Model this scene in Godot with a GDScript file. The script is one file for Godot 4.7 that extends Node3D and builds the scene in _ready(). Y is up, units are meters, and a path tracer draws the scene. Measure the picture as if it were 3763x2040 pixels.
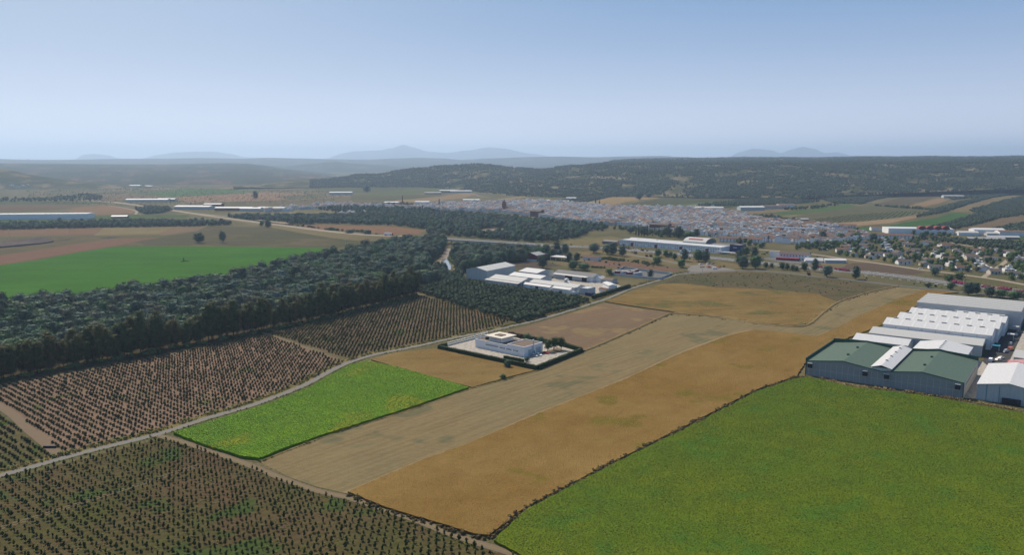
extends Node3D
# Aerial view over farmland, a river wood, a town and hazy hills. Metres, y up, camera looks along -z.

var used := {}
var M := {}
var n_big := FastNoiseLite.new()
var n_mid := FastNoiseLite.new()
var n_fine := FastNoiseLite.new()
var n_streak := FastNoiseLite.new()
var n_hill := FastNoiseLite.new()
var tex := {}
const ROWS := 49.0     # degrees; most rows, walls and boundaries of the valley follow this direction or cross it squarely

# ---------------------------------------------------------------- helpers

class Solid:
	var v := PackedVector3Array()
	var n := PackedVector3Array()
	var c := PackedColorArray()
	var col := Color(1, 1, 1)
	func tri(a: Vector3, b: Vector3, d: Vector3) -> void:
		var nn := (d - a).cross(b - a).normalized()
		v.append(a); v.append(b); v.append(d)
		n.append(nn); n.append(nn); n.append(nn)
		c.append(col); c.append(col); c.append(col)
	func face(pts: Array, out: Vector3) -> void:
		var nn: Vector3 = (pts[2] - pts[0]).cross(pts[1] - pts[0])
		if nn.dot(out) < 0.0:
			pts = pts.duplicate()
			pts.reverse()
		for i in range(1, pts.size() - 1):
			tri(pts[0], pts[i], pts[i + 1])
	func box(p: Vector3, q: Vector3) -> void:
		var a := Vector3(minf(p.x, q.x), minf(p.y, q.y), minf(p.z, q.z))
		var b := Vector3(maxf(p.x, q.x), maxf(p.y, q.y), maxf(p.z, q.z))
		face([Vector3(a.x, a.y, b.z), Vector3(b.x, a.y, b.z), Vector3(b.x, b.y, b.z), Vector3(a.x, b.y, b.z)], Vector3(0, 0, 1))
		face([Vector3(a.x, a.y, a.z), Vector3(b.x, a.y, a.z), Vector3(b.x, b.y, a.z), Vector3(a.x, b.y, a.z)], Vector3(0, 0, -1))
		face([Vector3(a.x, a.y, a.z), Vector3(a.x, a.y, b.z), Vector3(a.x, b.y, b.z), Vector3(a.x, b.y, a.z)], Vector3(-1, 0, 0))
		face([Vector3(b.x, a.y, a.z), Vector3(b.x, a.y, b.z), Vector3(b.x, b.y, b.z), Vector3(b.x, b.y, a.z)], Vector3(1, 0, 0))
		face([Vector3(a.x, b.y, a.z), Vector3(b.x, b.y, a.z), Vector3(b.x, b.y, b.z), Vector3(a.x, b.y, b.z)], Vector3(0, 1, 0))
		face([Vector3(a.x, a.y, a.z), Vector3(b.x, a.y, a.z), Vector3(b.x, a.y, b.z), Vector3(a.x, a.y, b.z)], Vector3(0, -1, 0))
	func slab(a: Vector3, b: Vector3, d: Vector3, e: Vector3, thick: float) -> void:
		var up := (d - a).cross(b - a).normalized()
		if up.y < 0.0:
			up = -up
		var o := -up * thick
		var mid := (a + b + d + e) / 4.0
		face([a, b, d, e], up)
		face([a + o, b + o, d + o, e + o], -up)
		var p := [a, b, d, e]
		for i in 4:
			var s: Vector3 = p[i]
			var t: Vector3 = p[(i + 1) % 4]
			face([s, t, t + o, s + o], (s + t) / 2.0 - mid)
	func tube(p: Vector3, q: Vector3, r0: float, r1: float, sides := 6) -> void:
		var axis := (q - p).normalized()
		var s := axis.cross(Vector3(0.31, 0.2, 0.93)).normalized()
		var t := axis.cross(s)
		for i in sides:
			var a := TAU * i / sides
			var b := TAU * (i + 1) / sides
			var da := s * cos(a) + t * sin(a)
			var db := s * cos(b) + t * sin(b)
			face([p + da * r0, p + db * r0, q + db * r1, q + da * r1], da + db)
		var cap := []
		for i in sides:
			cap.append(q + (s * cos(TAU * i / sides) + t * sin(TAU * i / sides)) * r1)
		if r1 > 0.02:
			face(cap, axis)
	func mesh(m: Material = null) -> ArrayMesh:
		var arr := []
		arr.resize(Mesh.ARRAY_MAX)
		arr[Mesh.ARRAY_VERTEX] = v
		arr[Mesh.ARRAY_NORMAL] = n
		arr[Mesh.ARRAY_COLOR] = c
		var out := ArrayMesh.new()
		out.add_surface_from_arrays(Mesh.PRIMITIVE_TRIANGLES, arr)
		if m:
			out.surface_set_material(0, m)
		return out

func numbered(called: String) -> String:
	used[called] = used.get(called, -1) + 1
	return called if used[called] == 0 else "%s_%03d" % [called, used[called]]

func tag(o: Node, label: String, category: String, group := "", kind := "") -> void:
	o.set_meta("label", label)
	o.set_meta("category", category)
	if group: o.set_meta("group", group)
	if kind: o.set_meta("kind", kind)

func solo(called: String, s: Solid, m: Material, label: String, category: String, group := "", kind := "") -> MeshInstance3D:
	var o := MeshInstance3D.new()
	o.name = numbered(called)
	o.mesh = s.mesh(m)
	tag(o, label, category, group, kind)
	add_child(o)
	return o

func part(parent: Node3D, called: String, s: Solid, m: Material) -> MeshInstance3D:
	var o := MeshInstance3D.new()
	o.name = called
	o.mesh = s.mesh(m)
	parent.add_child(o, true)
	return o

func thing(called: String, label: String, category: String, at: Vector3, deg := 0.0, group := "") -> Node3D:
	var o := Node3D.new()
	o.name = numbered(called)
	o.position = at
	o.rotation.y = deg_to_rad(deg)
	tag(o, label, category, group)
	add_child(o)
	return o

func copy(proto: Node3D, called: String, at: Vector3, turn: float, size: Vector3, label: String, category: String, group: String) -> Node3D:
	var o: Node3D = proto.duplicate()
	o.name = numbered(called)
	o.position = at
	o.rotation.y = turn
	o.scale = size
	tag(o, label, category, group)
	add_child(o)
	return o

func many(called: String, mesh: Mesh, where: Array, tints: Array, label: String, category: String, under: Node3D = null) -> void:
	if where.is_empty():
		return
	var mm := MultiMesh.new()
	mm.transform_format = MultiMesh.TRANSFORM_3D
	mm.use_colors = not tints.is_empty()
	mm.mesh = mesh
	mm.instance_count = where.size()
	for i in where.size():
		mm.set_instance_transform(i, where[i])
	for i in tints.size():
		mm.set_instance_color(i, tints[i])
	var o := MultiMeshInstance3D.new()
	o.multimesh = mm
	if under:
		o.name = called
		under.add_child(o, true)
		return
	o.name = numbered(called)
	tag(o, label, category, "", "stuff")
	add_child(o)

func spot(at: Vector3, turn: float, sx: float, sy: float) -> Transform3D:
	return Transform3D(Basis(Vector3.UP, turn).scaled(Vector3(sx, sy, sx)), at)

func pl(a: Array) -> PackedVector2Array:
	var out := PackedVector2Array()
	for i in range(0, a.size(), 2):
		out.append(Vector2(a[i], a[i + 1]))
	return out

func pl3(a: Array) -> PackedVector3Array:
	var out := PackedVector3Array()
	for i in range(0, a.size(), 3):
		out.append(Vector3(a[i], a[i + 1], a[i + 2]))
	return out

func rough_edge(p: PackedVector2Array, step: float, amp: float, seed := 1) -> PackedVector2Array:
	var out := PackedVector2Array()
	var g := RandomNumberGenerator.new()
	g.seed = seed
	for i in p.size():
		var a := p[i]
		var b := p[(i + 1) % p.size()]
		var k := maxi(1, int(a.distance_to(b) / step))
		k = mini(k, 120)
		var side := (b - a).orthogonal().normalized()
		for j in k:
			var off := 0.0 if j == 0 else g.randf_range(-amp, amp)
			out.append(a.lerp(b, float(j) / k) + side * off)
	return out

# points on a jittered square lattice inside a polygon
func lattice(p: PackedVector2Array, spacing: float, deg: float, jitter: float, seed: int, skip := 0.0) -> PackedVector2Array:
	var g := RandomNumberGenerator.new()
	g.seed = seed
	var e := Vector2(cos(deg_to_rad(deg)), -sin(deg_to_rad(deg)))
	var f := Vector2(-e.y, e.x)
	var lo := Vector2(1e9, 1e9)
	var hi := -lo
	for q in p:
		var w := Vector2(q.dot(e), q.dot(f))
		lo = lo.min(w)
		hi = hi.max(w)
	var out := PackedVector2Array()
	var y := floorf(lo.y / spacing) * spacing
	while y <= hi.y:
		var x := floorf(lo.x / spacing) * spacing
		while x <= hi.x:
			var q := e * (x + g.randf_range(-jitter, jitter)) + f * (y + g.randf_range(-jitter, jitter))
			if g.randf() >= skip and Geometry2D.is_point_in_polygon(q, p):
				out.append(q)
			x += spacing
		y += spacing
	return out

# ---------------------------------------------------------------- materials

func noise_texture(key: String, freq: float, lo: float, hi: float, seed: int, oct := 4, size := 512, bumps := false) -> void:
	var f := FastNoiseLite.new()
	f.seed = seed
	f.noise_type = FastNoiseLite.TYPE_SIMPLEX_SMOOTH
	f.frequency = freq
	f.fractal_octaves = oct
	f.fractal_gain = 0.6
	var t := NoiseTexture2D.new()
	t.width = size
	t.height = size
	t.seamless = true
	t.noise = f
	if bumps:
		t.as_normal_map = true
		t.bump_strength = 6.0
	else:
		var g := Gradient.new()
		g.set_color(0, Color(lo, lo, lo))
		g.set_color(1, Color(hi, hi, hi))
		t.color_ramp = g
	tex[key] = t

func mat(key: String, lin: Color, rough := 0.85, grain := "", metres := 8.0, spec := 0.3) -> StandardMaterial3D:
	var m := StandardMaterial3D.new()
	m.resource_name = key
	m.albedo_color = lin.linear_to_srgb()
	m.roughness = rough
	m.metallic_specular = spec
	if grain:
		m.albedo_texture = tex[grain]
		m.uv1_triplanar = true
		m.uv1_world_triplanar = true
		m.uv1_scale = Vector3.ONE / metres
	M[key] = m
	return m

func painted(key: String, rough := 0.9, grain := "", metres := 8.0, spec := 0.2) -> StandardMaterial3D:
	var m := mat(key, Color(1, 1, 1), rough, grain, metres, spec)
	m.vertex_color_use_as_albedo = true
	return m

func make_materials() -> void:
	for k in [[n_big, 1.0 / 90.0, 11, 3], [n_mid, 1.0 / 17.0, 12, 3], [n_fine, 1.0 / 3.2, 13, 2], [n_streak, 1.0, 14, 3], [n_hill, 1.0 / 420.0, 15, 5]]:
		var f: FastNoiseLite = k[0]
		f.noise_type = FastNoiseLite.TYPE_SIMPLEX_SMOOTH
		f.frequency = k[1]
		f.seed = k[2]
		f.fractal_octaves = k[3]
	noise_texture("grain", 0.05, 0.55, 1.0, 21)
	noise_texture("soft", 0.012, 0.72, 1.0, 22, 5)
	noise_texture("faint", 0.02, 0.88, 1.0, 25, 5)
	noise_texture("relief", 0.04, 0, 0, 23, 4, 512, true)
	noise_texture("ripple", 0.02, 0, 0, 24, 3, 512, true)
	var soil := painted("soil", 1.0, "grain", 7.0, 0.12)
	soil.normal_enabled = true
	soil.normal_texture = tex.relief
	soil.normal_scale = 0.8
	painted("verge_soil", 1.0, "grain", 3.0, 0.12)
	painted("far_soil", 1.0, "grain", 46.0, 0.1)
	painted("crop", 1.0, "grain", 3.0, 0.12)
	var leaf := painted("leaf", 0.75, "", 1.0, 0.25)
	leaf.backlight = Color(0.42, 0.5, 0.16)
	leaf.resource_name = "leaf"
	var straw := painted("straw", 0.9, "", 1.0, 0.15)
	straw.backlight = Color(0.35, 0.3, 0.18)
	mat("bark", Color(0.090, 0.068, 0.050), 0.95, "grain", 1.5, 0.1)
	mat("asphalt", Color(0.175, 0.17, 0.168), 0.95, "grain", 9.0, 0.15)
	mat("street", Color(0.078, 0.075, 0.075), 0.95, "grain", 9.0, 0.15)
	mat("lane", Color(0.238, 0.221, 0.201), 0.95, "grain", 9.0, 0.15)
	mat("dirt", Color(0.22, 0.165, 0.115), 1.0, "grain", 6.0, 0.1)
	mat("dirt_far", Color(0.374, 0.313, 0.245), 1.0, "grain", 30.0, 0.1)
	mat("straw_line", Color(0.31, 0.235, 0.135), 1.0, "grain", 5.0, 0.1)
	mat("concrete", Color(0.36, 0.325, 0.285), 0.9, "soft", 18.0, 0.2)
	mat("paint", Color(0.750, 0.750, 0.730), 0.8)
	mat("white_wall", Color(0.78, 0.765, 0.75), 0.85, "faint", 14.0, 0.25)
	mat("grey_wall", Color(0.47, 0.48, 0.475), 0.8, "faint", 14.0, 0.25)
	mat("panel_wall", Color(0.46, 0.475, 0.475), 0.75, "faint", 11.0, 0.3)
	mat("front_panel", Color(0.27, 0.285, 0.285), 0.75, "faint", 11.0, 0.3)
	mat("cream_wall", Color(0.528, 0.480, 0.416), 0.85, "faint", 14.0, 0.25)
	mat("brick", Color(0.270, 0.130, 0.095), 0.9, "grain", 6.0, 0.2)
	mat("red_wall", Color(0.220, 0.035, 0.040), 0.8, "soft", 8.0, 0.3)
	mat("blue_wall", Color(0.030, 0.045, 0.170), 0.7, "soft", 8.0, 0.3)
	mat("white_roof", Color(0.45, 0.45, 0.46), 0.6, "faint", 20.0, 0.35)
	mat("pale_roof", Color(0.36, 0.36, 0.355), 0.65, "faint", 16.0, 0.35)
	mat("grey_roof", Color(0.270, 0.274, 0.277), 0.7, "faint", 16.0, 0.3)
	mat("dark_roof", Color(0.190, 0.185, 0.185), 0.8, "soft", 16.0, 0.25)
	mat("green_roof", Color(0.058, 0.092, 0.066), 0.65, "faint", 26.0, 0.35)
	mat("green_trim", Color(0.020, 0.075, 0.055), 0.6, "", 1.0, 0.3)
	mat("gravel_roof", Color(0.231, 0.175, 0.140), 0.95, "grain", 5.0, 0.15)
	mat("strip", Color(0.45, 0.45, 0.44), 0.5, "", 1.0, 0.35)
	mat("tile_roof", Color(0.20, 0.122, 0.095), 0.9, "grain", 7.0, 0.2)
	mat("brown_roof", Color(0.165, 0.135, 0.122), 0.9, "grain", 7.0, 0.2)
	mat("red_roof", Color(0.340, 0.040, 0.050), 0.7, "soft", 8.0, 0.3)
	mat("metal", Color(0.420, 0.430, 0.440), 0.5, "", 1.0, 0.5)
	mat("dark", Color(0.025, 0.027, 0.032), 0.7, "", 1.0, 0.3)
	mat("glass", Color(0.030, 0.040, 0.055), 0.15, "", 1.0, 0.5)
	mat("tyre", Color(0.020, 0.020, 0.020), 0.9)
	mat("teal", Color(0.030, 0.220, 0.300), 0.6)
	var paints := {"car_white": Color(0.75, 0.75, 0.76), "car_red": Color(0.36, 0.02, 0.025), "car_blue": Color(0.03, 0.05, 0.16), "car_silver": Color(0.42, 0.43, 0.45), "car_orange": Color(0.42, 0.10, 0.05)}
	for k in paints:
		mat(k, paints[k], 0.3, "", 1.0, 0.5)
	var w := mat("muddy_water", Color(0.178, 0.125, 0.076), 0.32, "", 1.0, 0.22)
	w.normal_enabled = true
	w.normal_texture = tex.ripple
	w.normal_scale = 0.12
	w.uv1_triplanar = true
	w.uv1_world_triplanar = true
	w.uv1_scale = Vector3.ONE / 14.0
	mat("still_water", Color(0.160, 0.170, 0.160), 0.08, "", 1.0, 0.9)

# ---------------------------------------------------------------- ground sheets

func tint(x: float, z: float, pal: Dictionary) -> Color:
	var ang: float = deg_to_rad(pal.get("rows", ROWS))
	var u := x * cos(ang) - z * sin(ang)
	var w := x * sin(ang) + z * cos(ang)
	var k: float = pal.get("scale", 1.0)
	var big := n_big.get_noise_2d(x / k, z / k)
	var mid := n_mid.get_noise_2d(x / k + 300.0, z / k)
	var fine := n_fine.get_noise_2d(x / k, z / k + 170.0)
	var c: Color = pal.a.lerp(pal.b, clampf(0.5 + 0.75 * big + 0.35 * mid, 0.0, 1.0))
	if pal.has("c"):
		var t: float = n_big.get_noise_2d(x / k * 1.7 + 900.0, z / k * 1.7) + 0.45 * mid
		c = c.lerp(pal.c, smoothstep(pal.get("at", 0.25), pal.get("at", 0.25) + 0.22, t))
	var lines: float = pal.get("lines", 0.0)
	var s = 1.0 + pal.get("grain", 0.10) * fine + 0.06 * mid
	if lines > 0.0:
		s += lines * n_streak.get_noise_2d(u * 0.014 / k, w * pal.get("every", 0.42) / k)
	if pal.has("stripe"):
		s -= pal.stripe * cos(TAU * w / pal.gap) * (0.7 + 0.8 * n_mid.get_noise_2d(u / 3.0, w))
	return Color(c.r * s, c.g * s, c.b * s)

func lump(x: float, z: float, amp: float) -> float:
	return amp * (n_fine.get_noise_2d(x * 1.3, z * 1.3) + 0.8 * n_mid.get_noise_2d(x * 1.6, z * 1.6))

func sheet(called: String, label: String, outline: PackedVector2Array, y: float, cell: float, pal: Dictionary, m: Material, tall := 0.0) -> MeshInstance3D:
	var deg: float = pal.get("rows", ROWS)
	var e := Vector2(cos(deg_to_rad(deg)), -sin(deg_to_rad(deg)))
	var f := Vector2(-e.y, e.x)
	var amp: float = pal.get("bump", 0.0)
	var lo := Vector2(1e9, 1e9)
	var hi := -lo
	for q in outline:
		var w := Vector2(q.dot(e), q.dot(f))
		lo = lo.min(w)
		hi = hi.max(w)
	var nx := int((hi.x - lo.x) / cell) + 2
	var ny := int((hi.y - lo.y) / cell) + 2
	var v := PackedVector3Array()
	var n := PackedVector3Array()
	var c := PackedColorArray()
	var idx := PackedInt32Array()
	var at := PackedInt32Array()
	var inside := PackedByteArray()
	at.resize(nx * ny)
	at.fill(-1)
	inside.resize(nx * ny)
	for j in ny:
		for i in nx:
			var q := e * (lo.x + (i - 0.5) * cell) + f * (lo.y + (j - 0.5) * cell)
			inside[j * nx + i] = 1 if Geometry2D.is_point_in_polygon(q, outline) else 0
	for j in ny - 1:
		for i in nx - 1:
			var k := [j * nx + i, j * nx + i + 1, (j + 1) * nx + i + 1, (j + 1) * nx + i]
			var sum: int = inside[k[0]] + inside[k[1]] + inside[k[2]] + inside[k[3]]
			var corners := PackedVector2Array()
			for d in [[0, 0], [1, 0], [1, 1], [0, 1]]:
				corners.append(e * (lo.x + (i + d[0] - 0.5) * cell) + f * (lo.y + (j + d[1] - 0.5) * cell))
			if sum == 4:
				for t in 4:
					if at[k[t]] < 0:
						at[k[t]] = v.size()
						var q := corners[t]
						v.append(Vector3(q.x, y + tall + (lump(q.x, q.y, amp) if amp > 0.0 else 0.0), q.y))
						n.append(up_at(q, amp))
						c.append(tint(q.x, q.y, pal))
				idx.append_array([at[k[0]], at[k[2]], at[k[1]], at[k[0]], at[k[3]], at[k[2]]])
			else:
				for piece in Geometry2D.intersect_polygons(corners, outline):
					var tri := Geometry2D.triangulate_polygon(piece)
					var first := v.size()
					for q in piece:
						v.append(Vector3(q.x, y + tall + (lump(q.x, q.y, amp) if amp > 0.0 else 0.0), q.y))
						n.append(up_at(q, amp))
						c.append(tint(q.x, q.y, pal))
					for t in range(0, tri.size(), 3):
						var a := piece[tri[t]]
						var b := piece[tri[t + 1]]
						var d := piece[tri[t + 2]]
						if (b - a).cross(d - a) > 0.0:
							idx.append_array([first + tri[t], first + tri[t + 1], first + tri[t + 2]])
						else:
							idx.append_array([first + tri[t], first + tri[t + 2], first + tri[t + 1]])
	if tall > 0.0:
		for i in outline.size():
			var a := outline[i]
			var b := outline[(i + 1) % outline.size()]
			var first := v.size()
			var side := Vector3(b.y - a.y, 0, a.x - b.x).normalized()
			if Geometry2D.is_polygon_clockwise(outline):
				side = -side
			for q in [a, b]:
				for h in [y, y + tall + (lump(q.x, q.y, amp) if amp > 0.0 else 0.0)]:
					v.append(Vector3(q.x, h, q.y))
					n.append(side)
					c.append(tint(q.x, q.y, pal))
			var p0 := v[first]
			var p1 := v[first + 2]
			var p2 := v[first + 3]
			if (p2 - p0).cross(p1 - p0).dot(side) > 0.0:
				idx.append_array([first, first + 2, first + 3, first, first + 3, first + 1])
			else:
				idx.append_array([first, first + 3, first + 2, first, first + 1, first + 3])
	# keep the triangles facing up: clockwise seen from above
	var arr := []
	arr.resize(Mesh.ARRAY_MAX)
	arr[Mesh.ARRAY_VERTEX] = v
	arr[Mesh.ARRAY_NORMAL] = n
	arr[Mesh.ARRAY_COLOR] = c
	for t in range(0, idx.size(), 3):
		var p := v[idx[t]]
		var nn := (v[idx[t + 2]] - p).cross(v[idx[t + 1]] - p)
		if nn.dot(n[idx[t]]) < 0.0:
			var s := idx[t + 1]
			idx[t + 1] = idx[t + 2]
			idx[t + 2] = s
	arr[Mesh.ARRAY_INDEX] = idx
	var am := ArrayMesh.new()
	am.add_surface_from_arrays(Mesh.PRIMITIVE_TRIANGLES, arr)
	am.surface_set_material(0, m)
	var o := MeshInstance3D.new()
	o.name = numbered(called)
	o.mesh = am
	tag(o, label, "field", "", "structure")
	add_child(o)
	return o

func up_at(q: Vector2, amp: float) -> Vector3:
	if amp <= 0.0:
		return Vector3.UP
	var h := lump(q.x, q.y, amp)
	return Vector3(h - lump(q.x + 0.8, q.y, amp), 0.8, h - lump(q.x, q.y + 0.8, amp)).normalized()

func smooth_line(p: PackedVector3Array, step: float) -> PackedVector3Array:
	var out := PackedVector3Array()
	for i in p.size() - 1:
		var a := p[maxi(i - 1, 0)]
		var b := p[i]
		var d := p[i + 1]
		var e := p[mini(i + 2, p.size() - 1)]
		var k := clampi(int(b.distance_to(d) / step), 1, 60)
		for j in k:
			out.append(b.cubic_interpolate(d, a, e, float(j) / k))
	out.append(p[p.size() - 1])
	return out

func lift(p: PackedVector2Array, y: float) -> PackedVector3Array:
	var out := PackedVector3Array()
	for q in p:
		out.append(Vector3(q.x, y, q.y))
	return out

# a strip from `left` to `right` of a line, both in metres sideways
func strip_of(s: Solid, line: PackedVector3Array, left: float, right: float, drop_left := 0.0, drop_right := 0.0) -> void:
	for i in line.size() - 1:
		var p := line[i]
		var q := line[i + 1]
		var sp := side_at(line, i)
		var sq := side_at(line, i + 1)
		s.face([p + sp * left - Vector3(0, drop_left, 0), q + sq * left - Vector3(0, drop_left, 0), q + sq * right - Vector3(0, drop_right, 0), p + sp * right - Vector3(0, drop_right, 0)], Vector3.UP)

func side_at(line: PackedVector3Array, i: int) -> Vector3:
	var d := line[mini(i + 1, line.size() - 1)] - line[maxi(i - 1, 0)]
	return Vector3(-d.z, 0, d.x).normalized()

func lane(called: String, label: String, line: PackedVector3Array, width: float, m: Material, bank := 0.0) -> Node3D:
	var s := Solid.new()
	strip_of(s, line, -width / 2, width / 2)
	var o := solo(called, s, m, label, "road", "", "structure")
	if bank > 0.0:
		var b := Solid.new()
		b.col = Color(0.20, 0.165, 0.09)
		for i in line.size() - 1:
			var p := line[i]
			var q := line[i + 1]
			if p.y < 0.6 and q.y < 0.6:
				continue
			var sp := side_at(line, i)
			var sq := side_at(line, i + 1)
			for k in [-1.0, 1.0]:
				var e0 = p + sp * k * (width / 2 - 0.05) - Vector3(0, 0.06, 0)
				var e1 = q + sq * k * (width / 2 - 0.05) - Vector3(0, 0.06, 0)
				var f0 = p + sp * k * (width / 2 + p.y * bank)
				var f1 = q + sq * k * (width / 2 + q.y * bank)
				f0.y = 0.0
				f1.y = 0.0
				b.face([e0, e1, f1, f0], Vector3.UP)
		if b.v.size():
			part(o, "embankment", b, M.far_soil)
	return o

# ---------------------------------------------------------------- hills

var hills := {}

func contour_at(line: PackedVector3Array, az: float) -> Vector2:
	var prev := Vector3.ZERO
	for i in line.size():
		var p := line[i]
		var a := atan2(p.x, -p.z)
		if a >= az or i == line.size() - 1:
			var r := Vector2(p.x, p.z).length()
			if i == 0:
				return Vector2(r, p.y)
			var pa := atan2(prev.x, -prev.z)
			var pr := Vector2(prev.x, prev.z).length()
			var t := clampf((az - pa) / maxf(a - pa, 1e-6), 0.0, 1.0)
			var e := t * t * (3.0 - 2.0 * t)
			return Vector2(lerpf(pr, r, t), lerpf(prev.y, p.y, lerpf(t, e, 0.6)))
		prev = p
	return Vector2.ZERO

func hill_point(h: Dictionary, az: float, k: int, s: float) -> Vector3:
	var a := contour_at(h.lines[k], az)
	var b := contour_at(h.lines[k + 1], az)
	var r := lerpf(a.x, b.x, s)
	var shape: float = h.shapes[k]
	var e := pow(s, shape)
	var x := sin(az) * r
	var z := -cos(az) * r
	var bend := sin(PI * s)
	var y = lerpf(a.y, b.y, e) + bend * h.amp * (n_hill.get_noise_2d(x, z) + 0.55 * absf(n_hill.get_noise_2d(x * 2.3 + 700.0, z * 2.3)))
	y += h.get("crest", 0.0) * n_hill.get_noise_2d(x * 4.0, z * 4.0) * s
	return Vector3(x, y, z)

func hill(called: String, label: String, az0: float, az1: float, na: int, nr: int, lines: Array, shapes: Array, amp: float, pal: Dictionary, crest := 0.0) -> void:
	var h := {"lines": lines, "shapes": shapes, "amp": amp, "crest": crest}
	hills[label] = h
	var v := PackedVector3Array()
	var c := PackedColorArray()
	var rows := (lines.size() - 1) * nr + 1
	for j in rows:
		var k := mini(j / nr, lines.size() - 2)
		var s := float(j - k * nr) / nr
		for i in na + 1:
			var p := hill_point(h, deg_to_rad(lerpf(az0, az1, float(i) / na)), k, s)
			v.append(p)
			c.append(tint(p.x, p.z, pal))
	var idx := PackedInt32Array()
	for j in rows - 1:
		for i in na:
			var a := j * (na + 1) + i
			var b := a + na + 1
			idx.append_array([a, b, b + 1, a, b + 1, a + 1])
	var n := PackedVector3Array()
	n.resize(v.size())
	for t in range(0, idx.size(), 3):
		var nn := (v[idx[t + 2]] - v[idx[t]]).cross(v[idx[t + 1]] - v[idx[t]])
		for q in 3:
			n[idx[t + q]] += nn
	for i in n.size():
		n[i] = n[i].normalized()
	var arr := []
	arr.resize(Mesh.ARRAY_MAX)
	arr[Mesh.ARRAY_VERTEX] = v
	arr[Mesh.ARRAY_NORMAL] = n
	arr[Mesh.ARRAY_COLOR] = c
	arr[Mesh.ARRAY_INDEX] = idx
	var am := ArrayMesh.new()
	am.add_surface_from_arrays(Mesh.PRIMITIVE_TRIANGLES, arr)
	am.surface_set_material(0, M.far_soil)
	var o := MeshInstance3D.new()
	o.name = numbered(called)
	o.mesh = am
	tag(o, label, "hill", "", "structure")
	add_child(o)

# ---------------------------------------------------------------- plants

func crown(seed: int, p: Dictionary) -> ArrayMesh:
	var g := RandomNumberGenerator.new()
	g.seed = seed
	var s := Solid.new()
	var r: float = p.r
	var h: float = p.h
	var y0: float = p.y
	var lean := Vector3(g.randf_range(-0.12, 0.12), 0, g.randf_range(-0.12, 0.12)) * r
	var bulge := []
	for i in 5:
		bulge.append([g.randf() * TAU, g.randf_range(0.15, 0.9), g.randf_range(-0.30, 0.34)])
	var reach := func(t: float, a: float) -> float:
		var q := pow(maxf(0.0, 1.0 - pow(absf(2.0 * t - 1.0), p.get("round", 2.2))), 0.5)
		q *= lerpf(1.0, 1.0 - t, p.get("taper", 0.25))
		for b in bulge:
			var d: float = cos(a - b[0]) * 0.5 + 0.5
			q *= 1.0 + b[2] * d * d * d * maxf(0.0, 1.0 - 2.4 * absf(t - b[1]))
		return q * r
	# inner mass of twigs and leaves
	var core: float = p.get("core", 0.66)
	var rings := 5
	var sides := 8
	var grid := []
	for j in rings + 1:
		var row := []
		for i in sides:
			var t := lerpf(0.04, 0.93, float(j) / rings)
			var a := TAU * i / sides
			var q: float = reach.call(t, a) * core * g.randf_range(0.8, 1.1)
			row.append(Vector3(cos(a) * q, y0 + t * h, sin(a) * q) + lean * t)
		grid.append(row)
	s.col = p.a.lerp(p.b, 0.35)
	for j in rings:
		for i in sides:
			var o: Vector3 = grid[j][i] - Vector3(0, y0 + h * (j + 0.5) / rings, 0)
			o.y *= 0.2
			s.face([grid[j][i], grid[j][(i + 1) % sides], grid[j + 1][(i + 1) % sides], grid[j + 1][i]], o)
	s.face(grid[rings], Vector3.UP)
	for k in p.clumps:
		var t := g.randf_range(0.03, 0.97)
		var a := g.randf() * TAU
		var q: float = reach.call(t, a) * sqrt(g.randf_range(0.5, 1.08))
		var mid := Vector3(cos(a) * q, y0 + t * h, sin(a) * q) + lean * t
		var axis := Vector3(0, y0 + h * lerpf(t, 0.5, 0.45), 0) + lean * t
		var out := (mid - axis).normalized()
		var cr: float = p.get("clump", 0.3) * r * g.randf_range(0.65, 1.25)
		var shade: Color = p.a.lerp(p.b, g.randf())
		for l in p.per:
			var d := Vector3(g.randf_range(-1, 1), g.randf_range(-0.8, 0.8), g.randf_range(-1, 1))
			var at := mid + d * cr
			var nn := (out * 0.9 + d.normalized() * 0.7 + Vector3(g.randf_range(-0.4, 0.4), g.randf_range(-0.1, 0.5), g.randf_range(-0.4, 0.4))).normalized()
			var e := nn.cross(Vector3(g.randf_range(-1, 1), g.randf_range(-1, 1), g.randf_range(-1, 1))).normalized()
			var f := nn.cross(e)
			var z: float = p.leaf * g.randf_range(0.6, 1.3)
			var w := g.randf_range(0.86, 1.14)
			s.col = Color(shade.r * w, shade.g * w, shade.b * w)
			s.face([at + e * z * 0.6, at - e * z * 0.45 + f * z * 0.5, at - e * z * 0.4 - f * z * 0.5], nn)
	return s.mesh(M.leaf)

func stem(seed: int, h: float, r: float, limbs: int, spread: float) -> ArrayMesh:
	var g := RandomNumberGenerator.new()
	g.seed = seed
	var s := Solid.new()
	var bend := Vector3(g.randf_range(-0.05, 0.05), 0, g.randf_range(-0.05, 0.05)) * h
	s.tube(Vector3(0, -0.15, 0), bend * 0.4 + Vector3(0, h * 0.5, 0), r, r * 0.75)
	s.tube(bend * 0.4 + Vector3(0, h * 0.5, 0), bend + Vector3(0, h, 0), r * 0.75, r * 0.35)
	for i in limbs:
		var a := g.randf() * TAU
		var t := g.randf_range(0.35, 0.85)
		var from := Vector3(0, h * t, 0) + bend * t
		s.tube(from, from + Vector3(cos(a) * spread, spread * g.randf_range(0.5, 1.2), sin(a) * spread), r * 0.42, r * 0.12, 5)
	return s.mesh(M.bark)

func tree_kind(seed: int, trunk_h: float, trunk_r: float, limbs: int, spread: float, p: Dictionary) -> Node3D:
	var o := Node3D.new()
	var t := MeshInstance3D.new()
	t.name = "trunk"
	t.mesh = stem(seed, trunk_h, trunk_r, limbs, spread)
	o.add_child(t)
	var c := MeshInstance3D.new()
	c.name = "crown"
	c.mesh = crown(seed + 7, p)
	o.add_child(c)
	return o

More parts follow.
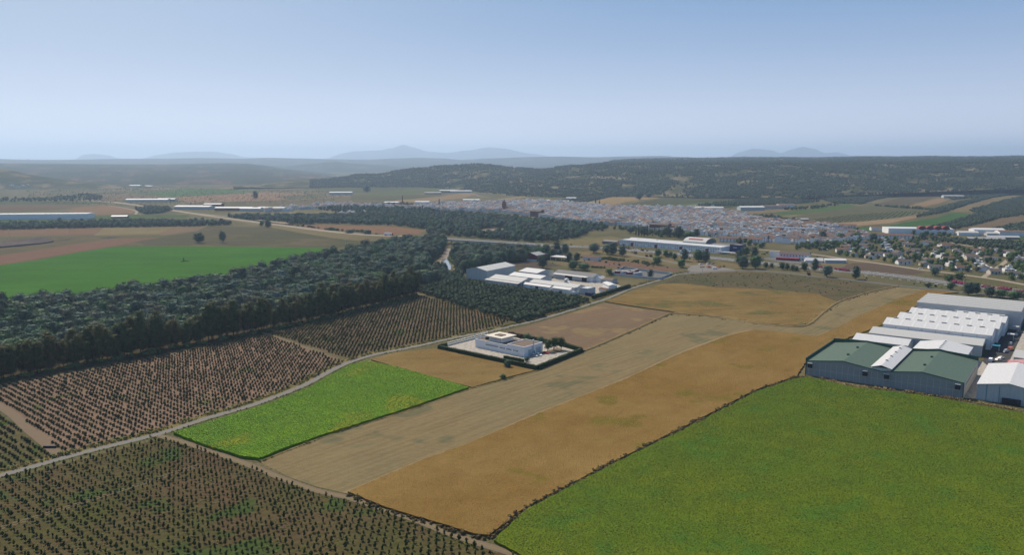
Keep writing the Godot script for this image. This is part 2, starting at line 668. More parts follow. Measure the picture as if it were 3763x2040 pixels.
# trunk and crown in one mesh, for the far ones that are told apart no longer
func joined(kind: Node3D) -> ArrayMesh:
	var s := SurfaceTool.new()
	s.begin(Mesh.PRIMITIVE_TRIANGLES)
	s.append_from(kind.get_node("crown").mesh, 0, Transform3D())
	var out := s.commit()
	out.surface_set_material(0, M.leaf)
	return out

func tuft(seed: int, blades: int, w: float, h: float, spread: float, a: Color, b: Color, m: Material) -> ArrayMesh:
	var g := RandomNumberGenerator.new()
	g.seed = seed
	var s := Solid.new()
	for i in blades:
		var ang := g.randf() * TAU
		var foot := Vector3(g.randf_range(-1, 1), 0, g.randf_range(-1, 1)) * spread * 0.6
		var out := Vector3(cos(ang), 0, sin(ang))
		var side := Vector3(-out.z, 0, out.x) * w * g.randf_range(0.6, 1.2)
		var tall := h * g.randf_range(0.6, 1.1)
		var tip := foot + out * spread * g.randf_range(0.4, 1.1) + Vector3(0, tall, 0)
		var kink := foot + out * spread * 0.3 + Vector3(0, tall * 0.75, 0)
		s.col = a.lerp(b, g.randf())
		s.face([foot, kink + side, tip, kink - side], out * -0.3 + Vector3.UP)
	return s.mesh(m)

func shrub_mesh(seed: int, r: float, h: float, a: Color, b: Color, clumps := 9, per := 9, leaf := 0.45) -> ArrayMesh:
	return crown(seed, {"r": r, "h": h, "y": -0.05 * h, "clumps": clumps, "per": per, "leaf": leaf, "a": a, "b": b, "clump": 0.42, "taper": 0.15, "core": 0.72})

func tinted(g: RandomNumberGenerator, amount: float, warm := 0.0) -> Color:
	var l := 1.0 + g.randf_range(-amount, amount)
	var w := g.randf_range(-warm, warm)
	return Color(l * (1.0 + w), l, l * (1.0 - w))

# a low rounded earth bank along a line, overgrown with dry grass
func mound(called: String, label: String, line: PackedVector2Array, half: float, high: float) -> void:
	var p := smooth_line(lift(line, 0.0), 3.0)
	var s := Solid.new()
	for i in p.size() - 1:
		for k in 4:
			var row := []
			for q in [[i, k], [i + 1, k], [i + 1, k + 1], [i, k + 1]]:
				var at: Vector3 = p[q[0]]
				var wob := 1.0 + 0.35 * n_fine.get_noise_2d(at.x, at.z) + 0.25 * n_mid.get_noise_2d(at.x * 2.0, at.z * 2.0)
				var t: float = q[1] / 2.0 - 1.0
				row.append(at + side_at(p, q[0]) * t * half * wob + Vector3(0, high * wob * (1.0 - t * t) + 0.02, 0))
			var c: Vector3 = row[0]
			var v := 1.0 + 0.25 * n_fine.get_noise_2d(c.x * 1.7, c.z * 1.7)
			s.col = Color(0.30, 0.22, 0.10) * v
			s.face(row, Vector3.UP)
	solo(called, s, M.verge_soil, label, "bank", "", "structure")

# tufts along a line, spread to both sides
func verge(called: String, label: String, line: PackedVector2Array, left: float, right: float, per_metre: float, mesh: Mesh, lo: float, hi: float, seed: int, y := 0.0) -> void:
	var g := RandomNumberGenerator.new()
	g.seed = seed
	var where := []
	var tints := []
	for i in line.size() - 1:
		var a := line[i]
		var b := line[i + 1]
		var d := b - a
		var side := Vector2(-d.y, d.x).normalized()
		for k in int(d.length() * per_metre):
			var q := a + d * g.randf() + side * g.randf_range(left, right)
			var patch := n_mid.get_noise_2d(q.x * 1.5, q.y * 1.5)
			if patch < -0.25 + g.randf_range(-0.2, 0.2):
				continue
			var z := g.randf_range(lo, hi) * (1.0 + 0.6 * patch)
			where.append(spot(Vector3(q.x, y, q.y), g.randf() * TAU, z, z * g.randf_range(0.7, 1.2)))
			tints.append(tinted(g, 0.2, 0.1))
	many(called, mesh, where, tints, label, "weeds")

func cut(points: PackedVector2Array, holes: Array) -> PackedVector2Array:
	var out := PackedVector2Array()
	for q in points:
		var ok := true
		for h in holes:
			if Geometry2D.is_point_in_polygon(q, h):
				ok = false
				break
		if ok:
			out.append(q)
	return out

# things at the points nearest the camera as objects of their own, the rest as one mass
func plant(kinds: Array, points: PackedVector2Array, single: int, called: String, label: String, category: String, group: String, mass: String, mass_label: String, lo: float, hi: float, seed: int) -> void:
	var g := RandomNumberGenerator.new()
	g.seed = seed
	var order := Array(points)
	var eye := Vector2.ZERO
	order.sort_custom(func(a, b): return a.distance_squared_to(eye) < b.distance_squared_to(eye))
	# only what the lens can see is built one by one
	var rest := {}
	var made := 0
	for q in order:
		var z := g.randf_range(lo, hi)
		var k := g.randi() % kinds.size()
		var turn := g.randf() * TAU
		var tall := g.randf_range(0.85, 1.15)
		var seen: bool = absf(q.x) < 0.655 * -q.y + 4.0 and q.y < -236.0
		if made < single and seen:
			copy(kinds[k], called, Vector3(q.x, 0, q.y), turn, Vector3(z, z * tall, z), label, category, group)
			made += 1
		else:
			if not rest.has(k):
				rest[k] = [[], []]
			rest[k][0].append(spot(Vector3(q.x, 0, q.y), turn, z, z * tall))
			rest[k][1].append(tinted(g, 0.14, 0.06))
	if rest.is_empty():
		return
	var all := thing(mass, mass_label, category, Vector3.ZERO)
	all.set_meta("kind", "stuff")
	var keys := rest.keys()
	keys.sort()
	for k in keys:
		many("canopy", joined(kinds[k]), rest[k][0], rest[k][1], "", "", all)

# ---------------------------------------------------------------- buildings

# where a point lies that is `x` along and `d` deep in a frame of origin `o` turned by `deg`
func in_frame(o: Vector2, deg: float, x: float, d: float) -> Vector3:
	var a := deg_to_rad(deg)
	return Vector3(o.x + cos(a) * x - sin(a) * d, 0, o.y - sin(a) * x - cos(a) * d)

# walls of a gabled hall, local x along the front, -z into the depth; axis "x": ridge along the front, "z": gable at the front
func hall_walls(o: Node3D, l: float, d: float, eave: float, ridge: float, axis: String, m: Material) -> void:
	var s := Solid.new()
	var h := ridge - 0.16
	if axis == "x":
		s.face([Vector3(0, 0, 0), Vector3(l, 0, 0), Vector3(l, eave, 0), Vector3(0, eave, 0)], Vector3(0, 0, 1))
		s.face([Vector3(0, 0, -d), Vector3(l, 0, -d), Vector3(l, eave, -d), Vector3(0, eave, -d)], Vector3(0, 0, -1))
		for x in [0.0, l]:
			s.face([Vector3(x, 0, 0), Vector3(x, 0, -d), Vector3(x, eave, -d), Vector3(x, h, -d / 2), Vector3(x, eave, 0)], Vector3(x - l / 2, 0, 0))
	else:
		for z in [0.0, -d]:
			s.face([Vector3(0, 0, z), Vector3(l, 0, z), Vector3(l, eave, z), Vector3(l / 2, h, z), Vector3(0, eave, z)], Vector3(0, 0, z + d / 2))
		for x in [0.0, l]:
			s.face([Vector3(x, 0, 0), Vector3(x, 0, -d), Vector3(x, eave, -d), Vector3(x, eave, 0)], Vector3(x - l / 2, 0, 0))
	part(o, "wall", s, m)

func hall_roof(o: Node3D, l: float, d: float, eave: float, ridge: float, axis: String, m: Material, over := 0.4, strips := 0) -> void:
	for k in [0, 1]:
		var s := Solid.new()
		var a: Vector3
		var b: Vector3
		var c: Vector3
		var e: Vector3
		var fall := (ridge - eave) / ((d if axis == "x" else l) / 2.0) * over
		if axis == "x":
			var z := over if k == 0 else -d - over
			a = Vector3(-over, eave - fall, z)
			b = Vector3(l + over, eave - fall, z)
			c = Vector3(l + over, ridge, -d / 2)
			e = Vector3(-over, ridge, -d / 2)
		else:
			var x := -over if k == 0 else l + over
			a = Vector3(x, eave - fall, over)
			b = Vector3(x, eave - fall, -d - over)
			c = Vector3(l / 2, ridge, -d - over)
			e = Vector3(l / 2, ridge, over)
		s.slab(a, b, c, e, 0.14)
		var panel := part(o, "roof_panel", s, m)
		for i in strips:
			var t := (i + 0.5) / strips
			var w := 0.55 / a.distance_to(b)
			var q := Solid.new()
			var up := Vector3(0, 0.05, 0)
			q.slab(a.lerp(b, t - w).lerp(e.lerp(c, t - w), 0.06) + up, a.lerp(b, t + w).lerp(e.lerp(c, t + w), 0.06) + up, a.lerp(b, t + w).lerp(e.lerp(c, t + w), 0.92) + up, a.lerp(b, t - w).lerp(e.lerp(c, t - w), 0.92) + up, 0.045)
			part(panel, "skylight_strip", q, M.strip)

func hall(called: String, label: String, at: Vector3, deg: float, l: float, d: float, eave: float, ridge: float, axis: String, wall: Material, roof: Material, posts := 0, strips := 0, group := "") -> Node3D:
	var o := thing(called, label, "building", at, deg, group)
	hall_walls(o, l, d, eave, ridge, axis, wall)
	hall_roof(o, l, d, eave, ridge, axis, roof, 0.4, strips)
	for i in posts:
		var x := l * i / maxf(1.0, posts - 1.0)
		var s := Solid.new()
		var top := eave - 0.15
		if axis == "z":
			top += (ridge - eave) * (1.0 - absf(x - l / 2) / (l / 2)) - 0.1
		s.box(Vector3(x - 0.18, 0, 0.0), Vector3(x + 0.18, top, 0.16))
		part(o, "column", s, M.metal)
	return o

func opening(o: Node3D, called: String, x: float, w: float, y: float, h: float, z: float, m: Material, deep := 0.08) -> MeshInstance3D:
	var s := Solid.new()
	s.box(Vector3(x, y, z - 0.02), Vector3(x + w, y + h, z + deep))
	return part(o, called, s, m)

func side_opening(o: Node3D, called: String, x: float, d: float, w: float, y: float, h: float, m: Material) -> MeshInstance3D:
	var s := Solid.new()
	s.box(Vector3(x - 0.02, y, -d), Vector3(x + 0.09, y + h, -d - w))
	return part(o, called, s, m)

func flat_block(o: Node3D, l: float, d: float, h: float, wall: Material, roof: Material, lip := 0.5) -> void:
	var s := Solid.new()
	s.box(Vector3(0, 0, 0), Vector3(l, h, -d))
	part(o, "wall", s, wall)
	var r := Solid.new()
	r.box(Vector3(0.25, h, -0.25), Vector3(l - 0.25, h + 0.06, -d + 0.25))
	part(o, "roof", r, roof)
	if lip > 0.0:
		var p := Solid.new()
		p.box(Vector3(-0.05, h - 0.05, 0.05), Vector3(l + 0.05, h + lip, -0.22))
		p.box(Vector3(-0.05, h - 0.05, -d - 0.05), Vector3(l + 0.05, h + lip, -d + 0.22))
		p.box(Vector3(-0.05, h - 0.05, -0.22), Vector3(0.22, h + lip, -d + 0.22))
		p.box(Vector3(l - 0.22, h - 0.05, -0.22), Vector3(l + 0.05, h + lip, -d + 0.22))
		part(o, "parapet", p, wall)

func hedge(called: String, label: String, a: Vector3, b: Vector3, w: float, h: float, seed: int) -> void:
	var g := RandomNumberGenerator.new()
	g.seed = seed
	var s := Solid.new()
	var d := b - a
	var side := Vector3(-d.z, 0, d.x).normalized() * w / 2
	var ca := Color(0.016, 0.032, 0.011)
	var cb := Color(0.032, 0.058, 0.019)
	s.col = ca
	var up := Vector3(0, h * 0.93, 0)
	s.face([a - side, b - side, b - side + up, a - side + up], -side)
	s.face([a + side, b + side, b + side + up, a + side + up], side)
	s.face([a - side + up, b - side + up, b + side + up, a + side + up], Vector3.UP)
	s.face([a - side, a + side, a + side + up, a - side + up], -d)
	s.face([b - side, b + side, b + side + up, b - side + up], d)
	for i in int(d.length() * 26):
		var t := g.randf()
		var where := g.randi() % 3
		var p := a + d * t
		var nn := Vector3.UP
		if where == 0:
			p += side * g.randf_range(-1, 1) + Vector3(0, h * g.randf_range(0.9, 1.03), 0)
		else:
			var k := -1.0 if where == 1 else 1.0
			p += side * k * g.randf_range(0.98, 1.12) + Vector3(0, h * g.randf_range(0.02, 1), 0)
			nn = side.normalized() * k
		nn = (nn + Vector3(g.randf_range(-0.7, 0.7), g.randf_range(-0.5, 0.7), g.randf_range(-0.7, 0.7))).normalized()
		var e := nn.cross(Vector3(g.randf_range(-1, 1), g.randf_range(-1, 1), g.randf_range(-1, 1))).normalized() * g.randf_range(0.2, 0.4)
		var f := nn.cross(e)
		s.col = ca.lerp(cb, g.randf())
		s.face([p + e, p - e * 0.8 + f, p - e * 0.8 - f], nn)
	solo(called, s, M.leaf, label, "hedge")

func car(label: String, at: Vector3, deg: float, paint: Material, group := "", van := false) -> void:
	var o := thing("parked_van" if van else "parked_car", label, "van" if van else "car", at, deg, group)
	var l := 5.4 if van else 4.3
	var s := Solid.new()
	var prof := [Vector2(-0.5, 0.28), Vector2(0.5, 0.28), Vector2(0.5, 0.72), Vector2(0.36, 0.86), Vector2(-0.46, 0.9), Vector2(-0.5, 0.75)]
	if van:
		prof = [Vector2(-0.5, 0.3), Vector2(0.5, 0.3), Vector2(0.5, 1.0), Vector2(0.38, 1.25), Vector2(0.3, 2.1), Vector2(-0.5, 2.15)]
	extrude(s, prof, l, 0.88)
	part(o, "body", s, paint)
	if not van:
		var c := Solid.new()
		extrude(c, [Vector2(-0.44, 0.87), Vector2(0.24, 0.87), Vector2(0.1, 1.36), Vector2(-0.32, 1.38)], l, 0.76)
		part(o, "window", c, M.glass)
		var r := Solid.new()
		r.box(Vector3(-0.31 * l, 1.37, -0.7), Vector3(0.09 * l, 1.44, 0.7))
		part(o, "roof", r, paint)
	else:
		var c := Solid.new()
		c.slab(Vector3(0.385 * l, 1.3, -0.8), Vector3(0.385 * l, 1.3, 0.8), Vector3(0.312 * l, 2.02, 0.8), Vector3(0.312 * l, 2.02, -0.8), 0.05)
		part(o, "windscreen", c, M.glass)
	for x in [-0.31, 0.31]:
		for z in [-0.84, 0.84]:
			var w := Solid.new()
			w.tube(Vector3(x * l, 0.32, z - 0.11), Vector3(x * l, 0.32, z + 0.11), 0.32, 0.32, 10)
			part(o, "wheel", w, M.tyre)

func extrude(s: Solid, prof: Array, l: float, half: float) -> void:
	var mid := Vector3.ZERO
	for p in prof:
		mid += Vector3(p.x * l, p.y, 0) / prof.size()
	for k in [-half, half]:
		var f := []
		for p in prof:
			f.append(Vector3(p.x * l, p.y, k))
		s.face(f, Vector3(0, 0, k))
	for i in prof.size():
		var p: Vector2 = prof[i]
		var q: Vector2 = prof[(i + 1) % prof.size()]
		var a := Vector3(p.x * l, p.y, 0)
		var b := Vector3(q.x * l, q.y, 0)
		s.face([a - Vector3(0, 0, half), b - Vector3(0, 0, half), b + Vector3(0, 0, half), a + Vector3(0, 0, half)], (a + b) / 2 - mid)

func lorry(label: String, at: Vector3, deg: float, box_paint: Material, cab_paint: Material) -> void:
	var o := thing("lorry", label, "lorry", at, deg)
	var s := Solid.new()
	s.box(Vector3(-6.5, 1.1, -1.25), Vector3(5.0, 3.9, 1.25))
	part(o, "trailer", s, box_paint)
	var c := Solid.new()
	extrude(c, [Vector2(0, 0.5), Vector2(1, 0.5), Vector2(1, 1.6), Vector2(0.85, 3.0), Vector2(0, 3.2)], 2.2, 1.2)
	var cab := part(o, "cab", c, cab_paint)
	cab.position.x = 5.4
	for x in [-5.4, -4.2, -3.0, 3.4, 6.8]:
		for z in [-1.1, 1.1]:
			var w := Solid.new()
			w.tube(Vector3(x, 0.5, z - 0.15), Vector3(x, 0.5, z + 0.15), 0.5, 0.5, 8)
			part(o, "wheel", w, M.tyre)

# a small gabled or flat house used again and again; its base lies in the middle of its footprint
func house_kind(l: float, d: float, h: float, ridge: float, wall: Material, roof: Material, annex := false) -> Node3D:
	var o := Node3D.new()
	var s := Solid.new()
	s.box(Vector3(-l / 2, 0, d / 2), Vector3(l / 2, h, -d / 2))
	if annex:
		s.box(Vector3(l / 2, 0, d / 2 - 0.6), Vector3(l / 2 + 4.0, h * 0.55, -d / 4))
	if ridge > 0.0:
		for x in [-l / 2, l / 2]:
			s.face([Vector3(x, h, d / 2), Vector3(x, h, -d / 2), Vector3(x, h + ridge - 0.12, 0)], Vector3(x, 0, 0))
	part(o, "wall", s, wall)
	var r := Solid.new()
	if ridge > 0.0:
		var k := 0.35
		var fall := ridge / (d / 2) * k
		r.slab(Vector3(-l / 2 - k, h - fall, d / 2 + k), Vector3(l / 2 + k, h - fall, d / 2 + k), Vector3(l / 2 + k, h + ridge, 0), Vector3(-l / 2 - k, h + ridge, 0), 0.15)
		r.slab(Vector3(-l / 2 - k, h - fall, -d / 2 - k), Vector3(l / 2 + k, h - fall, -d / 2 - k), Vector3(l / 2 + k, h + ridge, 0), Vector3(-l / 2 - k, h + ridge, 0), 0.15)
	else:
		r.box(Vector3(-l / 2 + 0.2, h, d / 2 - 0.2), Vector3(l / 2 - 0.2, h + 0.12, -d / 2 + 0.2))
		r.box(Vector3(-l / 4, h + 0.12, d / 6), Vector3(l / 12, h + 2.4, -d / 4))
	part(o, "roof", r, roof)
	var door := Solid.new()
	door.box(Vector3(-0.6, 0, d / 2 - 0.02), Vector3(0.6, 2.2, d / 2 + 0.06))
	part(o, "door", door, M.dark)
	for y in ([1.2, 4.2] if h > 5.5 else [1.2]):
		for x in [-0.32, 0.28]:
			var w := Solid.new()
			w.box(Vector3(x * l - 0.6, y, d / 2 - 0.02), Vector3(x * l + 0.6, y + 1.5, d / 2 + 0.05))
			part(o, "window", w, M.glass)
	return o

# ---------------------------------------------------------------- scene

func _ready() -> void:
	var cam := Camera3D.new()
	cam.name = "camera"
	cam.position = Vector3(0, 120, 0)
	cam.rotation_degrees = Vector3(-8.284, 0, 0)
	cam.fov = 38.107
	cam.near = 1.0
	cam.far = 60000.0
	add_child(cam)
	cam.current = true
	var sky := ProceduralSkyMaterial.new()
	sky.sky_top_color = Color(0.045, 0.165, 0.36).linear_to_srgb()
	sky.sky_horizon_color = Color(0.72, 0.73, 0.78).linear_to_srgb()
	sky.sky_curve = 0.065
	sky.ground_bottom_color = Color(0.2, 0.17, 0.12).linear_to_srgb()
	sky.ground_horizon_color = Color(0.5, 0.55, 0.62).linear_to_srgb()
	sky.sun_angle_max = 90.0
	sky.sun_curve = 0.31
	var env := Environment.new()
	env.background_mode = Environment.BG_SKY
	env.sky = Sky.new()
	env.sky.sky_material = sky
	env.tonemap_mode = Environment.TONE_MAPPER_LINEAR
	env.tonemap_exposure = 1.45
	# dry summer haze; it scatters the sun forward, so the air is brighter on the sun's side
	env.volumetric_fog_enabled = true
	env.volumetric_fog_density = 0.000074
	env.volumetric_fog_albedo = Color(0.76, 0.87, 1.0)
	env.volumetric_fog_anisotropy = 0.38
	env.volumetric_fog_length = 30000.0
	env.sdfgi_enabled = true
	env.ssao_enabled = true
	env.ssil_enabled = true
	var we := WorldEnvironment.new()
	we.name = "world"
	we.environment = env
	add_child(we)
	var sun := DirectionalLight3D.new()
	sun.name = "sun"
	var to_sun := Vector3(-0.354, 0.766, -0.534).normalized()
	sun.look_at_from_position(Vector3.ZERO, -to_sun, Vector3.UP)
	sun.light_color = Color(1.0, 0.95, 0.87)
	sun.light_energy = 1.42
	sun.light_angular_distance = 0.5
	sun.shadow_enabled = true
	add_child(sun)
	make_materials()
	lay_ground()
	raise_hills()
	lay_fields()
	lay_roads()
	grow_crops()
	grow_plantations()
	grow_woods()
	build_warehouses()
	build_office()
	build_factory()
	build_long_factory()
	build_town()
	build_suburb()
	build_far_farms()
	grow_single_trees()
	small_things()

func c3(r: float, g: float, b: float) -> Color:
	return Color(r, g, b)

func lay_ground() -> void:
	# the valley floor: finer cells near the camera, coarse ones to the horizon
	var pal := {"a": c3(0.145, 0.122, 0.066), "b": c3(0.10, 0.102, 0.046), "c": c3(0.20, 0.16, 0.09), "at": 0.25, "scale": 2.2, "grain": 0.2}
	var v := PackedVector3Array()
	var n := PackedVector3Array()
	var c := PackedColorArray()
	var idx := PackedInt32Array()
	var zs := [3000.0, 200.0, -100.0]
	var z := -130.0
	while z > -9000.0:
		zs.append(z)
		z *= 1.045
	zs.append_array([-9500.0, -14000.0, -36000.0])
	var na := 150
	for zz in zs:
		var half := 1.15 * absf(minf(zz, -2400.0)) if zz < 0 else 3000.0
		for i in na + 1:
			var x := lerpf(-half, half, float(i) / na)
			v.append(Vector3(x, 0, zz))
			n.append(Vector3.UP)
			c.append(tint(x, zz, pal))
	for j in zs.size() - 1:
		for i in na:
			var a := j * (na + 1) + i
			var b := a + na + 1
			idx.append_array([a, b, b + 1, a, b + 1, a + 1])
	var arr := []
	arr.resize(Mesh.ARRAY_MAX)
	arr[Mesh.ARRAY_VERTEX] = v
	arr[Mesh.ARRAY_NORMAL] = n
	arr[Mesh.ARRAY_COLOR] = c
	arr[Mesh.ARRAY_INDEX] = idx
	var am := ArrayMesh.new()
	am.add_surface_from_arrays(Mesh.PRIMITIVE_TRIANGLES, arr)
	am.surface_set_material(0, M.far_soil)
	var o := MeshInstance3D.new()
	o.name = "ground"
	o.mesh = am
	tag(o, "dry grassy valley floor between the fields", "ground", "", "structure")
	add_child(o)

func raise_hills() -> void:
	var scrub := {"a": c3(0.048, 0.058, 0.028), "b": c3(0.075, 0.08, 0.036), "c": c3(0.20, 0.16, 0.095), "at": 0.16, "scale": 4.0, "grain": 0.45}
	var far := {"a": c3(0.036, 0.046, 0.026), "b": c3(0.06, 0.064, 0.036), "c": c3(0.11, 0.085, 0.055), "at": 0.25, "scale": 12.0, "grain": 0.4}
	hill("mountain", "faint blue mountains rising behind the far ridge", -36, 36, 300, 5, [
		pl3([-13868, 107.4, -18971, 14020, 107.5, -18859]),
		pl3([-17112, 135.5, -23413, -13711, 145.4, -25554, -13568, 289.8, -25630, -13261, 333.5, -25790, -12885, 283.5, -25980, -12609, 189.2, -26115, -12033, 181.2, -26386, -11507, 314.0, -26619, -11048, 386.3, -26813, -10503, 415.3, -27031, -9947, 417.6, -27241, -9463, 337.9, -27413, -9013, 229.6, -27564, -8212, 193.7, -27813, -6454, 185.6, -28273, -5859, 383.3, -28402, -5537, 440.4, -28466, -4704, 470.4, -28616, -4235, 547.1, -28689, -3837, 671.3, -28745, -3479, 577.2, -28791, -3006, 435.1, -28844, -2336, 388.0, -28906, -1564, 474.6, -28958, -790, 589.9, -28989, -305, 542.2, -28998, 665, 360.0, -28992, 1827, 196.7, -28942, 4963, 157.9, -28572, 7404, 212.9, -28039, 7790, 397.5, -27934, 8216, 515.7, -27812, 8769, 467.6, -27642, 9091, 366.2, -27538, 9391, 483.2, -27437, 9754, 580.7, -27311, 10095, 497.8, -27186, 10403, 362.0, -27070, 10754, 396.4, -26932, 10990, 324.4, -26837, 11264, 199.7, -26723, 13149, 145.7, -25848, 17300, 135.4, -23275]),
		pl3([-19480, 31.6, -26637, 19693, 32.2, -26480])], [1.3, 1.0], 10.0, far)
	hill("ridge", "long hazy blue ridge on the skyline", -36, 36, 260, 8, [
		pl3([-6202, 35.6, -8473, -638, 15.6, -10481, 1116, 33.4, -10441, 6268, 64.1, -8424]),
		pl3([-7965, 141.7, -10900, -7333, 146.3, -11335, -6919, 131.5, -11592, -6475, 127.9, -11846, -5936, 144.1, -12125, -5325, 148.8, -12405, -4821, 157.6, -12610, -4216, 149.8, -12825, -3902, 162.8, -12924, -3418, 154.6, -13060, -3005, 141.8, -13161, -2410, 133.2, -13283, -1799, 155.5, -13380, -1578, 164.4, -13407, -1178, 155.7, -13449, -819, 128.9, -13475, -368, 155.8, -13495, 355, 178.1, -13495, 760, 187.0, -13479, 1343, 173.4, -13433, 1873, 186.4, -13369, 2438, 194.8, -13278, 2738, 176.9, -13219, 3075, 163.6, -13145, 3971, 128.6, -12903, 8054, 120.0, -10835]),
		pl3([-9737, 111.2, -13320, 9844, 111.2, -13242])], [1.2, 1.0], 22.0, far)
	hill("hill", "middle blue-grey ridge left of the wooded hill", -36, -1, 130, 10, [
		pl3([-4845, 32.1, -6616, -3242, -5.2, -7532, -499, -16.0, -8185]),
		pl3([-5903, 93.2, -8072, -4911, 88.2, -8711, -4253, 71.9, -9050, -3683, 79.9, -9297, -2981, 69.3, -9545, -2686, 52.9, -9632, -2382, 81.3, -9712, -2149, 110.3, -9766, -1945, 87.5, -9809, -1594, 64.3, -9872, -1270, 34.4, -9919, -941, -12.3, -9956, -608, -45.9, -9981, -72, -79.5, -10000]),
		pl3([-6792, 43.0, -9280, -700, -89.9, -11479])], [1.2, 1.0], 22.0, far)
	hill("hill", "broad hazy hillside behind the left valley fields", -36, -4, 170, 18, [
		pl3([-2699.4, 0, -3675.6, -2352.2, 0, -3713.6, -1997.7, 0, -3752.5, -1821, 0, -3916.4, -1473.6, 0, -4049, -1214.7, 0, -4095.2, -820, 0, -4190.9, -406.4, 0, -4291.1]),
		pl3([-4605, 94.9, -6296, -4161, 95.9, -6597, -3830, 92.9, -6795, -3470, 87.6, -6986, -3079, 86.7, -7166, -2593, 95.6, -7356, -2427, 92.9, -7413, -2303, 78.0, -7452, -2096, 42.7, -7513, -1860, 14.3, -7575, -1496, -20.0, -7655, -735, -66.0, -7765]),
		pl3([-5433, 65.8, -7425, -867, -87.2, -9159])], [1.05, 1.0], 26.0, {"a": c3(0.036, 0.045, 0.026), "b": c3(0.058, 0.062, 0.035), "c": c3(0.15, 0.09, 0.065), "at": 0.30, "scale": 9.0, "grain": 0.4})
	hill("hill", "low dark spur at the left edge of the valley", -36, -20, 80, 12, [
		pl3([-2427, 0, -3302.9, -2112.6, 0, -3333.6, -1826.5, 0, -3429.4, -1666.2, 0, -3530.7, -1432.7, 0, -3601.7]),
		pl3([-2510, 90.4, -3430, -2269, 83.0, -3594, -2217, 71.8, -3626, -2173, 56.9, -3652, -2119, 45.3, -3684, -2063, 33.5, -3716, -1966, 18.4, -3768, -1876, 5.7, -3814, -1792, -4.5, -3854, -1571, -10.3, -3949]),
		pl3([-2896, 54.3, -3953, -1811, -25.6, -4553])], [1.1, 1.0], 12.0, scrub)
	hill("hill", "olive covered hill and plateau behind the town", -19, 36, 330, 22, [
		pl3([-1174, 6.3, -3414, -1029, 4.5, -3466, -816, 2.7, -3558, -469, 0.8, -3650, -282, -0.2, -3469, -126, -1.1, -3077, 17, 0.2, -2720, 150, 0.4, -2636, 360, 2.1, -2676, 500, 3.1, -2653, 589, 3.2, -2573, 742, 5.0, -2534, 888, 6.5, -2465, 1121, 9.9, -2620, 1389, 15.0, -2715, 1793, 21.9, -2830, 2083, 27.1, -2788]),
		pl3([-1184, 5.9, -3442, -1081, 10.8, -3643, -1042, 18.4, -3965, -960, 26.6, -4191, -879, 33.2, -4209, -811, 48.4, -4223, -756, 48.2, -4233, -686, 49.5, -4245, -616, 66.3, -4256, -489, 84.5, -4272, -347, 94.4, -4286, -161, 102.9, -4297, -74, 94.3, -4299, 27, 81.5, -4300, 139, 75.4, -4198, 292, 88.2, -3989, 465, 100.7, -3872, 668, 103.4, -3842, 890, 101.6, -3694, 1118, 104.3, -3632, 1334, 101.1, -3558, 1577, 105.8, -3567, 1815, 104.6, -3565, 2240, 110.6, -3553, 2566, 113.1, -3451]),
		pl3([-1366, -15.0, -3972, -997, 18.2, -5103, -194, 78.6, -5196, 172, 50.9, -5197, 502, 80.7, -5377, 812, 96.9, -6953, 1032, 120.0, -8135, 1235, 133.9, -8410, 1724, 142.1, -8323, 2449, 149.7, -8140, 2982, 146.4, -7960, 3323, 156.3, -7824, 3647, 153.1, -7678, 3892, 157.6, -7556, 4165, 151.9, -7410, 4530, 158.1, -7192, 5068, 158.4, -6824]),
		pl3([-1921, -112.6, -5579, 198, 0.4, -5997, 1011, -37.0, -9446, 5667, 120.0, -7624])], [1.0, 1.0, 1.0], 17.0, scrub, 2.0)
	# olive trees on the slope, in rough rows
	var g := RandomNumberGenerator.new()
	g.seed = 77
	var h: Dictionary = hills["olive covered hill and plateau behind the town"]
	var where := []
	var tints := []
	for k in 34000:
		var az := deg_to_rad(g.randf_range(-14.0, 34.0))
		var s := g.randf()
		var p := hill_point(h, az, 0, s)
		if n_big.get_noise_2d(p.x / 2.2 + 40.0, p.z / 2.2) + 0.5 * n_mid.get_noise_2d(p.x / 2.0, p.z / 2.0) > 0.22:
			continue
		var z := g.randf_range(0.7, 1.3)
		where.append(spot(p - Vector3(0, 0.6, 0), g.randf() * TAU, z, z * g.randf_range(0.8, 1.2)))
		tints.append(tinted(g, 0.3, 0.12))
	for k in 26000:
		var az := deg_to_rad(g.randf_range(3.0, 34.0))
		var s := pow(g.randf(), 1.6)
		var p := hill_point(h, az, 1, s)
		if n_big.get_noise_2d(p.x / 3.0 + 40.0, p.z / 3.0) > 0.32:
			continue
		var z := g.randf_range(0.9, 1.6)
		where.append(spot(p - Vector3(0, 0.6, 0), g.randf() * TAU, z, z))
		tints.append(tinted(g, 0.3, 0.12))
	many("hillside_olives", far_olive(), where, tints, "olive trees scattered over the hillside behind the town", "olive trees")

func far_olive() -> ArrayMesh:
	return crown(501, {"r": 3.6, "h": 5.6, "y": 0.0, "clumps": 14, "per": 5, "leaf": 1.5, "a": c3(0.036, 0.055, 0.034), "b": c3(0.07, 0.095, 0.058), "clump": 0.4, "core": 0.8})

var P := {}   # outlines used more than once

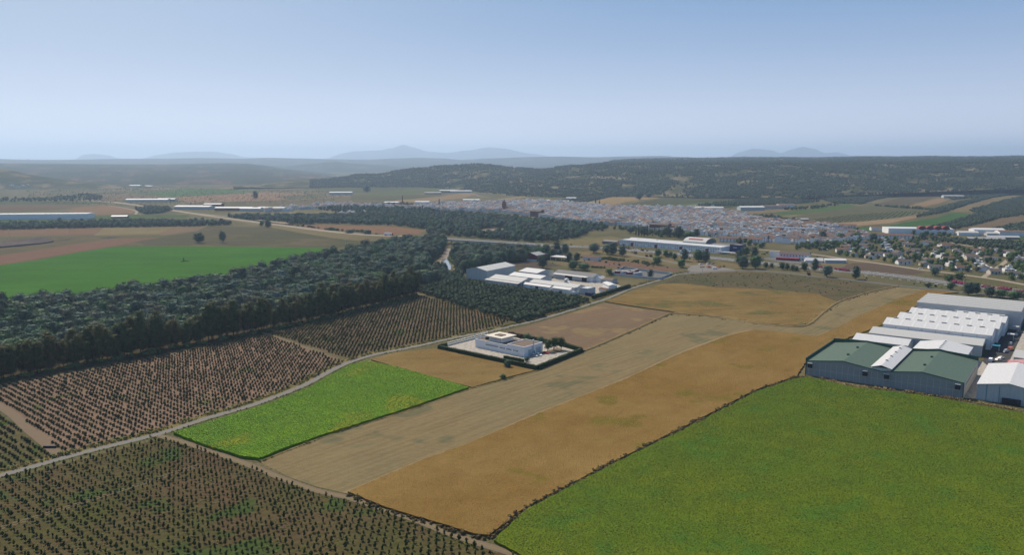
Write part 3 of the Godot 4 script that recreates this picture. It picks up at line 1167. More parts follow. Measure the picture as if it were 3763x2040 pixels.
func lay_fields() -> void:
	var soil: Material = M.soil
	var far: Material = M.far_soil
	P.green = pl([-149.4, -341.6, -135.1, -362.3, -119.2, -386, -107, -413.4, -100.8, -440.7, -94.8, -460.6, -86.9, -470.3, -68.7, -457.5, -42.4, -432.1, -23, -413.4, -47.5, -381.1, -66.8, -357.6, -81.7, -340.5, -94, -324, -101.8, -310.4, -111.1, -313.7, -128.9, -325.6])
	P.stubble = pl([-101.5, -309.5, -81.5, -339.4, -47.3, -379.8, -22.9, -411.8, -3.2, -432.1, 15.4, -450.1, 29.3, -471.6, 46.4, -498.1, 65, -526.8, 93.3, -572, 121.6, -619.7, 129.1, -623.1, 146.2, -615.2, 164.9, -604.4, 180.5, -584.7, 198.8, -573.9, 209, -572.9, 221, -584.7, 248.5, -630, 274.9, -670.6, 300.3, -699.2, 333.3, -731.8, 369.4, -760.8, 386.1, -744.5, 331.4, -686.6, 276.5, -623.1, 232, -567.2, 210.7, -542.8, 201.8, -546.3, 194.8, -553.4, 172.6, -563.5, 149, -544.5, 102, -488, 60.7, -429.3, 17.7, -377.6, -16.3, -332.9, -38.7, -307.4, -53.1, -287.9, -60.6, -278.5, -71.9, -284.1, -86.9, -295.1])
	P.wheat = pl([-59.7, -278, -52.9, -287.2, -38.6, -306.5, -16.2, -331.9, 17.6, -376.3, 60.5, -427.7, 101.6, -485.9, 148.3, -541.9, 171.7, -560.7, 193.9, -550.7, 200.9, -543.6, 209.7, -540.2, 230.9, -564.4, 275.1, -619.7, 329.4, -682.6, 383.7, -739.7, 408, -725.7, 384, -713.7, 342.6, -665.4, 273.1, -580.7, 218.1, -524.3, 178.8, -474.9, 158.6, -436.1, 128.1, -409.8, 91.1, -365.9, 59.9, -329.9, 38, -305.1, 18.9, -282.1, 4.4, -264.6, -7.3, -244, -12.2, -245, -27.5, -254.6, -44, -265.1])
	P.sunflower = pl([-5.7, -240.1, 4.4, -261.8, 18.7, -279.2, 37.7, -302.2, 59.3, -326.6, 90.2, -361.9, 126.7, -405.3, 156.1, -431, 164.3, -434.4, 181, -413.9, 208.3, -400.4, 223.9, -386.5, 243.5, -368.8, 259.7, -351.8, 163.1, -214.5, 17, -214.5])
	P.saplings = pl([-218.9, -266.4, -193.7, -289.8, -174.7, -312.1, -153.2, -336.7, -138, -328.2, -118.1, -314, -100.9, -300.8, -85, -288.2, -70.5, -278, -57.7, -271.6, -45.1, -263.1, -33.1, -254.9, -21.6, -245.5, -11, -237.8, 1.5, -229.6, 13.2, -216, -176.6, -211.6])
	P.orchard_a = pl([-284, -411.3, -276.6, -421.2, -247.5, -449.5, -217.3, -488.7, -174.6, -541.9, -171.5, -547.1, -101.5, -471.6, -103.7, -457.5, -110.9, -434.9, -115.9, -419.6, -130.4, -393.8, -145.9, -370.9, -158.9, -348.1, -170.6, -333.2, -184.2, -319.5, -193.6, -327.2, -225.5, -360.3, -257.5, -391, -277, -408.3])
	P.orchard_b = pl([-168.8, -550.7, -147.4, -583.7, -125.9, -628.8, -102.2, -689.4, -87.5, -715.2, -61.2, -681.2, -28.7, -633.5, -0.3, -592.8, -25.8, -558.8, -51.7, -530.9, -71.2, -511.6, -89.6, -494.4, -98, -476.9])
	P.orchard_c = pl([-305, -378.1, -279.3, -404.3, -274, -400.4, -250.1, -375.1, -225.9, -352.6, -192.1, -319.5, -186.4, -313.3, -198.9, -298.1, -222.4, -270.9])
	P.olives = pl([-85.4, -728.7, -75, -777.9, -52.8, -805.1, -24.1, -769.3, 12.3, -739.7, 43.3, -706.4, 66.6, -683.9, 61.4, -665.4, 32, -626.5, 17.3, -602.2, 3.8, -588.8, -40.8, -652.7])
	P.brown = pl([-9.8, -552.5, 17.1, -585.7, 52.5, -637, 78.5, -674.5, 97.7, -655.2, 125.5, -631.1, 93.9, -575.8, 65.5, -530.9, 45.8, -501, 23.4, -525.9, 3.5, -543.6])
	P.wheat_top = pl([79.4, -678.5, 113.3, -736.5, 147.8, -777.9, 167.9, -779.7, 194.4, -752.6, 225, -747.7, 252, -733.4, 275.1, -716.6, 277, -675.9, 250.3, -634.6, 222.5, -588.8, 210.4, -576.8, 200.1, -577.8, 181.7, -588.8, 166.1, -608.7, 147.2, -619.7, 130, -627.7, 126, -633.5, 98.1, -657.7])
	P.fallow = pl([150.5, -786.8, 175, -838.1, 210.5, -856.7, 237.4, -865.3, 259.5, -865.3, 283.6, -854.6, 314.7, -822.2, 339.2, -801.3, 358.9, -772.7, 371, -764.2, 336.1, -738.1, 302.7, -704.9, 277.6, -677.2, 276.2, -719.6, 253, -736.5, 225.9, -750.9, 195.2, -755.9, 168.6, -783.2])
	P.wheat_small = pl([-85.2, -474.9, -73.7, -492.3, -49.5, -504, -13.4, -472.9, 13.1, -450.1, -3.3, -434.4, -21.2, -414.9, -42.6, -434.4, -69, -460])
	sheet("wheat_field", "ripe golden wheat field between the pale stubble and the sunflowers", rough_edge(P.wheat, 2.5, 0.35, 3), 0.02, 1.5, {"a": c3(0.223, 0.134, 0.038), "b": c3(0.267, 0.172, 0.059), "c": c3(0.167, 0.130, 0.025), "at": 0.33, "grain": 0.16, "lines": 0.10, "every": 0.10, "bump": 0.015}, M.crop, 0.85)
	sheet("stubble_field", "pale mown stubble field in a long strip", rough_edge(P.stubble, 4.0, 0.3, 4), 0.03, 1.3, {"a": c3(0.247, 0.185, 0.096), "b": c3(0.219, 0.178, 0.094), "c": c3(0.162, 0.147, 0.081), "at": 0.34, "grain": 0.14, "lines": 0.22, "every": 0.5, "stripe": 0.05, "gap": 4.0}, soil)
	sheet("wheat_field", "small ripe wheat field left of the hedged office yard", rough_edge(P.wheat_small, 2.5, 0.3, 5), 0.02, 1.6, {"a": c3(0.208, 0.132, 0.045), "b": c3(0.252, 0.173, 0.066), "grain": 0.14, "lines": 0.18, "every": 0.1, "rows": 8.0, "bump": 0.015}, M.crop, 0.6)
	sheet("wheat_field", "golden wheat field below the road junction", rough_edge(P.wheat_top, 3.0, 0.35, 6), 0.02, 2.2, {"a": c3(0.197, 0.130, 0.044), "b": c3(0.250, 0.176, 0.069), "c": c3(0.131, 0.121, 0.044), "at": 0.30, "grain": 0.22, "lines": 0.25, "every": 0.09, "rows": 10.0, "bump": 0.02}, M.crop, 0.7)
	sheet("fallow_field", "grey-brown fallow field dotted with dark weeds beside the road", rough_edge(P.fallow, 4.0, 0.4, 7), 0.04, 2.4, {"a": c3(0.134, 0.102, 0.057), "b": c3(0.100, 0.093, 0.046), "c": c3(0.080, 0.083, 0.037), "at": 0.22, "grain": 0.2}, soil)
	sheet("ploughed_field", "bare brown field behind the hedged office yard", rough_edge(P.brown, 3.0, 0.35, 8), 0.03, 1.8, {"a": c3(0.222, 0.149, 0.091), "b": c3(0.193, 0.137, 0.088), "c": c3(0.251, 0.181, 0.095), "at": 0.25, "grain": 0.16, "lines": 0.12, "every": 0.2}, soil)
	sheet("green_field", "bright green crop field beside the curving lane", rough_edge(P.green, 2.0, 0.3, 9), 0.02, 1.4, {"a": c3(0.109, 0.249, 0.014), "b": c3(0.188, 0.318, 0.017), "c": c3(0.308, 0.302, 0.019), "at": 0.36, "grain": 0.18, "bump": 0.05}, M.crop, 1.15)
	sheet("sunflower_field", "broad olive green sunflower field filling the right foreground", rough_edge(P.sunflower, 2.5, 0.3, 10), 0.02, 1.6, {"a": c3(0.104, 0.173, 0.014), "b": c3(0.145, 0.181, 0.012), "c": c3(0.077, 0.173, 0.021), "at": 0.30, "grain": 0.22, "bump": 0.04, "scale": 0.6}, M.crop, 1.0)
	sheet("wood_floor_painted_shade", "leaf litter and earth under the river wood, darkened with painted tree shade", rough_edge(pl([-310.8, -385.6, -277.6, -422.8, -249.1, -452.5, -218.9, -492.3, -175.9, -546.3, -169.1, -555.2, -126.6, -632.3, -88.6, -718.1, -85.9, -733.4, -75.9, -786.8, -53.8, -820.3, -70.6, -854.6, -97.5, -887.3, -111.9, -960.7, -181.3, -1106.5, -211.5, -982.3, -239.9, -922.6, -259.1, -840.2, -265.7, -790.4, -307.3, -733.4, -339.8, -681.2, -407.4, -628.8, -432.7, -543.6]), 6.0, 1.0, 16), 0.015, 4.0, {"a": c3(0.055, 0.045, 0.025), "b": c3(0.085, 0.07, 0.035), "grain": 0.2}, soil)  # dark colour paints the tree shade out to the plantation edge
	sheet("orchard_ground", "brown and weedy green soil of the young sapling plantation", rough_edge(P.saplings, 3.0, 0.4, 11), 0.02, 1.3, {"a": c3(0.126, 0.087, 0.048), "b": c3(0.085, 0.087, 0.030), "c": c3(0.067, 0.096, 0.029), "at": 0.30, "grain": 0.22, "lines": 0.2, "every": 0.28, "scale": 0.8, "stripe": 0.16, "gap": 3.35}, soil)
	var plough := {"a": c3(0.262, 0.176, 0.124), "b": c3(0.216, 0.148, 0.100), "c": c3(0.121, 0.131, 0.052), "at": 0.42, "grain": 0.2, "lines": 0.2, "every": 0.3, "scale": 0.7, "stripe": 0.12, "gap": 3.35}
	sheet("orchard_ground", "tan soil of the large bush plantation along the wood", rough_edge(P.orchard_a, 3.0, 0.3, 12), 0.03, 1.5, plough, soil)
	sheet("orchard_ground", "greener soil of the bush plantation below the olive grove", rough_edge(P.orchard_b, 3.0, 0.3, 13), 0.03, 1.8, {"a": c3(0.178, 0.122, 0.080), "b": c3(0.129, 0.106, 0.057), "c": c3(0.082, 0.092, 0.034), "at": 0.25, "grain": 0.2, "lines": 0.25, "every": 0.3, "scale": 0.8}, soil)
	sheet("orchard_ground", "weedy soil of the corner plantation at the left edge", rough_edge(P.orchard_c, 3.0, 0.3, 14), 0.03, 1.5, {"a": c3(0.167, 0.118, 0.071), "b": c3(0.100, 0.099, 0.038), "c": c3(0.067, 0.099, 0.022), "at": 0.3, "grain": 0.25, "lines": 0.3, "every": 0.3, "scale": 0.6}, soil)
	sheet("grove_ground", "shaded brown earth of the olive grove", rough_edge(P.olives, 4.0, 0.3, 15), 0.03, 3.0, {"a": c3(0.144, 0.103, 0.056), "b": c3(0.099, 0.088, 0.038), "grain": 0.25}, soil)
	# left of the river
	sheet("green_field", "smooth mid green meadow beyond the river wood", pl([-560.5, -749.3, -591.1, -920.1, -573.4, -968.7, -570.3, -1053.3, -557.6, -1124.2, -441.9, -1127.8, -326.7, -1117.1, -240.8, -1103, -243, -1002, -273.3, -887.3, -281.5, -805.1, -313.8, -749.3, -353.7, -695, -413.3, -638.2, -452.2, -601.2]), 0.06, 5.0, {"a": c3(0.053, 0.154, 0.016), "b": c3(0.043, 0.136, 0.014), "grain": 0.10, "lines": 0.16, "every": 0.03, "rows": 10.0, "scale": 1.6}, soil)
	sheet("ploughed_field", "pinkish ploughed strip above the green meadow", pl([-645.2, -865.3, -678.3, -974.1, -651.9, -1016.6, -641.3, -1085.9, -631.2, -1169.1, -609.1, -1243.6, -549.1, -1261.4, -548.2, -1150, -568.4, -1120.6, -576.9, -1034.6, -595.7, -927.5, -567.7, -759.2]), 0.06, 5.0, {"a": c3(0.201, 0.110, 0.076), "b": c3(0.174, 0.104, 0.068), "grain": 0.15, "scale": 2.0}, soil)
	sheet("fallow_field", "grey-olive pasture with two lone trees beyond the meadow", pl([-551.1, -1265.9, -539.4, -1374.5, -557, -1478.1, -431, -1441.9, -333.5, -1343.1, -246.6, -1248, -197.9, -1209.4, -215.7, -1150, -241.6, -1106.5, -328.8, -1124.2, -444.7, -1135.1, -561.1, -1131.5, -560.3, -1193]), 0.07, 6.0, {"a": c3(0.103, 0.091, 0.049), "b": c3(0.084, 0.084, 0.042), "c": c3(0.134, 0.107, 0.061), "at": 0.25, "scale": 2.0, "lines": 0.15, "every": 0.05, "rows": 5.0}, soil)
	sheet("fallow_field", "patchy fallow ground with earth heaps at the left edge", pl([-839.8, -1131.5, -803.4, -1256.9, -682.5, -1270.5, -568.3, -1265.9, -613.3, -1252.4, -635.3, -1177, -645.2, -1092.7, -655.6, -1022.5, -669.7, -898.8]), 0.05, 6.0, {"a": c3(0.144, 0.114, 0.062), "b": c3(0.106, 0.093, 0.053), "c": c3(0.068, 0.059, 0.048), "at": 0.25, "scale": 1.6}, soil)
	sheet("ploughed_field", "rosy brown field along the tree belt", pl([-994.5, -1343.1, -891.3, -1396.3, -773.3, -1441.9, -734.7, -1447.8, -680, -1303.4, -820.7, -1284.4, -912.2, -1230.5]), 0.06, 8.0, {"a": c3(0.201, 0.119, 0.074), "b": c3(0.181, 0.119, 0.071), "scale": 2.0}, soil)
	sheet("straw_field", "straw coloured field patch along the tree belt", pl([-734.7, -1447.8, -617, -1465.8, -580.2, -1313.1, -675.1, -1293.8]), 0.06, 8.0, {"a": c3(0.233, 0.182, 0.088), "b": c3(0.181, 0.138, 0.071), "scale": 1.5}, soil)
	sheet("ploughed_field", "brown field between straw patch and pasture", pl([-617, -1465.8, -561.8, -1484.3, -540.8, -1374.5, -563, -1293.8, -580.2, -1313.1]), 0.06, 8.0, {"a": c3(0.205, 0.140, 0.083), "b": c3(0.175, 0.125, 0.077), "scale": 1.5}, soil)
	sheet("ploughed_field", "reddish tan field beside the main road left of the bridge", pl([-411.7, -1478.1, -360.5, -1516.1, -295, -1496.8, -214.5, -1465.8, -151.7, -1390.8, -152.3, -1313.1, -196.8, -1313.1, -269.1, -1363.9, -337.6, -1418.7]), 0.07, 6.0, {"a": c3(0.227, 0.127, 0.071), "b": c3(0.201, 0.118, 0.069), "scale": 2.0}, soil)
	# far left valley
	var far_list := [
		["green strip below the long white warehouse", [-1175.7, -1591, -1056.3, -1658.1, -938.2, -1730.9, -855.8, -1792.1, -716.4, -1792.1, -688, -1705.9, -786.5, -1681.7, -918.5, -1612.8, -1093.1, -1478.1], c3(0.057, 0.096, 0.027), c3(0.068, 0.103, 0.032)],
		["tan field right of the long white warehouse", [-1055.6, -1907.6, -1106.3, -2050.6, -1104.2, -2162.7, -1067.6, -2162.7, -920.5, -1971.1, -860.9, -1829, -940.7, -1792.1], c3(0.228, 0.141, 0.079), c3(0.205, 0.133, 0.079)],
		["dark brown field behind the long white warehouse", [-1503.1, -2038.9, -1399.8, -2202.9, -1213.8, -2216.6, -1126.6, -2149.7, -1118.3, -2015.8, -1226.7, -1928.3, -1322.7, -1792.1], c3(0.129, 0.088, 0.059), c3(0.144, 0.103, 0.066)],
		["dull green field at the left foot of the spur", [-1674.3, -2273.1, -1541.6, -2427.9, -1359.4, -2395.3, -1159.1, -2317.5, -1183.8, -2216.6, -1408.4, -2216.6, -1520.3, -2062.5], c3(0.068, 0.096, 0.038), c3(0.076, 0.088, 0.038)],
		["bright green far field in the middle of the left valley", [-1470.5, -2924.9, -1369.7, -3075.8, -1376.1, -3429.4, -1237.2, -3396.8, -997.7, -3213.9, -1000.2, -3023.8, -1062.5, -2810, -1123.5, -2683.4, -1177.3, -2724.3, -1373.2, -2949.1], c3(0.084, 0.140, 0.042), c3(0.076, 0.125, 0.038)],
		["pale brown field left of the far green field", [-1460.4, -2810, -1448.8, -2901.2, -1271.8, -2854.9, -1132.6, -2683.4, -1112.9, -2495.8, -1222.1, -2444.5, -1306.5, -2495.8], c3(0.190, 0.133, 0.083), c3(0.167, 0.125, 0.077)],
		["long rosy tan field across the valley", [-1115.2, -2663.4, -1054.3, -2788.1, -983.7, -2973.6, -942.4, -3102.5, -763.2, -2973.6, -718.4, -2854.9, -800.6, -2724.3, -683.4, -2495.8, -788.2, -2379.3, -924.4, -2317.5, -1021.6, -2478.5], c3(0.258, 0.162, 0.096), c3(0.236, 0.154, 0.092)],
		["dusty olive field below the rosy field", [-906.8, -2273.1, -783, -2363.6, -674.5, -2478.5, -589.8, -2643.7, -534.2, -2724.3, -462, -2395.3, -554.4, -2244.5, -734.7, -2216.6], c3(0.129, 0.108, 0.062), c3(0.152, 0.119, 0.069)],
		["light green field in front of the wooded hill", [-543.4, -2724.3, -478.3, -3075.8, -364.4, -3364.9, -287.1, -3530.7, -245.4, -3364.9, -324.9, -2998.5, -427.7, -2810], c3(0.095, 0.119, 0.042), c3(0.099, 0.111, 0.042)],
		["grey-green field left of the tall chimney", [-535.3, -2683.4, -421.2, -2766.5, -273.1, -2877.9, -225.3, -2766.5, -323.5, -2513.4, -422, -2444.5, -494.7, -2478.5], c3(0.084, 0.088, 0.042), c3(0.099, 0.096, 0.048)],
		["pale tan field behind the tall chimney", [-361.7, -2427.9, -284.6, -2624.3, -214.9, -2877.9, -174.2, -3049.6, -131.4, -2854.9, -159.5, -2605.1, -227.6, -2395.3, -314.1, -2317.5], c3(0.251, 0.177, 0.097), c3(0.228, 0.162, 0.090)],
		["green strip at the foot of the wooded hill", [-781.2, -3213.9, -691.3, -3530.7, -467.3, -3638.2, -374.9, -3462.5, -490.9, -3157.2, -597.9, -2949.1], c3(0.091, 0.096, 0.042), c3(0.076, 0.088, 0.035)],
		["brown patch left of the town", [-509.7, -2317.5, -471.9, -2363.6, -384.1, -2363.6, -380.1, -2244.5, -464.1, -2176], c3(0.152, 0.111, 0.069), c3(0.137, 0.103, 0.062)],
		["straw slope above the town", [155.1, -2202.9, 241.3, -2395.3, 362.4, -2766.5, 412, -2724.3, 537.5, -2854.9, 457.8, -2567.6, 333.9, -2363.6, 283.3, -2216.6, 195, -2149.7], c3(0.289, 0.199, 0.090), c3(0.258, 0.181, 0.087)],
		["thin straw strip above the red-roofed sheds", [-43.7, -2513.4, 16.7, -2683.4, 78, -2949.1, 82.6, -2766.5, 7.3, -2531.2, -34.5, -2461.4], c3(0.274, 0.207, 0.104), c3(0.251, 0.193, 0.097)],
		["dark green slope right of the straw field", [287.3, -2189.3, 433.6, -2478.5, 540.6, -2724.3, 666.5, -2605.1, 694.1, -2513.4, 551.4, -2273.1, 446.4, -2136.8, 365.6, -2086.7], c3(0.087, 0.085, 0.045), c3(0.072, 0.082, 0.038)],
		["light green band across the slope behind the town", [391.3, -2111.4, 477.9, -2216.6, 609.1, -2379.3, 709, -2567.6, 706.8, -2513.4, 582.1, -2273.1, 469.7, -2111.4, 389.2, -2062.5], c3(0.114, 0.140, 0.048), c3(0.106, 0.133, 0.048)],
		["dark grove field behind the walled farm", [445, -2062.5, 574.9, -2244.5, 704.8, -2461.4, 863.8, -2395.3, 866.1, -2273.1, 762.4, -2216.6, 619.7, -2136.8, 484.1, -1993.2], c3(0.049, 0.066, 0.027), c3(0.057, 0.074, 0.032)],
		["brown field below the cypress farm", [496.3, -1792.1, 566.7, -1907.6, 701.8, -2038.9, 822, -2176, 850.7, -2136.8, 730.6, -2004.4, 618.1, -1887.4, 520.5, -1792.1], c3(0.190, 0.137, 0.080), c3(0.205, 0.148, 0.090)],
		["green strip below the cypress farm", [507.4, -1756.6, 618.1, -1887.4, 726.6, -1993.2, 850.7, -2136.8, 936.9, -2258.7, 921.1, -2149.7, 755.3, -1928.3, 620.6, -1801.2, 512.2, -1722.5], c3(0.068, 0.114, 0.035), c3(0.076, 0.119, 0.035)],
		["large grey-olive vineyard slope right of the town", [562.8, -1681.7, 685.8, -1829, 908.8, -2124, 969, -2149.7, 976.4, -1960.2, 989.7, -1897.4, 812.9, -1697.8, 705, -1605.5, 579.6, -1529.2, 542.8, -1542.5], c3(0.117, 0.103, 0.059), c3(0.095, 0.108, 0.048)],
		["sandy strip below the vineyard slope", [543.4, -1529.2, 577.2, -1522.6, 701.9, -1598.2, 809.1, -1689.7, 991, -1897.4, 984.3, -1867.5, 838.9, -1681.7, 727.3, -1549.3, 634.6, -1478.1, 562.8, -1484.3], c3(0.281, 0.199, 0.114), c3(0.251, 0.177, 0.104)],
		["rich green field behind the red-arched factory", [620.3, -1441.9, 705.9, -1503.2, 807.6, -1612.8, 902.3, -1705.9, 1030.1, -1877.4, 1045.5, -1819.7, 927.2, -1658.1, 759, -1459.7, 666.7, -1385.3, 599.1, -1374.5], c3(0.046, 0.111, 0.032), c3(0.061, 0.114, 0.035)],
		["ploughed brown slope under the hillside farm", [988.3, -2202.9, 1202.8, -2531.2, 1491.8, -2973.6, 1584, -2973.6, 1269.9, -2478.5, 1048.9, -2149.7, 998.8, -2099], c3(0.122, 0.093, 0.059), c3(0.099, 0.088, 0.053)],
		["small tan field under the hillside farm", [1024.4, -2099, 1227.6, -2395.3, 1363.1, -2586.2, 1373.6, -2531.2, 1203.8, -2273.1, 1072.6, -2099], c3(0.258, 0.170, 0.093), c3(0.236, 0.156, 0.087)],
		["tan strip between the olive rows on the right slope", [1029.5, -1897.4, 1256.4, -2216.6, 1539.4, -2586.2, 1761.2, -2832.3, 1720.4, -2745.2, 1502.1, -2461.4, 1254.9, -2136.8, 1075, -1897.4], c3(0.190, 0.148, 0.077), c3(0.175, 0.140, 0.077)],
		["brown slope at the right edge", [737, -1358.6, 858.2, -1490.5, 1024.5, -1681.7, 1224.2, -1838.5, 1136.7, -1705.9, 1027.8, -1612.8, 906.2, -1478.1, 831.6, -1396.3, 759.5, -1333], c3(0.167, 0.122, 0.077), c3(0.152, 0.111, 0.069)],
		["green field at the right edge behind the sheds", [793.2, -1284.4, 857.7, -1343.1, 979.1, -1430.2, 906.6, -1323, 786.8, -1230.5, 768.8, -1230.5], c3(0.057, 0.108, 0.032), c3(0.064, 0.111, 0.035)],
		["green paddock behind the allotment houses", [631.8, -1284.4, 682.5, -1256.9, 718.6, -1230.5, 770.8, -1205.2, 802.5, -1169.1, 719.9, -1047, 681.1, -1062.9, 661.6, -1131.5, 644.8, -1209.4, 618.4, -1248], c3(0.076, 0.100, 0.035), c3(0.068, 0.093, 0.035)]]
	for i in far_list.size():
		var f: Array = far_list[i]
		sheet("far_field", f[0], pl(f[1]), 0.12 + 0.03 * (i % 5), 14.0, {"a": f[2], "b": f[3], "scale": 4.0, "grain": 0.15, "lines": 0.10, "every": 0.05, "rows": 12.0}, far)
	sheet("ploughed_field", "bare brown field behind the white factory yard", pl([80.4, -947.6, 118.1, -974.1, 144.6, -945.1, 182.4, -891.9, 183.8, -869.6, 154.9, -873.9, 120.8, -896.5, 93.5, -920.1]), 0.05, 4.0, {"a": c3(0.190, 0.111, 0.077), "b": c3(0.167, 0.108, 0.072), "lines": 0.2, "every": 0.2}, soil)
	sheet("ploughed_field", "brown triangular field beside the dual carriageway", pl([371, -898.8, 402.7, -945.1, 423, -940, 444.7, -898.8, 445.9, -858.8, 417.2, -842.2, 387.1, -858.8]), 0.05, 4.0, {"a": c3(0.129, 0.093, 0.066), "b": c3(0.114, 0.088, 0.062)}, soil)
	sheet("dry_grass", "dry grass between the junction and the main road", pl([74.1, -1096.1, 145.7, -1131.5, 182.2, -1031.6, 218.1, -1002, 248.6, -960.7, 268.3, -915.3, 242.7, -878.4, 213, -867.4, 199.1, -898.8, 171.8, -934.9, 125.9, -1002, 87.3, -1031.6]), 0.04, 4.0, {"a": c3(0.213, 0.159, 0.080), "b": c3(0.160, 0.133, 0.059), "c": c3(0.084, 0.096, 0.035), "at": 0.3}, soil)
	sheet("dry_grass", "grassy verge between town and long white factory", pl([61, -1131.5, 95.5, -1230.5, 156.4, -1284.4, 175, -1230.5, 155.9, -1150, 89.8, -1106.5]), 0.05, 4.0, {"a": c3(0.152, 0.140, 0.062), "b": c3(0.213, 0.162, 0.083)}, soil)
	sheet("earth_lot", "dark cinder lot behind the tall white warehouse", pl([-25, -898.8, -10.1, -940, 16.3, -987.9, 41.9, -955.4, 58.9, -915.3, 24.1, -898.8]), 0.06, 3.0, {"a": c3(0.091, 0.074, 0.059), "b": c3(0.114, 0.088, 0.069)}, soil)
	# river: muddy pools and a smooth run below the weir, with sandy banks
	P.river = pl([-98.7, -898.8, -93.5, -940, -88.6, -1002, -91.1, -1072.6, -88.5, -1099.6, -79.9, -1099.6, -76.2, -1072.6, -75.7, -1040.8, -75.3, -987.9, -70.3, -947.6, -64.3, -898.8, -58.9, -854.6, -65.4, -844.2, -74.1, -898.8, -82.3, -940, -87.5, -910.5, -90.1, -873.9])
	P.pond = pl([-59, -1374.5, -44.4, -1430.2, -15.2, -1424.4, -4.5, -1396.3, -23.3, -1333, -39.9, -1284.4, -49, -1293.8])
	sheet("river_bank", "sandy bank beside the river run", pl([-75.9, -982.3, -75.4, -1016.6, -77.4, -1096.1, -72.9, -1062.9, -72.6, -1016.6, -70.9, -974.1, -60.3, -922.6, -57.2, -865.3, -60.8, -848.4]), 0.05, 3.0, {"a": c3(0.258, 0.193, 0.104), "b": c3(0.213, 0.162, 0.083)}, soil)
	flat("river", "muddy brown river pool below the bridge", pl([-99, -887.3, -93.5, -940, -88.6, -1002, -91.1, -1072.6, -88.5, -1099.6, -79.9, -1099.6, -76.2, -1072.6, -75.7, -1040.8, -75.4, -985.1, -86.2, -985.1, -83.7, -945.1, -87.5, -910.5, -89.6, -869.6]), 0.11, M.muddy_water)
	flat("river", "pale sky-reflecting river run below the muddy pool", pl([-86.6, -982.3, -75.2, -982.3, -74.6, -960.7, -71, -934.9, -67.8, -887.3, -69.7, -880.6, -73.9, -915.3, -78.8, -940, -83.9, -947.6]), 0.115, M.still_water)
	flat("river", "brown river pool beyond the bridge", P.pond, 0.11, M.muddy_water)
	flat("river", "glinting shallow riffle on the far pool", pl([-43.4, -1369.2, -38.3, -1385.3, -23.8, -1363.9, -14, -1396.3, -9.1, -1379.9, -19.7, -1333, -30.1, -1333]), 0.16, M.still_water)

func flat(called: String, label: String, p: PackedVector2Array, y: float, m: Material) -> void:
	var s := Solid.new()
	var t := Geometry2D.triangulate_polygon(p)
	for i in range(0, t.size(), 3):
		s.face([Vector3(p[t[i]].x, y, p[t[i]].y), Vector3(p[t[i + 1]].x, y, p[t[i + 1]].y), Vector3(p[t[i + 2]].x, y, p[t[i + 2]].y)], Vector3.UP)
	solo(called, s, m, label, "water" if called == "river" else "ground", "", "structure")

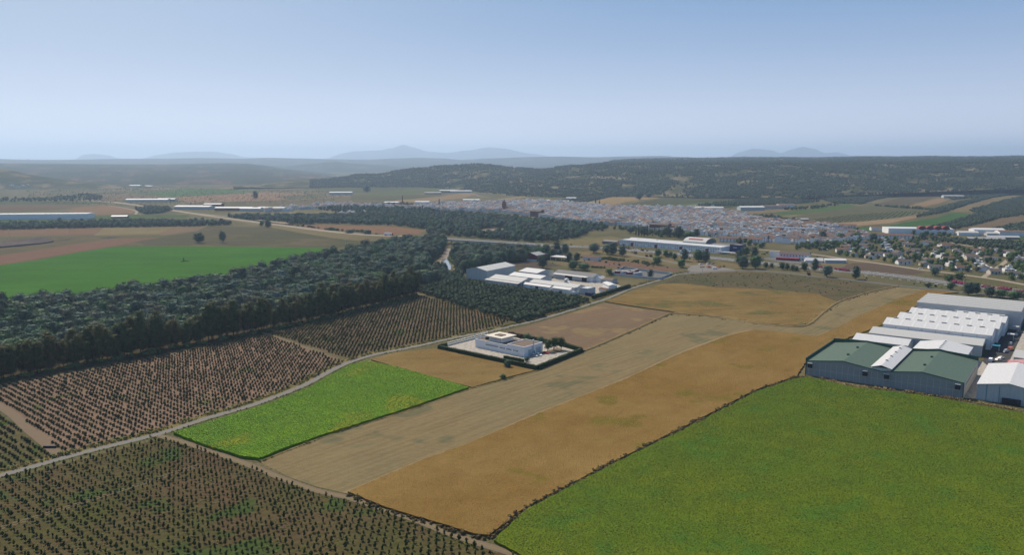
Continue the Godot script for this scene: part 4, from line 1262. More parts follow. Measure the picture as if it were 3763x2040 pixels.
func lay_roads() -> void:
	P.lane = pl([-221.2, -269.3, -196.9, -294.8, -178.8, -318.3, -156.6, -342.6, -143.5, -364.3, -128, -386, -112.7, -418.6, -105.9, -444.7, -99.1, -467, -88.2, -486.6, -73.2, -501.8, -57.1, -517.9, -48.6, -528.4, -25.4, -550.7, -13.7, -561.6, 1.3, -578.8, 17.4, -597, 34.5, -620.8, 53.5, -649, 74.3, -681.2, 85.6, -699.2, 111.4, -749.3, 124.6, -769.3, 152.8, -810.7, 176.1, -846.3, 194.8, -865.3])
	lane("farm_lane", "narrow grey lane winding up past the office to the junction", smooth_line(lift(P.lane, 0.09), 4.0), 4.2, M.lane)
	P.track = pl([-157.8, -341.6, -154.4, -339.8, -139.4, -330.9, -119.1, -316.7, -101.8, -303.7, -85.7, -290.8, -71.2, -280.6, -58.2, -274.2, -45.5, -265.7, -33.4, -257.3, -21.8, -247.9, -11.1, -240.1, 1.5, -232, 13.5, -221.4])
	var t := smooth_line(lift(P.track, 0.075), 3.0)
	var o := lane("dirt_track", "pale two-rut dirt track between saplings and wheat", t, 3.4, M.dirt)
	var mid := Solid.new()
	mid.col = Color(0.24, 0.20, 0.11)
	strip_of(mid, smooth_line(lift(P.track, 0.085), 3.0), -0.4, 0.4)
	part(o, "grass_strip", mid, M.soil)
	lane("dirt_track", "bare earth track between two bush plantations at the left edge", smooth_line(lift(pl([-279.8, -408.3, -256, -386.5, -237.5, -369.6, -217, -348.1, -201.1, -332.2, -191.5, -322.4, -184.2, -315.8]), 0.075), 3.0), 4.6, M.dirt)
	lane("mown_edge", "pale straw line where the mown stubble meets the standing wheat", smooth_line(lift(pl([-60.5, -278.7, -53.1, -288.2, -38.7, -307.7, -16.3, -333.2, 17.7, -378.1, 60.8, -429.9, 102.2, -488.7, 149.3, -545.4, 172.8, -564.4]), 0.05), 5.0), 2.2, M.straw_line)
	lane("dirt_track", "thin earth track between the two large bush plantations", smooth_line(lift(pl([-175.9, -555.2, -149.8, -526.8, -124.6, -498.1, -101.5, -471.6, -98.3, -466.4]), 0.075), 3.0), 2.2, M.dirt)
	var bank := smooth_line(lift(P.lane, 0.06), 4.0)
	var vg := Solid.new()
	vg.col = Color(0.20, 0.165, 0.06)
	strip_of(vg, bank, -6.4, -2.0)
	vg.col = Color(0.10, 0.115, 0.035)
	strip_of(vg, bank, 2.0, 3.4)
	solo("verge", vg, M.verge_soil, "yellow-green grassy verges of the winding lane", "verge", "", "structure")
	var rut := Solid.new()
	for k in [-0.85, 0.85]:
		strip_of(rut, smooth_line(lift(pl([-171.9, -246.7, -168.8, -250.2, -155.8, -265.7, -141.4, -283.6, -132.3, -295.6, -124.1, -305.7]), 0.05), 4.0), k - 0.28, k + 0.28)
	solo("wheel_ruts", rut, M.dirt, "pale wheel ruts running between the sapling rows", "track", "", "structure")
	# junction and rural road to the right
	var rural := smooth_line(lift(pl([180.3, -852.5, 200.7, -865.3, 219.5, -869.6, 240.9, -878.4, 263.4, -878.4, 287, -865.3, 317.6, -830.1, 342.3, -808.8, 362.9, -781.5, 383.4, -759.2, 412.3, -730.3, 446.5, -690.8, 468.9, -659]), 0.10), 8.0)
	lane("service_road", "grey service road along the fallow field", rural, 6.5, M.asphalt)
	flat("junction", "wide pale asphalt junction by the main road", pl([168.3, -836.1, 190, -865.3, 198, -896.5, 209, -922.6, 228.1, -930, 234.6, -905.8, 248.1, -887.3, 244.5, -873.9, 212, -863.1, 192.4, -854.6]), 0.07, M.lane)
	lane("farm_lane", "pale lane from the junction back towards the river", smooth_line(lift(pl([207.4, -915.3, 190.8, -950.2, 173.7, -982.3, 150.6, -1031.6, 127.3, -1072.6, 99.6, -1089.3]), 0.08), 8.0), 6.0, M.lane)
	# the main road on its embankment, over the bridge
	var a := smooth_line(pl3([-1319.3, 0.3, -2472.3, -1151.1, 0.3, -2326.8, -984.5, 0.5, -2140.7, -819.8, 0.8, -1947.1, -696.9, 1, -1795.3, -571.2, 1.5, -1645, -483, 2.5, -1537.2, -405.2, 4, -1440.8, -319.8, 5.5, -1332.3, -260.5, 6.5, -1265.5, -216.9, 7, -1227.4, -171.9, 7, -1209.5, -135, 7, -1192.1]), 20.0)
	var road := lane("main_road", "pale asphalt main road on an embankment left of the bridge", a, 17.0, M.dirt_far, 2.2)
	var line := Solid.new()
	strip_of(line, a, -0.5, 0.5)
	for i in line.v.size():
		line.v[i] += Vector3(0, 0.05, 0)
	line.col = Color(0.11, 0.12, 0.06)
	for i in line.c.size():
		line.c[i] = line.col
	part(road, "median", line, M.soil)
	lane("main_road", "second carriageway fading into the left valley", smooth_line(pl3([-1174, 0.3, -2373.4, -1030.7, 0.4, -2209.2, -912.7, 0.4, -2043.8, -737.4, 0.8, -1845.4, -593.4, 1, -1716.5, -501.8, 2, -1607.9, -415.1, 4, -1491.1]), 20.0), 9.0, M.dirt_far)
	var b := smooth_line(pl3([34.6, 7, -1086.5, 65.6, 5.5, -1079.6, 99.4, 3.5, -1087.9, 135.4, 1.6, -1088.3, 181.9, 0.5, -1058.4, 219.9, 0.2, -1026.8, 261.6, 0.2, -977.9, 300.9, 0.2, -938.4, 340.2, 0.2, -890.4, 381, 0.2, -859.5, 407.8, 0.2, -828.7, 430.3, 0.2, -789.1, 451.6, 0.2, -757.9, 471.6, 0.2, -730.6, 493, 0.2, -693.8]), 14.0)
	var right := lane("main_road", "grey dual carriageway running right behind the fields", b, 24.0, M.asphalt, 2.2)
	for k in [-11.0, -1.4, 1.4, 11.0]:
		var s := Solid.new()
		for i in b.size() - 1:
			var p := b[i] + Vector3(0, 0.06, 0)
			var q := b[i + 1] + Vector3(0, 0.06, 0)
			var sp := side_at(b, i)
			var sq := side_at(b, i + 1)
			s.face([p + sp * (k - 0.15), q + sq * (k - 0.15), q + sq * (k + 0.15), p + sp * (k + 0.15)], Vector3.UP)
		part(right, "road_line", s, M.paint)
	# white kerb blocks along the widened stretch
	for row in [[368, -838.1, 422.2, -765.9], [384.5, -869.6, 396, -852.5]]:
		var e := pl(row)
		var k := int(e[0].distance_to(e[1]) / 8.5)
		for i in k:
			var p := e[0].lerp(e[1], (i + 0.5) / k)
			var s := Solid.new()
			s.box(Vector3(-1.5, 0.2, -0.25), Vector3(1.5, 0.7, 0.25))
			var o2 := solo("barrier_block", s, M.paint, "white barrier block in the row along the dual carriageway", "barrier", "white barrier blocks along the carriageway")
			o2.position = Vector3(p.x, 0, p.y)
			o2.rotation.y = atan2(-(e[1] - e[0]).y, (e[1] - e[0]).x)
	lane("gravel_road", "pale gravel road below the allotment houses", smooth_line(lift(pl([312.1, -1120.6, 335.9, -1085.9, 367.6, -1059.7, 390.9, -1025.5, 410.4, -979.5, 434.4, -930, 453.5, -882.8, 469.4, -858.8, 484.6, -828.1, 494.5, -803.2, 499.3, -774.5, 517.2, -728.7]), 0.10), 10.0), 8.0, M.dirt_far)
	lane("gravel_road", "pale side road climbing between the allotments", smooth_line(lift(pl([487.5, -824.2, 533.5, -882.8, 570.9, -930, 604.2, -974.1]), 0.09), 10.0), 5.0, M.dirt_far)
	lane("gravel_road", "pale road behind the allotments towards the farm sheds", smooth_line(lift(pl([619.2, -1333, 623.2, -1293.8, 635.4, -1248, 646.1, -1188.9, 646.2, -1131.5, 661.6, -1092.7]), 0.32), 12.0), 6.0, M.dirt_far)
	lane("town_street", "pale street leading from the carriageway into town", smooth_line(lift(pl([349.7, -1131.5, 343.6, -1177, 338.1, -1230.5, 338.9, -1298.6, 346.4, -1401.8]), 0.10), 10.0), 9.0, M.dirt_far)
	lane("gravel_road", "white track climbing the foot of the wooded hill", smooth_line(lift(pl([-71.6, -2605.1, -107, -2724.3, -145.6, -2949.1, -193.1, -3157.2, -258.3, -3462.5, -314.7, -3601.7]), 0.5), 20.0), 6.0, M.dirt_far)
	lane("gravel_road", "thin pale road across the far left valley", smooth_line(lift(pl([-1653.3, -2605.1, -1566.6, -2549.3, -1475, -2495.8, -1387.1, -2444.5]), 0.5), 20.0), 7.0, M.dirt_far)
	lane("gravel_road", "thin pale road across the far middle valley", smooth_line(lift(pl([-673.1, -2427.9, -641.8, -2531.2, -598.9, -2605.1, -580.1, -2724.3, -535.3, -2683.4]), 0.5), 20.0), 7.0, M.dirt_far)
	lane("gravel_road", "pale road round the tan field right of the long warehouse", smooth_line(lift(pl([-1075.8, -2149.7, -1016.3, -2086.7, -927.1, -1971.1, -878.5, -1887.4, -846.1, -1810.4, -825.5, -1792.1]), 0.4), 20.0), 6.0, M.dirt_far)
	# the bridge
	var p := pl3([-136.3, 7, -1192.1, 35.3, 7, -1086.5])
	var d := p[1] - p[0]
	var br := thing("road_bridge", "long concrete road bridge over the river on piers", "bridge", Vector3(p[0].x, 0, p[0].z), rad_to_deg(atan2(-d.z, d.x)))
	var l := d.length()
	var s := Solid.new()
	s.box(Vector3(0, 6.4, -8), Vector3(l, 7.0, 8))
	part(br, "deck", s, M.lane)
	for z in [-7.7, 7.7]:
		var g := Solid.new()
		g.box(Vector3(0, 5.0, z - 0.5), Vector3(l, 6.4, z + 0.5))
		part(br, "girder", g, M.grey_wall)
		var r := Solid.new()
		r.box(Vector3(0, 7.75, z - 0.12), Vector3(l, 7.95, z + 0.12))
		part(br, "railing", r, M.paint)
		for i in int(l / 4.0):
			var q := Solid.new()
			q.box(Vector3(i * 4.0, 7.0, z - 0.14), Vector3(i * 4.0 + 0.5, 7.75, z + 0.14))
			part(br, "railing_post", q, M.paint)
	for i in 5:
		for z in [-5.0, 5.0]:
			var q := Solid.new()
			q.tube(Vector3(l * (i + 0.5) / 5.0, 0, z), Vector3(l * (i + 0.5) / 5.0, 6.4, z), 0.7, 0.7, 10)
			part(br, "pier", q, M.grey_wall)

func fill(poly: PackedVector2Array, spacing: float, jitter: float, seed: int, y: float, lo: float, hi: float, shade: float, warm: float) -> Array:
	var g := RandomNumberGenerator.new()
	g.seed = seed
	var where := []
	var tints := []
	for q in lattice(poly, spacing, ROWS, jitter, seed):
		if q.y > -228.0 or absf(q.x) > 0.66 * -q.y + 6.0:
			continue
		var z := g.randf_range(lo, hi) * (1.0 + 0.22 * n_mid.get_noise_2d(q.x, q.y))
		where.append(spot(Vector3(q.x, y, q.y), g.randf() * TAU, z, z * g.randf_range(0.75, 1.25)))
		tints.append(tinted(g, shade, warm))
	return [where, tints]

func grow_crops() -> void:
	var a := tuft(61, 8, 0.15, 0.24, 0.32, c3(0.085, 0.145, 0.018), c3(0.165, 0.19, 0.022), M.leaf)
	var f := fill(P.sunflower, 0.68, 0.26, 62, 0.95, 0.75, 1.25, 0.25, 0.16)
	many("sunflower_plants", a, f[0], f[1], "leafy tops of the sunflowers in the right field", "sunflowers")
	var b := tuft(63, 8, 0.15, 0.36, 0.36, c3(0.115, 0.23, 0.026), c3(0.215, 0.33, 0.036), M.leaf)
	f = fill(P.green, 0.72, 0.3, 64, 1.05, 0.75, 1.25, 0.18, 0.10)
	many("crop_plants", b, f[0], f[1], "leafy tops of the bright green crop", "crop")
	var w := tuft(65, 8, 0.09, 0.15, 0.3, c3(0.235, 0.148, 0.05), c3(0.285, 0.19, 0.072), M.straw)
	f = fill(P.wheat, 0.95, 0.4, 66, 0.86, 0.7, 1.2, 0.16, 0.07)
	many("wheat_ears", w, f[0], f[1], "ears of the ripe golden wheat", "wheat")
	f = fill(P.wheat_small, 1.1, 0.4, 67, 0.61, 0.7, 1.2, 0.16, 0.07)
	many("wheat_ears", w, f[0], f[1], "ears of wheat beside the hedged office yard", "wheat")
	f = fill(P.wheat_top, 1.5, 0.6, 68, 0.7, 0.8, 1.6, 0.2, 0.1)
	many("wheat_ears", w, f[0], f[1], "ears of wheat below the junction", "wheat")
	# field margins: dry weeds, a dark overgrown ditch, grassy lane edges
	var dry := tuft(71, 10, 0.09, 0.9, 0.5, c3(0.28, 0.20, 0.085), c3(0.36, 0.265, 0.12), M.straw)
	var green := tuft(72, 10, 0.12, 0.6, 0.5, c3(0.085, 0.11, 0.026), c3(0.17, 0.16, 0.045), M.leaf)
	var dark := shrub_mesh(73, 0.8, 1.1, c3(0.07, 0.05, 0.026), c3(0.16, 0.115, 0.05), 8, 8, 0.4)
	var ditch := pl([-7.3, -242.2, 4.4, -263.5, 18.8, -280.9, 37.9, -303.9, 59.6, -328.5, 90.8, -364.3, 127.5, -407.8, 159.1, -435.5])
	verge("ditch_weeds", "dark dry weeds in the ditch between wheat and sunflowers", ditch, -1.5, 1.2, 1.9, dark, 0.6, 1.35, 74)
	verge("ditch_weeds", "dark brambles at the foot of the wheat beside the track", pl([-60.5, -277.7, -43.8, -264, -27.4, -253.4, -12.1, -243.8, -7.1, -242]), -0.9, 0.9, 1.2, dark, 0.5, 1.0, 75)
	mound("field_bank", "raised straw-coloured bank along the upper edge of the stubble", pl([45.5, -498.1, 65.2, -528.4, 93.6, -573.9, 121.8, -620.8, 129.6, -625.4, 146.7, -617.5, 165.5, -606.5, 181.1, -586.7, 199.5, -575.8, 209.7, -574.9, 221.8, -586.7, 249.4, -632.3, 276, -673.2, 301.5, -702, 334.7, -735, 371, -764.2]), 1.5, 0.95)
	mound("field_bank", "thin straw bank between the green crop and the stubble", pl([-101.4, -309.2, -81.5, -339.4, -47.3, -379.8, -22.9, -411.8, -3.2, -432.1, 14.6, -450.1]), 0.7, 0.35)
	verge("dry_grass_bank", "straw yellow bank between the stubble and the brown field", pl([45.5, -498.1, 65.2, -528.4, 93.6, -573.9, 121.8, -620.8, 129.6, -625.4, 146.7, -617.5, 165.5, -606.5, 181.1, -586.7, 199.5, -575.8, 209.7, -574.9, 221.8, -586.7, 249.4, -632.3, 276, -673.2, 301.5, -702, 334.7, -735, 371, -764.2]), -1.3, 1.3, 1.6, dry, 0.6, 1.3, 76)
	verge("ditch_weeds", "dark weeds along the straw bank", pl([48.2, -499.6, 93.5, -572.9, 121.6, -619.7, 146.4, -616.4, 180.8, -585.7, 209.3, -573.9, 248.9, -631.1, 300.9, -700.6, 370.2, -762.5]), 1.0, 2.2, 0.3, dark, 0.3, 0.7, 77)
	verge("grass_verge", "grassy verge on the upper side of the lane", P.lane, -6.5, -2.4, 2.6, green, 0.8, 1.9, 78)
	verge("dry_verge", "dry yellow grass along the upper side of the lane", P.lane, -5.5, -2.3, 2.2, dry, 0.6, 1.4, 79)
	verge("grass_verge", "short grass on the lower side of the lane", P.lane, 2.3, 3.6, 1.2, green, 0.5, 1.1, 80)
	verge("grass_verge", "weeds between the green crop and the stubble", pl([-101.4, -309.2, -81.6, -339.8, -47.4, -380.2, -23, -412.4, -3.2, -432.7, 14.7, -450.7]), -0.7, 0.7, 1.8, green, 0.6, 1.2, 81)
	verge("grass_verge", "pale weeds along the foot of the green-roofed warehouse", pl([154, -433.8, 165.8, -438.3, 182.8, -418, 210.2, -404.3, 226.4, -391, 246.7, -373.8]), -1.6, 1.0, 2.5, dry, 0.7, 1.6, 82)
	verge("grass_verge", "weeds along the edge of the sapling plantation", P.track, 1.9, 3.6, 1.6, green, 0.5, 1.2, 83)
	var g := RandomNumberGenerator.new()
	g.seed = 84
	var where := []
	var tints := []
	for q in lattice(P.saplings, 1.5, ROWS, 0.7, 84):
		var t := n_mid.get_noise_2d(q.x * 1.2, q.y * 1.2)
		if t < 0.22 or absf(q.x) > 0.66 * -q.y + 4.0 or q.y > -230.0:
			continue
		var z := g.randf_range(0.4, 1.0)
		where.append(spot(Vector3(q.x, 0, q.y), g.randf() * TAU, z, z * 0.7))
		tints.append(tinted(g, 0.25, 0.15))
	many("ground_weeds", green, where, tints, "patches of green weeds between the saplings", "weeds")
	where = []
	tints = []
	var tussock := shrub_mesh(86, 0.9, 0.9, c3(0.045, 0.045, 0.02), c3(0.09, 0.085, 0.04), 6, 6, 0.5)
	for q in lattice(P.fallow, 7.5, 20.0, 3.7, 85, 0.45):
		var z := g.randf_range(0.3, 1.05)
		where.append(spot(Vector3(q.x, 0, q.y), g.randf() * TAU, z, z * 0.8))
		tints.append(tinted(g, 0.25, 0.15))
	many("tussocks", tussock, where, tints, "dark weed tussocks dotted over the fallow field", "weeds")

func grow_plantations() -> void:
	var kinds := []
	for k in 4:
		kinds.append(tree_kind(100 + k, 1.0, 0.05, 2, 0.3, {"r": 0.5, "h": 1.75, "y": 0.35, "clumps": 12, "per": 8, "leaf": 0.34, "a": c3(0.023, 0.043, 0.010), "b": c3(0.071, 0.080, 0.020), "clump": 0.45, "taper": 0.55, "core": 0.7}))
	plant(kinds, lattice(P.saplings, 3.35, ROWS, 0.18, 110, 0.04), 300, "sapling", "young leafy sapling in the rows of the foreground plantation", "sapling", "saplings of the foreground plantation", "sapling_rows", "rows of further young saplings behind the nearest ones", 0.7, 1.25, 111)
	var bushes := []
	for k in 4:
		bushes.append(tree_kind(120 + k, 0.8, 0.05, 2, 0.35, {"r": 0.6, "h": 1.35, "y": 0.1, "clumps": 12, "per": 8, "leaf": 0.42, "a": c3(0.033, 0.039, 0.012), "b": c3(0.080, 0.071, 0.022), "clump": 0.45, "taper": 0.3, "core": 0.72}))
	var pts := lattice(P.orchard_a, 3.35, ROWS, 0.2, 130, 0.02)
	pts.append_array(lattice(P.orchard_c, 3.35, ROWS, 0.2, 131, 0.03))
	plant(bushes, pts, 300, "orchard_bush", "small dark bush in the tan plantation left of the lane", "bush", "bushes of the plantation along the wood", "bush_rows", "long rows of dark bushes up to the wood", 0.8, 1.2, 132)
	var f := fill(P.orchard_b, 3.35, 0.2, 133, 0.0, 0.9, 1.3, 0.15, 0.1)
	many("bush_rows", joined(bushes[0]), f[0], f[1], "rows of greener bushes below the olive grove", "bushes")
	var olives := []
	for k in 4:
		olives.append(tree_kind(140 + k, 1.8, 0.22, 3, 0.9, {"r": 2.3, "h": 3.4, "y": 0.7, "clumps": 26, "per": 10, "leaf": 0.62, "a": c3(0.028, 0.048, 0.024), "b": c3(0.067, 0.095, 0.049), "clump": 0.36, "taper": 0.1, "core": 0.72}))
	plant(olives, lattice(P.olives, 5.2, ROWS, 0.7, 150, 0.05), 300, "olive_tree", "dense dark olive tree in the grove beside the white factory", "olive tree", "olive trees of the grove", "olive_grove", "back rows of the olive grove towards the factory", 0.8, 1.2, 151)
	# olive rows on the right slopes
	var far: ArrayMesh = far_olive()
	var g := RandomNumberGenerator.new()
	g.seed = 160
	var where := []
	var tints := []
	for a in [[848.6, -1697.8, 1050, -1993.2, 1281.9, -2317.5, 1575.1, -2683.4, 1942.9, -3102.5, 1769.4, -2854.9, 1550.5, -2605.1, 1264.2, -2230.5, 1025.6, -1897.4, 923.6, -1774.2],
			[752.9, -1447.8, 922.9, -1650.3, 1057, -1829, 1100.2, -1938.8, 1481.8, -2427.9, 2075.7, -3129.6, 1243.3, -1867.5, 1034.2, -1697.8, 861.8, -1496.8, 745.5, -1374.5],
			[826.5, -1385.3, 911.2, -1478.1, 1120.7, -1681.7, 947.3, -1418.7, 861, -1348.3, 801.8, -1313.1],
			[957, -2216.6, 1107.6, -2461.4, 1439.8, -2949.1, 1696.1, -3272.7, 1596.8, -3272.7, 1136.6, -2766.5, 952.1, -2478.5, 904.5, -2273.1],
			[1404.7, -2605.1, 1769.9, -3129.6, 2152.5, -3396.8, 2387.1, -3601.7, 2112.5, -3185.3, 1942.9, -3102.5, 1532.3, -2643.7, 1353.6, -2478.5],
			[492.7, -2149.7, 589.6, -2302.5, 701.2, -2478.5, 857.7, -2495.8, 900.3, -2363.6, 767.1, -2230.5, 623.4, -2149.7],
			[198.4, -2273.1, 244.6, -2427.9, 347.7, -2724.3, 288.2, -2683.4, 174.4, -2478.5, 126.5, -2363.6],
			[612, -1239.2, 639.7, -1177, 655.3, -1120.6, 691.9, -1031.6, 770, -1150, 704, -1205.2, 668.4, -1230.5]]:
		for q in lattice(pl(a), 9.5, 30.0, 1.2, 161, 0.06):
			var z := g.randf_range(0.7, 1.15)
			where.append(spot(Vector3(q.x, 0, q.y), g.randf() * TAU, z, z))
			tints.append(tinted(g, 0.25, 0.1))
	many("olive_rows", far, where, tints, "rows of olive trees between the fields right of the town", "olive trees")
	where = []
	tints = []
	var vine := shrub_mesh(170, 1.2, 1.4, c3(0.070, 0.098, 0.034), c3(0.112, 0.133, 0.054), 5, 5, 0.9)
	for q in lattice(pl([622.3, -1658.1, 743.5, -1774.2, 915, -1907.6, 969.2, -1887.4, 813.3, -1705.9, 708.2, -1612.8, 584.6, -1542.5]), 9.0, 60.0, 0.5, 171):
		where.append(spot(Vector3(q.x, 0, q.y), g.randf() * TAU, 1.3, 1.0))
		tints.append(tinted(g, 0.2, 0.1))
	many("vine_rows", vine, where, tints, "vine rows on the grey-olive slope right of the town", "vines")

func grow_woods() -> void:
	var tall := []
	var tints_tall := [[c3(0.031, 0.041, 0.011), c3(0.105, 0.087, 0.020)], [c3(0.028, 0.043, 0.013), c3(0.074, 0.081, 0.020)], [c3(0.035, 0.040, 0.013), c3(0.117, 0.085, 0.022)], [c3(0.027, 0.041, 0.013), c3(0.062, 0.078, 0.021)]]
	for k in 6:
		var c: Array = tints_tall[k % 4]
		tall.append(tree_kind(200 + k, 9.0, 0.32, 4, 2.2, {"r": 4.0, "h": 19.5, "y": 2.4, "clumps": 84, "per": 24, "leaf": 0.62, "a": c[0], "b": c[1], "clump": 0.30, "taper": 0.3, "round": 2.8, "core": 0.66}))
	var line := pl([-313.6, -389.2, -282.4, -430.4, -263.5, -455.6, -241.1, -481, -207.8, -521.1, -169.6, -572, -136.5, -619.7, -99.2, -686.6, -86.3, -715.2])
	var g := RandomNumberGenerator.new()
	g.seed = 210
	for row in 2:
		for i in line.size() - 1:
			var a := line[i]
			var b := line[i + 1]
			var side := Vector2(-(b - a).y, (b - a).x).normalized()
			if side.y > 0:
				side = -side
			var k := int(a.distance_to(b) / 4.6)
			for j in k:
				var q := a.lerp(b, (j + g.randf_range(0.1, 0.9)) / k) + side * (row * 5.5 + g.randf_range(-1.2, 1.2))
				if absf(q.x) > 0.655 * -q.y + 5.0:
					continue
				var z := g.randf_range(0.62, 1.18)
				copy(tall[g.randi() % tall.size()], "tall_tree", Vector3(q.x, 0, q.y), g.randf() * TAU, Vector3(z, z * g.randf_range(0.85, 1.12), z), "tall olive-brown tree in the front row of the wood along the plantation", "tree", "tall trees along the plantation")
	var river := []
	var cols := [[c3(0.035, 0.064, 0.044), c3(0.088, 0.140, 0.101)], [c3(0.026, 0.053, 0.034), c3(0.059, 0.098, 0.061)], [c3(0.038, 0.073, 0.037), c3(0.088, 0.154, 0.071)], [c3(0.045, 0.070, 0.057), c3(0.112, 0.161, 0.131)], [c3(0.030, 0.070, 0.030), c3(0.071, 0.140, 0.054)], [c3(0.053, 0.064, 0.044), c3(0.118, 0.126, 0.085)]]
	for k in 8:
		var c: Array = cols[k % 6]
		river.append(tree_kind(220 + k, 6.0, 0.28, 4, 2.4, {"r": [4.6, 4.1, 5.0, 4.4][k % 4], "h": [8.2, 9.8, 7.2, 8.8][k % 4], "y": 1.4, "clumps": 52, "per": 24, "leaf": 0.62, "a": c[0], "b": c[1], "clump": 0.30, "taper": 0.2, "core": 0.68}))
	var near := pl([-432.7, -543.6, -407.4, -628.8, -339.8, -681.2, -307.3, -733.4, -265.7, -790.4, -259.1, -840.2, -239.9, -922.6, -211.5, -982.3, -181.3, -1106.5, -144.2, -1173, -96.3, -1173, -93.1, -1096.1, -91.8, -1010.7, -98.9, -930, -94, -882.8, -80.3, -898.8, -70.6, -854.6, -53.5, -816.4, -75.5, -783.2, -87.6, -747.7, -104.1, -721.1, -142.8, -649, -177.1, -598, -216.8, -544.5, -250.8, -501, -292.5, -446.5, -322.6, -400.9])
	var low := pl([-103.3, -930, -80.8, -922.6, -55.7, -898.8, -47, -777.9, -72.4, -777.9, -84.2, -844.2])
	var pts := cut(lattice(near, 7.8, 15.0, 3.0, 230, 0.03), [low])
	var bank := pl([-73.4, -1059.7, -65.5, -1059.7, 26.9, -1004.9, 63.9, -993.5, 56.4, -982.3, 26, -971.4, 10.9, -955.4, -10, -930, -25, -898.8, -47.3, -856.7, -56, -865.3, -64.7, -922.6, -72.9, -982.3, -73.3, -1047])
	pts.append_array(lattice(bank, 7.6, 15.0, 2.8, 231, 0.03))
	plant(river, pts, 300, "riverside_tree", "rounded grey-green tree in the river wood behind the tall front row", "tree", "trees of the river wood", "river_wood", "the farther trees of the river wood up to the bridge", 0.95, 1.6, 232)
	var holes := [P.pond, pl([-411.7, -1478.1, -366.7, -1542.5, -298.8, -1516.1, -218, -1490.5, -145.2, -1396.3, -141.3, -1293.8, -259.2, -1313.1, -398.5, -1430.2])]
	var far := pl([-481.3, -1689.7, -393.5, -1705.9, -289.1, -1774.2, -173.3, -1819.7, -48, -1739.4, 36.9, -1591, 95.5, -1418.7, 127, -1343.1, 101.8, -1256.9, 64.5, -1197, 31.6, -1184.9, -17.2, -1222, -78, -1265.9, -134.4, -1313.1, -191.4, -1441.9, -351.7, -1522.6, -427.6, -1535.8])
	var beyond := cut(lattice(far, 8.4, 15.0, 3.6, 240, 0.14), holes)
	var belt := lattice(pl([-963.4, -1363.9, -1026.1, -1453.7, -950.7, -1490.5, -889.7, -1516.1, -804, -1549.3, -731.6, -1562.9, -622.9, -1556.1, -568.1, -1535.8, -524.9, -1516.1, -546.5, -1490.5, -589.6, -1471.9, -727.3, -1447.8, -894.7, -1401.8]), 6.6, 10.0, 2.6, 241, 0.06)
	belt.append_array(lattice(pl([-601.4, -1705.9, -575, -1730.9, -482.4, -1714.2, -385.7, -1722.5, -356.8, -1642.7, -448.1, -1591, -475.1, -1591, -546, -1642.7]), 7.0, 10.0, 3.0, 242, 0.2))
	belt.append_array(lattice(pl([-920.5, -1971.1, -915.7, -2050.6, -856.6, -1993.2, -827.2, -1971.1, -796.9, -1838.5, -813.4, -1792.1, -851, -1848.1]), 8.0, 10.0, 3.0, 243, 0.1))
	belt.append_array(lattice(pl([-1562.7, -2461.4, -1477.6, -2605.1, -1493.2, -2854.9, -1358.8, -2683.4, -1213.9, -2395.3, -1341.5, -2363.6, -1472, -2317.5]), 16.0, 10.0, 6.0, 244, 0.45))
	belt.append_array(lattice(pl([-486.1, -1993.2, -383.6, -2136.8, -285.6, -2216.6, -216.6, -1993.2, -182.5, -1917.9, -299.4, -1838.5, -398.8, -1867.5]), 9.0, 10.0, 3.5, 245, 0.4))
	belt.append_array(lattice(pl([43.7, -1642.7, 96.2, -1591, 141.9, -1503.2, 175.3, -1441.9, 156.7, -1363.9, 120.6, -1374.5, 87.3, -1441.9]), 9.0, 10.0, 3.5, 246, 0.25))
	plant(river, beyond, 0, "riverside_tree", "", "tree", "", "far_wood", "dense wood between the bridge and the town", 0.55, 1.25, 247)
	plant(river, belt, 0, "riverside_tree", "", "tree", "", "tree_belt", "long belt of dark trees across the left valley", 0.5, 1.0, 248)
	var foot := cut(lattice(low, 5.0, 15.0, 2.0, 253, 0.05), [P.river])
	foot.append_array(lattice(pl([-74.9, -1150, -31.4, -1131.5, 33, -1096.1, 64.6, -1062.9, 60.8, -999.1, 27, -1010.7, -65.9, -1066.1, -74.4, -1096.1]), 6.0, 15.0, 2.4, 249, 0.05))
	plant(river, foot, 0, "riverside_tree", "", "tree", "", "river_scrub", "low scrub trees at the foot of the bridge piers", 0.4, 0.62, 250)
	P.river_kinds = river
	P.tall_kinds = tall
	# reeds and undergrowth on the river banks and the foot of the wood
	var green := shrub_mesh(250, 1.6, 1.8, c3(0.049, 0.084, 0.024), c3(0.119, 0.154, 0.047), 9, 8, 0.8)
	verge("undergrowth", "undergrowth at the foot of the tall front trees", pl([-312.9, -388.3, -281.7, -429.3, -262.8, -454.4, -240.4, -479.7, -207.2, -519.5, -169, -570.1, -136.1, -617.5, -98.8, -683.9, -85.9, -712.2]), -1.5, 3.0, 0.8, green, 0.5, 1.1, 251)
	verge("undergrowth", "green bushes on the right bank of the river", pl([-77.4, -1106.5, -73.6, -1031.6, -72.3, -974.1, -59.9, -915.3, -55.1, -858.8]), -3.0, 5.0, 1.2, green, 0.8, 1.8, 252)

